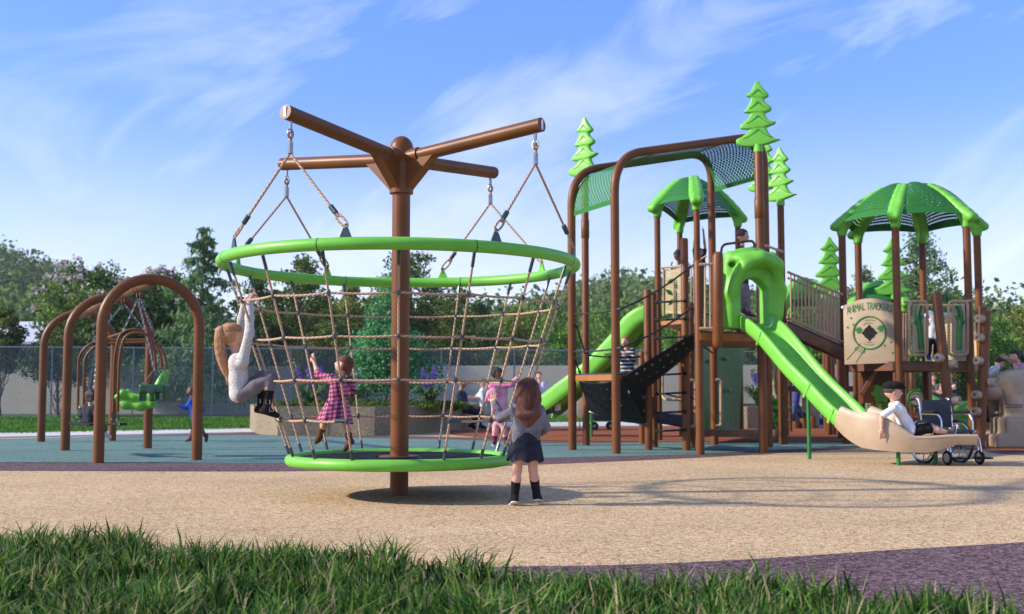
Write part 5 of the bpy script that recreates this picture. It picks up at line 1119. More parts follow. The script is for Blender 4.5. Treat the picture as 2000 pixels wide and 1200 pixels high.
# ---- low far tower with green dome and two fir tree toppers
ft = thing('toddler_tower', 'low far play tower with a dark green dome roof between two lime fir trees', 'play tower', P(1690, 840, 28))
for (px, yb, hgt, yw) in ((1626, 571, 1.34, -8), (1750, 577, 1.38, -10)):
    o, tpt = post(ft, px, 860, yb + 4, r=.07, Y=27.2); tree_topper(o, tpt + V((0, 0, .05)), hgt, math.radians(yw))
ff = [V((P(x, 768, Y).x, Y, P(1700, 598, 28).z)) for x, Y in ((1672, 27.2), (1770, 27.2), (1760, 29.6), (1676, 29.6))]
for f in ff: mb = MB(); mb.lathe((f.x, f.y, 0), [(.06, 0), (.06, f.z)], 14); mb.build('post', 'brown', ft, 50)
bent_roof(ft, ff, sum(ff, V()) / 4, .55, .6, .09, bulge=.30)
ff2 = [V((P(x, 768, Y).x, Y, P(1560, 596, 28).z)) for x, Y in ((1535, 27.2), (1618, 27.2), (1612, 29.4), (1542, 29.4))]
for f in ff2: mb = MB(); mb.lathe((f.x, f.y, 0), [(.06, 0), (.06, f.z)], 14); mb.build('post', 'brown', ft, 50)
bent_roof(ft, ff2, sum(ff2, V()) / 4, .60, .6, .09, bulge=.3)
deck(ft, [(ff2[0].x, ff2[0].y), (ff[1].x, ff[1].y), (ff[2].x, ff[2].y), (ff2[3].x, ff2[3].y)], 1.15, .12, 'brown_dark')
# ---- slides
def slide(parent, ctr, wd, wall, name, m, n=6, bottom=None, th=.022, taper=None, wall_end=None):
    pth = catmull(ctr, n); N_ = len(pth) - 1
    prof = [(-1.0, -.6), (-1.13, -.1), (-1.16, .5), (-1.15, .9), (-1.08, 1.05), (-.98, 1.02), (-.90, .8), (-.84, .3), (-.70, .06), (-.35, 0), (0, -.01), (.35, 0), (.70, .06), (.84, .3), (.90, .8), (.98, 1.02), (1.08, 1.05), (1.15, .9), (1.16, .5), (1.13, -.1), (1.0, -.6)]
    def fn(u, v):
        f = u * N_; i = min(int(f), N_ - 1); p = pth[i].lerp(pth[i + 1], f - i); a = pth[max(i - 1, 0)]; b = pth[min(i + 2, N_)]; T_ = (b - a).normalized(); S_ = T_.cross(V((0, 0, 1))).normalized(); U_ = S_.cross(T_)
        g = v * (len(prof) - 1); j = min(int(g), len(prof) - 2); x, z = [prof[j][k] + (prof[j + 1][k] - prof[j][k]) * (g - j) for k in (0, 1)]
        wl_ = wall(u) if callable(wall) else wall; bt_ = bottom(u) if callable(bottom) else (bottom or wl_ * .3); w2 = wd / 2 * (1 if taper is None else 1 + (taper - 1) * u)
        return p + S_ * (x * w2) + U_ * (z * wl_ if z > 0 else z / .6 * bt_)
    mb = MB(); mb.grid(fn, N_, (len(prof) - 1) * 2, th); return mb.build(name, m, parent, 60), fn
ws = thing('wave_slide', 'lime front slide with a tan run-out tray coming down from the hooded tower', 'slide', G(1755, 909))
ctr = [P(1470, 634, 18.9), P(1482, 640, 18.55), P(1510, 665, 18.1), P(1566, 732, 17.45), P(1622, 790, 16.95), P(1662, 828, 16.6), P(1700, 853, 16.35)]
_, sfn = slide(ws, ctr, .52, .165, 'slide_chute', 'lime', 7)
for u in (.34, .60, .78):
    a = sfn(u, .93); b = sfn(u + .035, .93); c_ = sfn(u, .88); mb = MB(); up_ = (sfn(u, .82) - sfn(u, .98)).normalized(); mb.bar(a - up_ * .10, a + up_ * .14, .035, .05, bev=.012); mb.build('chute_flange', 'lime', ws)
for (v0, v1) in ((.36, .64),):
    for u in (.42, .62, .82):
        mb = MB(); mb.tube([sfn(u, v0 + (v1 - v0) * i / 8) + V((0, 0, .012)) for i in range(9)], .004, 4); mb.build('bed_seam', 'lime_dark', ws)
trs = [P(1664, 820, 16.62), P(1700, 843, 16.35), P(1745, 853, 16.1), P(1800, 855, 16.0), P(1850, 852, 15.95), P(1897, 852, 15.9)]
slide(ws, trs, .60, lambda u: .20 + .10 * min(1, u / .3) if u < .34 else max(.02, .30 * (1 - (u - .34) / .20)), 'run_out_tray', 'tan', 8, bottom=lambda u: .10 + .09 * min(1, u / .25) * max(.0, 1 - max(0, u - .62) / .22), th=.03)
for (px, py, yt) in ((1581, 897, 748), (1755, 909, 870), (1828, 907, 866)):
    b_ = G(px, py); zt = P(px, yt, b_.y).z; mb = MB(); mb.lathe((b_.x, b_.y, -.02), [(.03, 0), (.03, zt + .02)], 12); mb.build('support_leg', 'forest', ws, 50)
rs = thing('wave_slide', 'rear lime slide curving down to the left behind the brown arches', 'slide', P(1070, 820, 26))
slide(rs, [P(1300, 616, 24.8), P(1262, 628, 24.9), P(1225, 672, 25.2), P(1175, 722, 25.6), P(1118, 768, 26.0), P(1078, 800, 26.4), P(1052, 812, 26.8)], .70, .26, 'slide_chute', 'lime', 6)
mb = MB(); q = P(1155, 830, 25.8); mb.tube([V((q.x, 25.8, 0)), P(1155, 762, 25.8)], .03, 8); mb.build('support_leg', 'forest', rs)
# ---------------------------------------------------------------- smaller play pieces round the towers
def leg(mb, px, y0, Y, r=.05): b = V((P(px, 768, Y).x, Y, 0)); mb.lathe((b.x, b.y, -.02), [(r, 0), (r, P(px, y0, Y).z)], 14)
fl_t = thing('flower_panel', 'lime flower shaped panel on the dark stair panel behind the capped boy', 'play panel', P(1722, 770, 22.4))
q = P(1721, 769, 22.45); pts = [(.175 * (1 + .16 * math.cos(6 * t)) * math.cos(t), .175 * (1 + .16 * math.cos(6 * t)) * math.sin(t)) for t in [i * math.pi / 36 for i in range(72)]]
outline_solid('petals', pts, q, (1, 0, 0), (0, 0, 1), .05, .015, 'lime', fl_t); mb = MB(); mb.lathe(q - V((0, .02, 0)), [(.06, -.02), (.055, .02)], 18, (0, -1, 0)); mb.build('flower_centre', 'tan', fl_t)
mb = MB(); mb.bar(q + V((0, .02, 0)), q + V((0, .42, 0)), .04, .04); mb.build('bracket', 'brown_dark', fl_t)
sp_t = thing('spiral_panel', 'round tan spiral disc with green rim between two posts', 'play panel', P(1788, 800, 21.6))
q = P(1788, 778, 21.6); mb = MB(); mb.lathe(q, [(.125, -.02), (.125, .02)], 28, (0, -1, 0)); dsc = mb.build('disc', 'tan', sp_t)
mb = MB(); mb.tube([q + V((.14 * math.cos(t), 0, .14 * math.sin(t))) for t in [i * math.pi / 16 for i in range(32)]], .024, 8, closed=True); mb.build('rim', 'forest', sp_t)
mb = MB(); mb.tube([q + V((.012 * t * math.cos(t * 1.0), -.022, .012 * t * math.sin(t * 1.0))) for t in [i * .25 for i in range(36)]], .004, 4); mb.ball(q + V((.03, -.024, .08)), .018, 8); mb.build('spiral_groove', 'brown_dark', dsc)
mb = MB(); mb.tube([q - V((0, -.03, .1)), V((q.x, q.y + .03, 0))], .03, 10); mb.build('stand', 'brown', sp_t)
# stepping pods on a tan post
pd = thing('pod_steps', 'lime leaf shaped stepping pods on a tan pole under the front slide', 'play steps', P(1518, 850, 24))
mb = MB(); leg(mb, 1521, 690, 24.0, .075); mb.build('pole', 'tan', pd)
for (x, y, r) in ((1519, 782, .20), (1521, 798, .26), (1513, 823, .30)):
    q = P(x, y, 23.8); s = SDF(); s.ell(q, (r, r * .9, .045), k=.05)
    for k in range(5): t = k * 1.2566 + x; s.ell(q + V((math.cos(t) * r * .7, math.sin(t) * r * .6, .02)), (r * .38, r * .34, .05), k=.05)
    s.cap(q - V((0, 0, .10)), q, .08, .12, k=.08); sdf_build('pod', [(s, .022)], ['lime'], pd)
mb = MB(); mb.tube(fillet([P(1512, 826, 23.6), P(1517, 840, 23.5), P(1513, 858, 23.5), P(1506, 862, 23.5)], .1), .022, 8); mb.build('handle', 'tan_metal', pd)
# tan game table panel with the adult
gt = thing('activity_panel', 'tan play panel with curled groove beside the person in jeans', 'play panel', P(1592, 836, 32.6))
mb = MB(); a, b = P(1566, 768, 32.6), P(1622, 806, 32.6); mb.box((a + b) / 2, (b.x - a.x, .08, a.z - b.z), bev=.02); bd = mb.build('board', 'tan', gt)
mb = MB(); c = (a + b) / 2 - V((0, .045, 0)); mb.tube([c + V((.012 * t * math.cos(t), 0, .010 * t * math.sin(t))) for t in [i * .3 for i in range(36)]], .006, 4); mb.build('groove', 'brown_dark', bd)
for x in (1571, 1617): mb = MB(); leg(mb, x, 806, 32.7, .05); mb.build('leg', 'brown', gt)
# brown crawl steps under the bridge
for (x0, x1, yt, Y) in ((1556, 1580, 806, 27), (1580, 1622, 806, 27.5), (1470, 1492, 838, 27)):
    pass
st_t = thing('stump_steps', 'row of short brown round stump posts behind the slide', 'stepping posts', P(1560, 836, 32))
for (x, yt) in ((1553, 828), (1569, 822), (1586, 818)): mb = MB(); leg(mb, x, yt - 6, 32, .11); mb.build('stump', 'brown', st_t)
# lime boulder climbers on the right
def boulder(label, specs, m='lime', vox=.035):
    q = P(*specs[0][:3]); t = thing('moulded_boulder', label, 'play boulder', (q.x, q.y, 0)); s = SDF()
    for (x, y, Y, rx, ry, rz) in specs: s.ell(P(x, y, Y), (rx, ry, rz), k=.08)
    s.cut((0, 0, 0), (0, 0, -1)); sdf_build('boulder_shell', [(s, vox)], [m], t); return t
t_ = boulder('lime moulded rock climber behind the wheelchair', [(1826, 812, 25, .26, .3, .40), (1816, 790, 25, .16, .2, .22), (1845, 825, 24.8, .32, .3, .35)])
t_ = boulder('low lime moulded rock with tan lip right of the wheelchair', [(1895, 822, 24.0, .42, .4, .42), (1930, 822, 23.6, .34, .4, .48), (1880, 845, 23.7, .3, .3, .25)])
mb = MB(); a, b = P(1880, 792, 24), P(1930, 800, 24); mb.box((a + b) / 2, (b.x - a.x, .5, .10), bev=.03); mb.build('seat_ledge', 'tan', t_)
# tan rock climber at right edge with steps
rc = thing('rock_climber', 'large tan moulded rock climber with arched top at the right edge', 'climber', G(1960, 874))
def RP(x, y, o=0.0): return P(x, y, 21.0 + o)
s = SDF()
s.chain([RP(1990, 870, .3), RP(1985, 800, .3), RP(1975, 750, .3), RP(1952, 738, .3)], [.30, .26, .24, .10], .12)
s.chain([RP(2020, 872, .4), RP(2022, 800, .4), RP(2005, 745, .4), RP(1975, 738, .4)], [.34, .34, .26, .12], .12)
s.box(RP(1992, 850, .2), (.36, .34, .28), rnd=.05, k=.08); s.box(RP(1948, 862, .1), (.10, .25, .10), rnd=.03, k=.06)
s.chain([RP(1938, 742, .8), RP(1926, 760, .8), RP(1940, 800, .9), RP(1945, 872, 1.0)], [.10, .16, .17, .16], .1)
s.ell(RP(1944, 748, .5), (.26, .3, .09), k=.08); s.ell(RP(1936, 766, .4), (.20, .22, .16), k=.08)
s.cut((0, 0, 0), (0, 0, -1)); rk = sdf_build('rock_body', [(s, .028)], ['tan'], rc)
mb = MB()
for (x0, y0, x1, y1) in ((1962, 790, 1998, 792), (1964, 796, 1996, 796), (1960, 836, 1998, 840), (1958, 760, 1966, 790)): mb.tube([RP(x0, y0, -.03), RP(x1, y1, -.03)], .008, 5)
mb.build('rock_groove', 'brown_dark', rk)
mb = MB(); mb.bar(RP(1940, 806, .5), RP(1976, 806, .5), .4, .05); mb.bar(RP(1944, 825, .5), RP(1976, 825, .5), .4, .06); mb.build('foot_ledge', 'tan', rc)
# stroller wheels and a small sign past the rear slide
tr = thing('wagon', 'small dark wagon parked on the path behind the low net platform', 'wagon', P(1176, 838, 31))
mb = MB(); a = P(1176, 815, 31); mb.box(a, (.50, .35, .20), bev=.03); mb.tube([a + V((-.25, 0, .05)), a + V((-.45, 0, .35))], .015, 6); mb.build('body', 'navy', tr)
for sx in (-.22, .22):
    for sy in (-.18, .18): mb = MB(); c = V((a.x + sx, 31 + sy, .11)); mb.lathe(c, [(.11, -.02), (.11, .02)], 16, (0, 1, 0)); w_ = mb.build('wheel', 'black', tr); mb = MB(); mb.lathe(c, [(.05, -.024), (.05, .024)], 12, (0, 1, 0)); mb.build('hub', 'steel', w_)
sg = thing('small_sign', 'small pale panel on two thin legs beside the rear slide', 'sign', P(1141, 836, 30))
mb = MB(); a = P(1141, 798, 30); mb.box(a, (.34, .03, .5), bev=.01); mb.build('board', 'tan', sg)
for sx in (-.12, .12): mb = MB(); mb.tube([V((a.x + sx, 30.02, 0)), V((a.x + sx, 30.02, a.z))], .015, 6); mb.build('leg', 'brown', sg)
# ---------------------------------------------------------------- wheelchair behind the tray
WC = V((P(1846, 768, 16.35).x, 16.35, 0)); wc = thing('wheelchair', 'empty wheelchair with black seat and chromed frame behind the slide tray', 'wheelchair', WC)
fw = V((.55, -.83, 0)).normalized(); rt = V((-fw.y, fw.x, 0)) * -1           # faces the camera, a little to the right
rt = V((.96, .28, 0)).normalized(); fw = V((.28, -.96, 0)).normalized()
def W(r, f, z): return WC + rt * r + fw * f + V((0, 0, z))
for sx in (-.30, .30):
    c = W(sx, -.12, .30); mb = MB(); R = .30
    mb.tube([c + fw * (R * math.cos(t)) + V((0, 0, R * math.sin(t))) for t in [i * math.pi / 18 for i in range(36)]], .016, 8, closed=True); wh = mb.build('wheel_tyre', 'black', wc)
    mb = MB(); mb.tube([c + rt * math.copysign(.03, sx) + fw * (.26 * math.cos(t)) + V((0, 0, .26 * math.sin(t))) for t in [i * math.pi / 18 for i in range(36)]], .008, 6, closed=True); mb.tube([c + fw * (.275 * math.cos(t)) + V((0, 0, .275 * math.sin(t))) for t in [i * math.pi / 18 for i in range(36)]], .010, 6, closed=True); mb.build('hand_rim', 'chrome', wh)
    mb = MB(); mb.lathe(c - rt * .035, [(.03, 0), (.03, .07)], 12, rt)
    for k in range(8): t = k * math.pi / 4; mb.tube([c, c + fw * (.28 * math.cos(t)) + V((0, 0, .28 * math.sin(t)))], .009, 5)
    mb.build('spokes', 'steel', wh)
    c = W(sx * .88, .36, .10); mb = MB(); mb.tube([c + fw * (.08 * math.cos(t)) + V((0, 0, .08 * math.sin(t))) for t in [i * math.pi / 10 for i in range(20)]], .022, 8, closed=True); cs_ = mb.build('caster', 'black', wc)
    mb = MB(); mb.lathe(c - rt * .015, [(.065, 0), (.065, .03)], 14, rt); mb.build('caster_hub', 'steel', cs_)
    mb = MB(); s_ = math.copysign(1, sx); x = sx * .86
    mb.tube(fillet([W(x, -.42, .90), W(x, -.28, .93), W(x, -.24, .86), W(x, -.20, .50), W(x, -.20, .22)], .06, 5), .013, 8)
    mb.tube(fillet([W(x, -.20, .70), W(x, .18, .70), W(x, .24, .62), W(x, .24, .42), W(x, .36, .38), W(x, .42, .12)], .06, 5), .013, 8)
    mb.tube([W(x, -.22, .46), W(x, .30, .46)], .013, 8); mb.tube([W(x, -.2, .26), W(x, .34, .24)], .012, 8); mb.tube([W(x, .34, .24), W(x, .36, .12)], .012, 6)
    mb.build('side_frame', 'chrome', wc)
    mb = MB(); mb.box(W(x, .0, .73), (.05, .34, .035), rt, fw, bev=.012); mb.build('arm_pad', 'black', wc)
    mb = MB(); mb.tube([W(x, -.44, .90), W(x, -.34, .92)], .02, 8); mb.build('push_grip', 'black', wc)
    mb = MB(); mb.box(W(x * .72, .52, .10), (.20, .20, .025), rt, fw, bev=.008); mb.build('footrest', 'black', wc)
mb = MB(); mb.grid(lambda u, v: W(-.25 + .5 * u, -.21 - .05 * math.sin(math.pi * u), .50 + .40 * v), 8, 6, .02); mb.build('backrest', 'navy', wc)
mb = MB(); mb.grid(lambda u, v: W(-.25 + .5 * u, -.20 + .46 * v, .47 - .03 * math.sin(math.pi * u)), 8, 6, .03); mb.build('seat', 'navy', wc)
mb = MB(); mb.tube([W(-.25, .0, .22), W(.25, .0, .45)], .011, 6); mb.tube([W(.25, .02, .22), W(-.25, .02, .45)], .011, 6); mb.build('cross_brace', 'steel_dark', wc)
# ---------------------------------------------------------------- people
SKIN = {}
def skin(name, c): SKIN[name] = M['skin_' + name] = mat('skin ' + name, c, 0.55, var=0.06, vscale=14, spec=0.35, bump=0.03, bscale=200)
skin('fair', (0.60, 0.33, 0.235)); skin('tan', (0.42, 0.22, 0.14)); skin('brown', (0.17, 0.075, 0.042)); skin('deep', (0.10, 0.045, 0.028))
M['eye_white'] = mat('eye white', (0.7, 0.68, 0.66), 0.3); M['eye_dark'] = mat('iris', (0.03, 0.018, 0.012), 0.25); M['lip'] = mat('lips', (0.42, 0.15, 0.12), 0.5)
def cloth(key, c, var=.12, bump=.5, bs=26, col2=None, vs_=9): M[key] = mat('cloth ' + key, c, 0.9, var=var, vscale=vs_, bump=bump, bscale=bs, spec=0.15, col2=col2); return key
def hairm(key, c): M[key] = mat('hair ' + key, c, 0.5, var=.30, vscale=22, bump=.6, bscale=60, spec=.4, stretch=(5, 5, .5)); return key
cloth('knit_white', (.56, .53, .51), .25, .8, 95, vs_=60); cloth('grey_legging', (.15, .13, .15)); cloth('boot_black', (.012, .011, .012), .3, .3); cloth('white_tee', (.72, .71, .72), .05, .4); cloth('black_short', (.012, .012, .014)); cloth('grey_shoe', (.06, .06, .075)); cloth('charcoal_knit', (.17, .16, .185), .22, .8, 40); cloth('dark_denim', (.022, .024, .036), .3, .6, 60); cloth('boot_brown', (.11, .045, .022), .25, .3)
cloth('royal_blue', (.03, .085, .42)); cloth('navy_short', (.02, .022, .035)); cloth('white_sock', (.7, .7, .7), .05, .2); cloth('plum_shoe', (.10, .035, .05)); cloth('dark_hoodie', (.035, .035, .045)); cloth('pink_tiedye', (.66, .48, .47), col2=(.75, .17, .42), vs_=5); cloth('pink_pant', (.62, .22, .25), col2=(.68, .42, .40), vs_=12); cloth('navy_tee', (.035, .045, .08)); cloth('black_pant', (.018, .018, .022)); cloth('pale_shirt', (.55, .60, .60)); cloth('khaki', (.40, .34, .26)); cloth('pale_violet', (.50, .47, .56)); cloth('navy_sweater', (.05, .06, .20)); cloth('jeans', (.055, .085, .17), .3); cloth('pink_top', (.55, .34, .42)); cloth('grey_pant', (.20, .18, .21)); cloth('tank_grey', (.08, .08, .085)); cloth('skirt_print', (.18, .16, .36), col2=(.5, .45, .55), vs_=22); cloth('denim_white', (.5, .52, .6))
M['plaid_pink'] = plaid('pink and navy plaid cotton', (.62, .14, .26), (.23, .045, .12), (.022, .014, .045), 23); M['stripe'] = stripes('navy and white striped jersey', (.022, .025, .05), (.62, .6, .6), 15, .28)
hairm('blonde', (.47, .235, .115)); hairm('auburn', (.125, .040, .022)); hairm('redbrown', (.17, .055, .028)); hairm('black_hair', (.012, .010, .010)); hairm('brown_hair', (.06, .030, .020)); hairm('ginger', (.33, .11, .035))
M['sole'] = mat('pale sole', (.6, .58, .55), .7, var=.1)
def dirv(deg, el=0.0): a, e = math.radians(deg), math.radians(el); return V((math.cos(a) * math.cos(e), math.sin(a) * math.cos(e), math.sin(e)))
def hand_sdf(w, d, pn, L_, side, curl, s, spread=.12):
    """palm, four unequal bent fingers and a thumb from the palm's side; d along the hand, pn out of the palm"""
    d = d.normalized(); x = d.cross(pn).normalized() * side; pn = x.cross(d).normalized() * side
    if pn.length < .1: pn = V((0, 0, 1))
    ax = (x, pn, d); s.box(w + d * (.27 * L_), (.19 * L_, .05 * L_, .22 * L_), ax, rnd=.055 * L_, k=.012)
    for i, (o, ln) in enumerate(((-.17, .40), (-.06, .47), (.06, .50), (.17, .45))):
        p = w + d * (.52 * L_) + x * (o * L_); a = curl * .45; dd = (d + x * (o * spread * 2)).normalized(); rr = .052 * L_
        for k, f in enumerate((.45, .32, .23)):
            a2 = a + curl * .55 * k; q = p + (dd * math.cos(a2) + pn * math.sin(a2)) * (ln * f * L_); s.cap(p, q, rr * (1 - .08 * k), rr * (.92 - .08 * k), k=.003); p = q
    p = w + d * (.16 * L_) + x * (.20 * L_); q = p + (d * .55 + x * .65 + pn * .3).normalized() * (.24 * L_); s.cap(p, q, .072 * L_, .06 * L_, k=.012); s.cap(q, q + (d * .85 + x * .1 + pn * (.25 + curl * .3)).normalized() * (.20 * L_), .058 * L_, .048 * L_, k=.004)
def person(label, J, h, Y, hd, top, bottom, shoes, hair, skn='fair', head=None, vox=.011, group=None, curl=(.4, .4), hand_n=None, child=True, hide=(), headhd=None, pitch=0, shw=1.0, extra=None, palms=None):
    """J joints: pixel x, pixel y and depth offset from Y. top=(material, sleeve 0..2, hem), bottom=(kind, material, length), shoes=(material, shaft, sole), hair=(style, material)"""
    T = {k: (V(v) if isinstance(v, Vector) else P(v[0], v[1], Y + (v[2] if len(v) > 2 else 0))) for k, v in J.items()}
    F_ = dirv(hd); Lf = V((-F_.y, F_.x, 0)); nk, pv = T['neck'], T['pelvis']; up = (nk - pv).normalized(); F_ = (F_ - up * F_.dot(up)).normalized(); Lf = up.cross(F_).normalized()
    hh = head or (.084 if child else .068) * h
    sw = (.098 if child else .108) * h * shw; hwid = .050 * h
    for s_, sg in (('L', 1), ('R', -1)):
        T.setdefault('sh' + s_, nk - up * .032 * h + Lf * (sg * sw)); T.setdefault('hip' + s_, pv + Lf * (sg * hwid) - up * .01 * h)
    low = min(v.z for v in T.values()); base = V((pv.x, pv.y, max(0, low - .04 * h))); t = thing('person', label, 'person', base, group)
    HF = dirv(headhd if headhd is not None else hd, pitch); hc_ = T['head']; HU = (V((0, 0, 1)) * .7 + (hc_ - nk).normalized() * .3); HU = (HU - HF * HU.dot(HF)).normalized(); HL = HU.cross(HF).normalized(); HX = (HF, HL, HU)
    # ---- body: one continuous skin
    b = SDF(); ar = .030 * h if child else .029 * h; lr = (.045 if child else .049) * h; tr_ = (.054 if child else .060) * h
    chest = nk.lerp(pv, .30); waist = nk.lerp(pv, .66)
    for sg in (1, -1): b.chain([nk - up * .05 * h + Lf * sg * sw * .62, chest + Lf * sg * sw * .50, waist + Lf * sg * sw * .40, pv + Lf * sg * hwid * .8], [.042 * h, tr_, tr_ * .92, tr_ * 1.02], .05)
    b.cap(nk - up * .03 * h, hc_ - HU * hh * .35 - HF * hh * .1, .030 * h, .028 * h, k=.02)
    for s_ in 'LR':
        sh, hp = T['sh' + s_], T['hip' + s_]
        if 'el' + s_ in T:
            el, wr = T['el' + s_], T['wr' + s_]; b.cap(sh + (chest - sh) * .25, sh, ar * 1.25, ar * 1.15, k=.03); b.chain([sh, sh.lerp(el, .5), el], [ar * 1.12, ar * 1.0, ar * .82], .02); b.chain([el, el.lerp(wr, .35), wr], [ar * .84, ar * .84, ar * .56], .015)
        if 'kn' + s_ in T:
            kn, an = T['kn' + s_], T['an' + s_]; b.chain([hp, hp.lerp(kn, .45), kn], [lr * 1.12, lr * 1.02, lr * .74], .03); cb = -F_ * lr * .12; b.chain([kn, kn.lerp(an, .32) + cb, an], [lr * .72, lr * .76, lr * .44], .02)
    parts = [(b, vox)]
    hdz = SDF(); hdz.ell(hc_ + HU * hh * .12 - HF * hh * .06, (hh * .90, hh * .76, hh * .86), HX, k=.01); hdz.ell(hc_ - HU * hh * .42 + HF * hh * .22, (hh * .58, hh * .54, hh * .52), HX, k=.04); hdz.cap(hc_ - HU * hh * .3 - HF * hh * .1, nk + (hc_ - nk) * .15, .030 * h, .030 * h, k=.02)
    hdz.cap(hc_ + HF * hh * .80 - HU * hh * .02, hc_ + HF * hh * .93 - HU * hh * .24, hh * .07, hh * .115, k=.02)
    for sg in (1, -1):
        hdz.ell(hc_ + HF * hh * .70 + HL * sg * hh * .30 + HU * hh * .02, (hh * .10, hh * .13, hh * .09), HX, k=.02, sub=1); hdz.ell(hc_ + HF * hh * .655 + HL * sg * hh * .30 + HU * hh * .02, (hh * .12, hh * .12, hh * .075), HX, k=.002, lab=1); hdz.ell(hc_ + HF * hh * .745 + HL * sg * hh * .29 + HU * hh * .02, (hh * .04, hh * .062, hh * .062), HX, k=.001, lab=2)
        hdz.ell(hc_ - HF * hh * .02 + HL * sg * hh * .76 - HU * hh * .06, (hh * .15, hh * .07, hh * .21), HX, k=.012)
        hdz.cap(hc_ + HF * hh * .79 + HL * sg * hh * .16 + HU * hh * .20, hc_ + HF * hh * .70 + HL * sg * hh * .44 + HU * hh * .20, hh * .035, hh * .03, k=.004, lab=4)
    hdz.ell(hc_ + HF * hh * .745 - HU * hh * .50, (hh * .07, hh * .24, hh * .045), HX, k=.006, lab=3); hdz.ell(hc_ + HF * hh * .72 - HU * hh * .58, (hh * .07, hh * .19, hh * .045), HX, k=.006, lab=3)
    parts.append((hdz, max(.0045, vox * .5)))
    HLn = .108 * h
    for i, s_ in enumerate('LR'):
        if 'wr' + s_ in T and ('hand' + s_) not in hide:
            el, wr = T['el' + s_], T['wr' + s_]; dd = (T['ha' + s_] - wr) if 'ha' + s_ in T else (wr - el); pn = (palms or {}).get(s_) or (Lf * (-1 if s_ == 'L' else 1)); pn = V(pn)
            if abs(dd.normalized().dot(pn.normalized())) > .9: pn = F_
            hs_ = SDF(); hand_sdf(wr, dd, pn, HLn, 1 if s_ == 'L' else -1, curl[i], hs_); hs_.cap(wr - dd.normalized() * .02, wr + dd.normalized() * .02, ar * .56, ar * .6, k=.01); parts.append((hs_, max(.0042, min(.0055, vox * .5))))
    if bottom[0] in ('skirt',) or (shoes and shoes[0] is None):
        pass
    sdf_build('body', parts, ['skin_' + skn, 'eye_white', 'eye_dark', 'lip', hair[1]], t)
    # ---- clothes as their own meshes just outside the body
    off = max(.010, vox * .95)
    if top:
        s = SDF(); hem = top[2]
        for sg in (1, -1): s.chain([nk - up * .046 * h + Lf * sg * sw * .60, chest + Lf * sg * sw * .50, waist + Lf * sg * sw * .42, pv + Lf * sg * hwid * .9 - up * hem * h], [.044 * h + off, tr_ + off, tr_ * .96 + off * 1.3, tr_ * 1.02 + off * 1.6], .05)
        s.cut(nk - up * .004 * h, up); len(top) > 3 or s.cut(pv - up * (hem + .035) * h, -up)
        for s_ in 'LR':
            if 'el' + s_ not in T or top[1] <= 0: continue
            sh, el, wr = T['sh' + s_], T['el' + s_], T['wr' + s_]; s.cap(sh + (chest - sh) * .25, sh, ar * 1.25 + off, ar * 1.15 + off, k=.03); f = min(1, top[1]); e2 = sh.lerp(el, f); s.cap(sh, e2, ar * 1.14 + off, ar * (1.12 - .26 * f) + off * 1.15, k=.025)
            if top[1] > 1: f = top[1] - 1; s.chain([el, el.lerp(wr, f * .5), el.lerp(wr, f)], [ar * .88 + off, ar * .84 + off, ar * .68 + off * .9], .02)
        sdf_build('shirt' if top[1] < 1.2 else 'sweater', [(s, vox)], [top[0]], t)
    kind, bm_, ln = bottom
    if kind in ('pants', 'shorts'):
        s = SDF()
        for sg in (1, -1): s.cap(waist.lerp(pv, .45) + Lf * sg * sw * .38, pv + Lf * sg * hwid * .8, tr_ * .92 + off * .5, tr_ * 1.04 + off * .6, k=.04)
        o2 = off * (1.0 if kind == 'shorts' else .75)
        for s_ in 'LR':
            if 'kn' + s_ not in T: continue
            hp, kn, an = T['hip' + s_], T['kn' + s_], T['an' + s_]; f = min(1, ln); s.chain([hp, hp.lerp(kn, .45 * f), hp.lerp(kn, f)], [lr * 1.13 + o2, lr * 1.03 + o2, lr * (1.02 - .26 * f) + o2 * (1.6 if kind == 'shorts' else 1)], .03)
            if ln > 1: f = ln - 1; s.chain([kn, kn.lerp(an, .35 * f), kn.lerp(an, f)], [lr * .76 + o2, lr * .76 + o2, lr * .52 + o2 * 1.2], .02)
        sdf_build('trousers' if kind == 'pants' else 'shorts', [(s, vox)], [bm_], t)
    elif kind == 'skirt':
        hem_c = V(ln[0]) if isinstance(ln[0], Vector) else P(ln[0][0], ln[0][1], Y + ln[0][2]); w0 = pv.lerp(waist, .75); ax = (w0 - hem_c).normalized(); X = (Lf - ax * Lf.dot(ax)).normalized(); Z_ = ax.cross(X); r0, r1 = (.074 * h + off * .6), ln[1]; mb = MB()
        def sk(u, v):
            a = 2 * math.pi * u; r = r0 + (r1 - r0) * v ** .85; pl_ = 1 + (.055 * math.sin(9 * a + 1) + .03 * math.sin(17 * a)) * v; return w0.lerp(hem_c, v) + X * (math.cos(a) * r * pl_ * 1.08) + Z_ * (math.sin(a) * r * pl_ * .86) + ax * (.012 * math.sin(7 * a) * v)
        mb.grid(sk, 54, 12, .012); mb.build('skirt', bm_, t, 80)
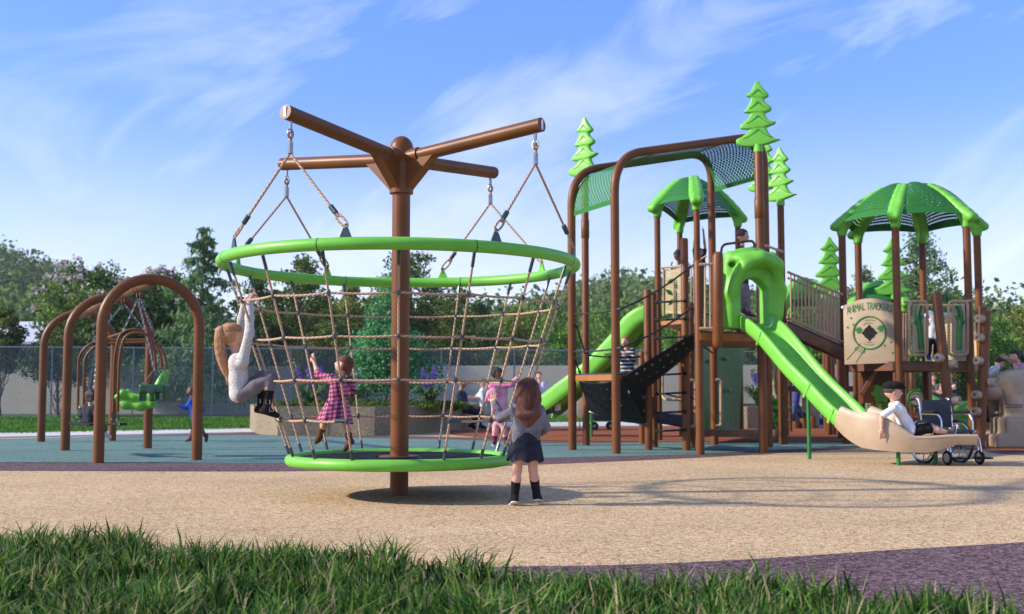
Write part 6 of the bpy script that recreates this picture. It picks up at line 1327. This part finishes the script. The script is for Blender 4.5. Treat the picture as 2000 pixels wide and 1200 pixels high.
    if shoes:
        for s_ in 'LR':
            if 'an' + s_ not in T: continue
            an, kn = T['an' + s_], T['kn' + s_]; shin = (kn - an).normalized(); toe = T.get('to' + s_) or (an + F_ * .12 * h - V((0, 0, .03 * h))); tv = toe - an; fd_ = (tv - shin * tv.dot(shin)); fd_ = (tv * .6 + fd_.normalized() * tv.length * .4).normalized(); heel = an - shin * (.030 * h) - fd_ * .025 * h; fl_ = .125 * h; tip = heel + fd_ * fl_
            dn = -(shin - fd_ * shin.dot(fd_)).normalized(); s = SDF(); fr = .028 * h
            s.cap(heel, heel + fd_ * fl_ * .55 - dn * .004, fr, fr * 1.02, k=.02); s.cap(heel + fd_ * fl_ * .5, tip - fd_ * fr * .5, fr * 1.05, fr * .72, k=.02); s.cap(an - shin * .01 * h, an + shin * (shoes[1] * h), lr * .52 + off * .8, lr * .66 + off * .9, k=.03); s.cut(heel + dn * fr * .75, dn)
            so_ = sdf_build('shoe', [(s, min(vox, .009))], [shoes[0]], t)
            if shoes[2]:
                z_ = SDF(); z_.cap(heel + dn * fr * .62, tip - fd_ * fr * .35 + dn * fr * .62, fr * 1.08, fr * .95, k=.01); z_.cut(heel + dn * fr * .98, dn); z_.cut(heel + dn * fr * .55, -dn); sdf_build('sole', [(z_, min(vox, .008))], [shoes[2]], so_)
    # ---- hair
    style, hm = hair; s = SDF(); hv = max(.006, vox * .7)
    if style != 'none':
        g = 1.0 if style != 'short' else .97
        s.ell(hc_ + HU * hh * .20 - HF * hh * .12, (hh * .98 * g, hh * .90 * g, hh * .93 * g), HX, k=.02)
        s.box(hc_ + HF * hh * .95 - HU * hh * .62, (hh * .78, hh * 1.2, hh * .98), HX, rnd=.06 * hh, k=.03, sub=1)      # opens over the face
        if style == 'short': s.box(hc_ - HU * hh * 1.05 + HF * hh * .1, (hh * 1.3, hh * 1.3, hh * .75), HX, rnd=.1 * hh, k=.03, sub=1)
        bk = hc_ - HF * hh * .85
        if style == 'long':
            ln_ = extra or .30 * h
            for o in (-.62, -.3, 0, .3, .62): r_ = hh * (.40 - .12 * abs(o)); s.chain([hc_ + HU * hh * .25 - HF * hh * .55 + HL * o * hh, hc_ - HU * hh * .6 - HF * hh * (.72 - .2 * abs(o)) + HL * o * hh * 1.15, hc_ - HU * (hh * .6 + ln_ * .55) - HF * hh * .78 + HL * o * hh * 1.1, hc_ - HU * (hh * .6 + ln_ * (1 - .2 * abs(o))) - HF * hh * .72 + HL * o * hh * .62], [r_, r_ * 1.05, r_ * 1.05, r_ * .35], .03)
        elif style == 'pony':
            tie = hc_ + HU * hh * .34 - HF * hh * .84; e = extra; pts = catmull([tie, tie + (-HF * .8 + HU * .05) * hh * .35, tie.lerp(e, .45) - HF * hh * .45, tie.lerp(e, .8) - HF * hh * .25, e], 3)
            n_ = len(pts); s.chain(pts, [hh * (.13 + .25 * math.sin(math.pi * min(1, .10 + .86 * i / (n_ - 1)))) for i in range(n_)], .02)
        elif style == 'bun': s.ell(hc_ + HU * hh * 1.0 - HF * hh * .5, (hh * .36, hh * .36, hh * .36), HX, k=.02)
        elif style == 'braid':
            e = hc_ - HU * hh * 1.1 - HF * hh * .95; st_ = bk + HU * hh * .1
            for i in range(6): q = st_.lerp(e, i / 5); s.ell(q + HL * hh * (.10 if i % 2 else -.1), (hh * .24, hh * .24, hh * .2), HX, k=.02)
        elif style == 'bob': 
            for o in (-.7, -.35, 0, .35, .7): s.cap(hc_ - HF * hh * .35 + HL * o * hh * 1.05, hc_ - HU * hh * .85 - HF * hh * .45 + HL * o * hh * 1.05, hh * .42, hh * .30, k=.03)
        elif style == 'puff':
            s.ell(bk + HU * hh * .7, (hh * .55, hh * .6, hh * .5), HX, k=.05)
        elif style == 'cap':
            s = SDF(); s.ell(hc_ + HU * hh * .18 - HF * hh * .10, (hh * .93, hh * .85, hh * .9), HX, k=.02); s.box(hc_ + HF * hh * .95 - HU * hh * .62, (hh * .78, hh * 1.2, hh * .98), HX, rnd=.06 * hh, k=.03, sub=1); s.box(hc_ - HU * hh * 1.0, (hh * 1.3, hh * 1.3, hh * .68), HX, rnd=.1 * hh, k=.03, sub=1)
        hob = sdf_build('hair', [(s, hv)], [hm], t)
        if vox < .0095 and style in ('long', 'pony', 'braid', 'short', 'bob'):      # loose strands lying on the hair
            mb = MB(); rs = random.Random(5)
            def on_head(al, be, r): return hc_ + HU * hh * .20 - HF * hh * .12 + (HU * math.cos(al) * .93 + (HF * math.cos(be) * .98 + HL * math.sin(be) * .90) * math.sin(al)) * hh * r
            for i in range(260):
                if style == 'long':
                    be = math.pi + rs.uniform(-1.75, 1.75); sd_ = math.sin(be); l_ = (extra or .3 * h) * rs.uniform(.55, 1.02) * (1 - .25 * abs(sd_)); r_ = rs.uniform(1.0, 1.07)
                    q = [on_head(a_, be, r_) for a_ in (.15, .6, 1.1, 1.55)]; e = q[-1]; cvx = HL * sd_ * hh
                    q += [e - HU * l_ * .4 + cvx * .12 - HF * hh * .06, e - HU * l_ * .75 - cvx * .05 - HF * hh * .08, e - HU * (l_ + hh * .45) - cvx * rs.uniform(.1, .5) - HF * hh * rs.uniform(-.1, .12)]
                elif style == 'pony' and i % 2:
                    j0 = rs.randrange(0, 3); an_ = rs.uniform(0, 6.283); rr = rs.uniform(.75, 1.12); q = []
                    for j in range(j0, len(pts), 2): w_ = hh * (.13 + .25 * math.sin(math.pi * min(1, .10 + .86 * j / (len(pts) - 1)))) * rr; q.append(pts[j] + (HL * math.cos(an_) + HF * math.sin(an_)) * w_)
                    q.append(pts[-1] + (HL * math.cos(an_) + HF * math.sin(an_)) * .02 - HU * rs.uniform(0, .07))
                else:
                    be = rs.uniform(.7, 5.6); e = hc_ + HU * hh * .34 - HF * hh * .9; a0 = rs.uniform(.3, 1.5); q = [on_head(a0, be, 1.015)]; q.append(on_head(a0 * .8 + .2, be * .75 + math.pi * .25, 1.03)); q.append(on_head(a0 * .5 + .6, be * .4 + math.pi * .6, 1.03)); q.append(on_head(1.15, math.pi, 1.03) if style in ('pony', 'braid') else on_head(a0 * .4 + .8, be * .3 + math.pi * .7, 1.02))
                if len(q) > 1: mb.tube(catmull(q, 3), .0042, 4)
            so_ = mb.build('hair_strands', hm, hob, 180); so_['kind'] = 'stuff'
    if style == 'cap':
        s = SDF(); s.ell(hc_ + HU * hh * .52 - HF * hh * .10, (hh * 1.0, hh * .94, hh * .58), HX, k=.05); s.ell(hc_ + HU * hh * .72 + HF * hh * .25, (hh * .95, hh * .85, hh * .30), HX, k=.05); s.ell(hc_ + HU * hh * .40 + HF * hh * .98, (hh * .42, hh * .62, hh * .09), HX, k=.05); s.cut(hc_ + HU * hh * .26, -HU); sdf_build('flat_cap', [(s, .007)], ['boot_black'], t)
    return t, T, (F_, Lf, up, HX)
GP = 'people on the playground'
rope1 = lambda px, r_i=0: None
# 1 blonde girl hanging from the outside of the net
A = 12.0
t, T, fr_ = person('blonde girl in white sweater and grey leggings hanging on the outside of the rope net', {
 'head': (455, 657), 'neck': (463, 690), 'pelvis': (466, 766), 'shL': (470, 705, .10), 'shR': (474, 707, -.12), 'elL': (468, 650, .10), 'elR': (487, 650, -.13), 'wrL': (477, 596, .03), 'wrR': (488, 593, -.05), 'haL': (481, 578, .0), 'haR': (492, 578, -.03),
 'hipL': (468, 770, .07), 'hipR': (472, 772, -.07), 'knL': (514, 734, .10), 'knR': (530, 737, -.10), 'anL': (510, 795, .10), 'anR': (521, 797, -.10), 'toL': (545, 806, .10), 'toR': (552, 811, -.10)},
 1.26, 10.72, 18, ('knit_white', 2, .012, 'round'), ('pants', 'grey_legging', 1.72), ('boot_black', .13, None), ('pony', 'blonde'), 'fair', vox=.0085, curl=(1.5, 1.5), headhd=35, extra=P(447, 738, 10.72), head=.114, palms={'L': (1, 0, .2), 'R': (1, 0, .2)})
for s_ in 'LR':
    an = T['an' + s_]; mb = MB()
    for dz, dx in ((.055, .02), (-.01, .055)):
        q = an + V((dx, -.052, dz)); mb.tube([q + V((.018 * a, 0, .018 * b)) for a, b in ((-1, -1), (1, -1), (1, 1), (-1, 1))], .004, 4, closed=True)
    mb.build('buckle', 'chrome', t)
# 2 little girl in plaid dress inside the net
t, T, fr_ = person('small girl in pink plaid dress and brown boots climbing inside the rope net', {
 'head': (671, 713), 'neck': (667, 735), 'pelvis': (660, 786), 'shL': (650, 741, -.06), 'shR': (682, 742, .06), 'elL': (622, 733, .02), 'wrL': (613, 706, .10), 'haL': (608, 690, .12), 'elR': (690, 765, .18), 'wrR': (668, 770, .28),
 'hipL': (650, 790, -.04), 'hipR': (670, 790, .04), 'knL': (634, 822, .02), 'knR': (676, 830, .02), 'anL': (626, 850, .10), 'anR': (683, 862, .0), 'toL': (614, 868, .02), 'toR': (674, 884, -.04)},
 1.02, 11.95, 150, ('plaid_pink', 1.25, .0), ('skirt', 'plaid_pink', ((655, 824, .0), .185)), ('boot_brown', .07, None), ('braid', 'redbrown'), 'fair', vox=.0085, headhd=172, pitch=22, head=.092, curl=(.9, .6))
mb = MB(); q = T['neck'].lerp(T['pelvis'], .72); mb.tube([q + fr_[1] * (.098 * math.cos(a)) + fr_[0] * (.085 * math.sin(a)) for a in [i * math.pi / 14 for i in range(28)]], .010, 6, closed=True); mb.build('belt', 'boot_brown', t)
# 3 girl standing at the right of the net, back to the camera
t, T, fr_ = person('girl with long brown hair in grey top and dark skirt standing, holding the net', {
 'head': (1031, 766), 'neck': (1031, 795), 'pelvis': (1027, 862), 'shL': (1009, 801, .0), 'shR': (1053, 802, 0), 'elL': (977, 817, .06), 'wrL': (966, 787, .14), 'haL': (963, 770, .16), 'elR': (1066, 834, .05), 'wrR': (1056, 846, .22),
 'hipL': (1016, 866, 0), 'hipR': (1039, 866, 0), 'knL': (1010, 920, .02), 'knR': (1041, 918, .04), 'anL': (1005, 970, .0), 'anR': (1048, 965, .06), 'toL': (999, 979, .10), 'toR': (1053, 973, .16)},
 1.17, 10.24, 98, ('charcoal_knit', 1.95, .065), ('skirt', 'dark_denim', ((1026, 900, .0), .148)), ('boot_black', .11, 'sole'), ('long', 'auburn'), 'fair', vox=.0085, headhd=92, head=.108, extra=.235, curl=(.25, .5), palms={'L': (0, .9, .2)})
# 4 boy in blue sweater
person('boy in bright blue sweater walking left past the swing arches', {
 'head': (374, 763), 'neck': (376, 780), 'pelvis': (384, 822), 'elL': (364, 797, -.05), 'wrL': (352, 793, -.1), 'elR': (396, 800, .1), 'wrR': (390, 812, .1), 'knL': (376, 838, -.04), 'anL': (373, 856, -.04), 'toL': (364, 861, -.04), 'knR': (392, 838, .05), 'anR': (402, 852, .05), 'toR': (406, 862, .05)},
 1.14, 23.1, 180, ('royal_blue', 2, .03), ('shorts', 'navy_short', .8), ('plum_shoe', .02, None), ('short', 'black_hair'), 'brown', vox=.014)
# 5 child on the plank seat
person('child in dark clothes with a dark bob sitting on the plank swing, back turned', {
 'head': (179, 772), 'neck': (176, 792), 'pelvis': (174, 822), 'elL': (160, 812, .1), 'wrL': (157, 800, .25), 'elR': (188, 812, -.1), 'wrR': (196, 815, .15), 'knL': (190, 822, .25), 'anL': (196, 845, .3), 'toL': (200, 850, .4), 'knR': (200, 826, .1), 'anR': (206, 848, .15), 'toR': (212, 853, .2)},
 1.05, 18.4, 60, ('dark_hoodie', 2, .0, 'round'), ('pants', 'dark_hoodie', 1.9), ('denim_white', .02, None), ('bob', 'brown_hair'), 'fair', vox=.013)
# 6 girl in pink behind the net
person('child in pink tie dye hoodie and pink trousers standing with arms spread behind the net', {
 'head': (972, 731), 'neck': (974, 748), 'pelvis': (976, 806), 'elL': (956, 768, .1), 'wrL': (948, 784, .12), 'elR': (998, 752, -.1), 'wrR': (1011, 738, -.1), 'haR': (1013, 724, -.1), 'knL': (968, 832, .04), 'anL': (966, 858, .04), 'toL': (964, 866, -.1), 'knR': (984, 834, -.04), 'anR': (988, 860, -.04), 'toR': (990, 868, -.15)},
 1.45, 21.6, 285, ('pink_tiedye', 1.9, .05), ('pants', 'pink_pant', 1.95), ('plum_shoe', .03, 'sole'), ('puff', 'black_hair'), 'brown', vox=.013, headhd=330)
# 7 man on the planter edge
person('man in navy tee and black trousers sitting on the end of the planter', {
 'head': (904, 749), 'neck': (900, 764), 'pelvis': (906, 797), 'elL': (900, 783, .2), 'wrL': (922, 792, .15), 'elR': (905, 786, -.2), 'wrR': (924, 793, -.1), 'knL': (936, 800, .12), 'anL': (936, 829, .12), 'toL': (950, 833, .1), 'knR': (934, 806, -.12), 'anR': (922, 830, -.12), 'toR': (938, 834, -.15)},
 1.85, 31.8, -8, ('navy_tee', .9, .0), ('pants', 'black_pant', 1.95), ('boot_black', .02, None), ('short', 'black_hair'), 'tan', vox=.017, child=False)
# 8, 9 people beyond on the path
person('child in pale shirt bending forward beyond the seated man', {
 'head': (944, 748), 'neck': (942, 760), 'pelvis': (944, 790), 'elL': (930, 776, .1), 'wrL': (920, 775, -.1), 'elR': (936, 778, -.1), 'wrR': (922, 778, -.2), 'knL': (940, 806, .1), 'anL': (948, 822, .1), 'knR': (946, 808, -.1), 'anR': (938, 826, -.1)},
 1.42, 37.0, 190, ('pale_shirt', .9, .03), ('shorts', 'khaki', .9), ('denim_white', .02, None), ('short', 'brown_hair'), 'fair', vox=.018)
person('woman in pale top standing on the lawn path behind the long haired girl', {
 'head': (1053, 734), 'neck': (1054, 746), 'pelvis': (1056, 784), 'elL': (1064, 766, .1), 'wrL': (1062, 778, -.1), 'elR': (1046, 766, -.1), 'wrR': (1054, 778, -.2), 'knL': (1058, 808, .1), 'anL': (1058, 830, .1), 'knR': (1053, 808, -.1), 'anR': (1052, 831, -.1)},
 1.62, 35.5, 280, ('pale_violet', 1.8, .03), ('pants', 'khaki', 1.95), ('denim_white', .02, None), ('short', 'black_hair'), 'fair', vox=.019, child=False)
# 10 child at the end of the rear slide
person('blond child sitting at the foot of the rear lime slide', {
 'head': (1086, 757), 'neck': (1086, 770), 'pelvis': (1088, 798), 'elL': (1098, 784, .1), 'wrL': (1092, 794, .1), 'elR': (1078, 785, -.1), 'wrR': (1076, 794, -.1), 'knL': (1074, 800, .08), 'anL': (1060, 806, .08), 'knR': (1074, 804, -.08), 'anR': (1060, 812, -.08)},
 1.0, 26.3, 190, ('white_tee', 1.7, .02), ('pants', 'jeans', 1.9), ('boot_black', .02, None), ('short', 'blonde'), 'fair', vox=.016)
# 11 red haired boy on the belt climber
person('red haired boy in navy striped top behind the black belt climber', {
 'head': (1221, 668), 'neck': (1223, 682), 'pelvis': (1226, 726), 'elL': (1238, 704, -.1), 'wrL': (1224, 694, -.25), 'elR': (1206, 696, -.05), 'wrR': (1189, 694, -.15), 'knL': (1234, 752, -.1), 'anL': (1234, 778, 0), 'knR': (1218, 752, -.1), 'anR': (1218, 778, 0)},
 1.08, 20.6, 262, ('stripe', 1.9, .02), ('pants', 'navy_short', 1.9), ('boot_black', .02, None), ('short', 'ginger'), 'fair', vox=.012, headhd=240, curl=(1.2, .3))
# 12 girl with bun on the rear tower, 13 raised arms
person('girl with a top bun in white shirt looking down from the rear tower', {
 'head': (1323, 500), 'neck': (1326, 516), 'pelvis': (1332, 566), 'elL': (1344, 540, 0), 'wrL': (1346, 522, -.2), 'elR': (1312, 534, -.1), 'wrR': (1312, 520, -.3), 'knL': (1334, 595, 0), 'anL': (1334, 620, .1), 'knR': (1326, 595, 0), 'anR': (1326, 620, .1)},
 1.2, 24.6, 265, ('white_tee', .9, .02), ('pants', 'navy_short', 1.9), ('boot_black', .02, None), ('bun', 'black_hair'), 'brown', vox=.014, headhd=225, pitch=-22)
person('child with arms raised standing behind the canopy tower post', {
 'head': (1366, 494), 'neck': (1366, 508), 'pelvis': (1366, 552), 'shL': (1372, 512, .02), 'shR': (1360, 512, .02), 'elL': (1377, 486, .05), 'wrL': (1374, 454, 0), 'elR': (1356, 486, -.05), 'wrR': (1358, 452, 0), 'knL': (1370, 586, 0), 'anL': (1370, 620, 0), 'knR': (1362, 586, 0), 'anR': (1362, 620, 0)},
 1.2, 24.4, 255, ('dark_hoodie', .9, .02), ('pants', 'navy_short', 1.9), ('boot_black', .02, None), ('short', 'black_hair'), 'tan', vox=.014, hide=())
# 14 boy on the slide tower
person('boy in dark vest over white tee standing above the slide hood', {
 'head': (1451, 461), 'neck': (1450, 484), 'pelvis': (1452, 548), 'elL': (1470, 512, .1), 'wrL': (1468, 538, -.1), 'elR': (1434, 512, -.05), 'wrR': (1440, 540, -.1), 'knL': (1460, 578, -.05), 'anL': (1462, 612, .0), 'toL': (1476, 618, 0), 'knR': (1450, 578, -.05), 'anR': (1451, 606, .05), 'toR': (1464, 613, 0)},
 1.2, 20.0, -20, ('dark_hoodie', .75, .02), ('pants', 'grey_pant', 1.85), ('plum_shoe', .01, 'sole'), ('short', 'brown_hair'), 'fair', vox=.012, headhd=10, head=.118)
# 15 person in jeans at the activity panel
person('person in navy sweater and jeans leaning on the tan activity panel', {
 'head': (1560, 722), 'neck': (1558, 742), 'pelvis': (1553, 782), 'shL': (1560, 748, .1), 'shR': (1553, 748, -.12), 'elL': (1568, 758, .15), 'wrL': (1574, 768, .1), 'elR': (1566, 760, -.15), 'wrR': (1576, 770, -.1), 'knL': (1563, 808, .1), 'anL': (1570, 828, .1), 'toL': (1582, 832, .1), 'knR': (1549, 808, -.1), 'anR': (1548, 828, -.1), 'toR': (1560, 833, -.1)},
 1.62, 32.4, 0, ('navy_sweater', 1.95, .02), ('pants', 'jeans', 1.97), ('denim_white', .02, 'sole'), ('short', 'brown_hair'), 'fair', vox=.014)
# 16 legs behind, 17 child in blue on the stairs
person('child in blue shirt and jeans standing behind the slide under the bridge', {
 'head': (1616, 716), 'neck': (1618, 728), 'pelvis': (1614, 790), 'elL': (1632, 745, .1), 'wrL': (1636, 765, .1), 'elR': (1606, 748, -.1), 'wrR': (1602, 770, -.1), 'knL': (1614, 812, .1), 'anL': (1613, 834, .1), 'knR': (1606, 812, -.1), 'anR': (1604, 834, -.1)},
 1.5, 33.0, 200, ('royal_blue', 1.9, .02), ('pants', 'jeans', 1.97), ('denim_white', .02, None), ('short', 'black_hair'), 'tan', vox=.017)
# 18 boy with flat cap resting on the tray
t, T, fr_ = person('boy in flat cap, white tee and black shorts sitting on the tan slide tray', {
 'head': (1744, 765), 'neck': (1744, 785), 'pelvis': (1778, 842), 'shL': (1748, 797, .10), 'shR': (1745, 798, -.11), 'elL': (1722, 812, .16), 'wrL': (1716, 836, .18), 'elR': (1722, 814, -.15), 'wrR': (1722, 840, -.16),
 'hipL': (1782, 842, .06), 'hipR': (1782, 843, -.06), 'knL': (1818, 833, .08), 'knR': (1820, 838, -.07), 'anL': (1853, 845, .08), 'anR': (1855, 846, -.07), 'toL': (1867, 824, .09), 'toR': (1866, 822, -.06)},
 1.20, 15.95, 0, ('white_tee', .85, .0, 'round'), ('shorts', 'black_short', .88), ('grey_shoe', .02, 'sole'), ('cap', 'brown_hair'), 'fair', vox=.0095, headhd=-8, head=.130)
# 19 child beside the wheelchair
person('child in pale shirt crouching beside the wheelchair', {
 'head': (1794, 809), 'neck': (1797, 824), 'pelvis': (1806, 862), 'elL': (1812, 846, .1), 'wrL': (1798, 858, -.1), 'elR': (1788, 846, -.1), 'wrR': (1786, 860, -.2), 'knL': (1792, 858, .1), 'anL': (1798, 880, .1), 'knR': (1784, 862, -.05), 'anR': (1790, 884, -.05)},
 1.05, 19.0, 200, ('denim_white', 1.7, .02), ('pants', 'navy_short', 1.9), ('boot_black', .02, None), ('short', 'black_hair'), 'brown', vox=.012)
# 20 child on the hexagonal tower
t, T, fr_ = person('child in white tee with pink print standing on the hexagonal tower, arms out', {
 'head': (1829, 594), 'neck': (1827, 610), 'pelvis': (1823, 656), 'elL': (1852, 616, 0), 'wrL': (1866, 606, 0), 'elR': (1802, 622, 0), 'wrR': (1790, 618, -.05), 'knL': (1828, 678, -.03), 'anL': (1826, 696, 0), 'knR': (1815, 678, -.03), 'anR': (1814, 697, 0)},
 1.08, 22.0, 268, ('white_tee', 1.2, .03), ('pants', 'navy_short', 1.97), ('royal_blue', .01, None), ('short', 'redbrown'), 'fair', vox=.012)
M['pink_print'] = mat('pink print', (.70, .12, .22), .8)
for (ch_, x, y, sz) in (('F', 1816, 621, .075), ('U', 1816, 630, .075)):
    q = P(x, y, 22.0 - .105); me_ = text_solid('print', ch_, q, (1, 0, 0), (0, 0, 1), sz, 'pink_print', None, .006); link_mesh('print', me_, t)
# 21, 22 people behind the tower
person('man in grey tank top sitting behind the hexagonal tower', {
 'head': (1823, 738), 'neck': (1824, 750), 'pelvis': (1826, 788), 'elL': (1838, 765, -.2), 'wrL': (1822, 764, -.35), 'elR': (1812, 764, -.2), 'wrR': (1830, 766, -.35), 'knL': (1836, 790, -.4), 'anL': (1836, 822, -.4), 'knR': (1818, 790, -.4), 'anR': (1818, 822, -.4)},
 1.75, 38, 262, ('tank_grey', .0, .02), ('pants', 'black_pant', 1.9), ('boot_black', .02, None), ('short', 'black_hair'), 'tan', vox=.016, child=False)
person('woman in black top and patterned trousers standing behind the leaning pole', {
 'head': (1856, 735), 'neck': (1857, 748), 'pelvis': (1862, 772), 'elL': (1868, 758, -.1), 'wrL': (1858, 762, -.25), 'elR': (1850, 760, -.1), 'wrR': (1858, 756, -.25), 'knL': (1868, 790, -.15), 'anL': (1868, 818, .1), 'knR': (1862, 792, -.15), 'anR': (1860, 820, .1)},
 1.65, 40, 245, ('dark_hoodie', .9, .02), ('pants', 'skirt_print', 1.9), ('denim_white', .02, None), ('bob', 'brown_hair'), 'fair', vox=.016, child=False)
# 23, 24 on the rock climber
person('dark haired boy in white tee bending over the tan rock climber', {
 'head': (1953, 710), 'neck': (1946, 716), 'pelvis': (1926, 752), 'elL': (1940, 735, .1), 'wrL': (1940, 748, .0), 'elR': (1932, 732, -.12), 'wrR': (1936, 748, -.2), 'knL': (1936, 782, .1), 'anL': (1930, 815, .15), 'knR': (1930, 782, -.1), 'anR': (1924, 815, -.1)},
 1.2, 21.9, -10, ('white_tee', .9, .02), ('pants', 'navy_short', 1.9), ('boot_black', .02, None), ('short', 'black_hair'), 'fair', vox=.012, headhd=-15, pitch=-25)
person('girl with black ponytail in pink long sleeved top reaching over the rock climber', {
 'head': (1982, 696), 'neck': (1990, 712), 'pelvis': (2008, 758), 'elL': (1984, 735, -.15), 'wrL': (1962, 736, -.2), 'elR': (1984, 712, .2), 'wrR': (1966, 700, .2), 'haR': (1958, 694, .2), 'knL': (2000, 792, -.1), 'anL': (2006, 830, -.1), 'knR': (2012, 792, .1), 'anR': (2016, 830, .1)},
 1.3, 21.7, 185, ('pink_top', 1.95, .02), ('pants', 'jeans', 1.95), ('boot_black', .02, None), ('pony', 'black_hair'), 'fair', vox=.012, headhd=190, pitch=-12, extra=P(2004, 730, 21.9))
# ---------------------------------------------------------------- air between here and the hills
hm_ = bpy.data.materials.new('pale air'); hm_.use_nodes = True; ht = hm_.node_tree; ht.nodes.clear()
ho = ht.nodes.new('ShaderNodeOutputMaterial'); hv_ = ht.nodes.new('ShaderNodeVolumePrincipled'); hv_.inputs['Color'].default_value = (.80, .87, 1, 1); hv_.inputs['Density'].default_value = .00026; hv_.inputs['Anisotropy'].default_value = .2
ht.links.new(hv_.outputs[0], ho.inputs['Volume'])
mb = MB(); mb.box((0, 290, 27), (900, 660, 66)); hz_ = mb.build('haze', hm_, None, 0, Vector((0, 290, 0))); hz_['kind'] = 'stuff'
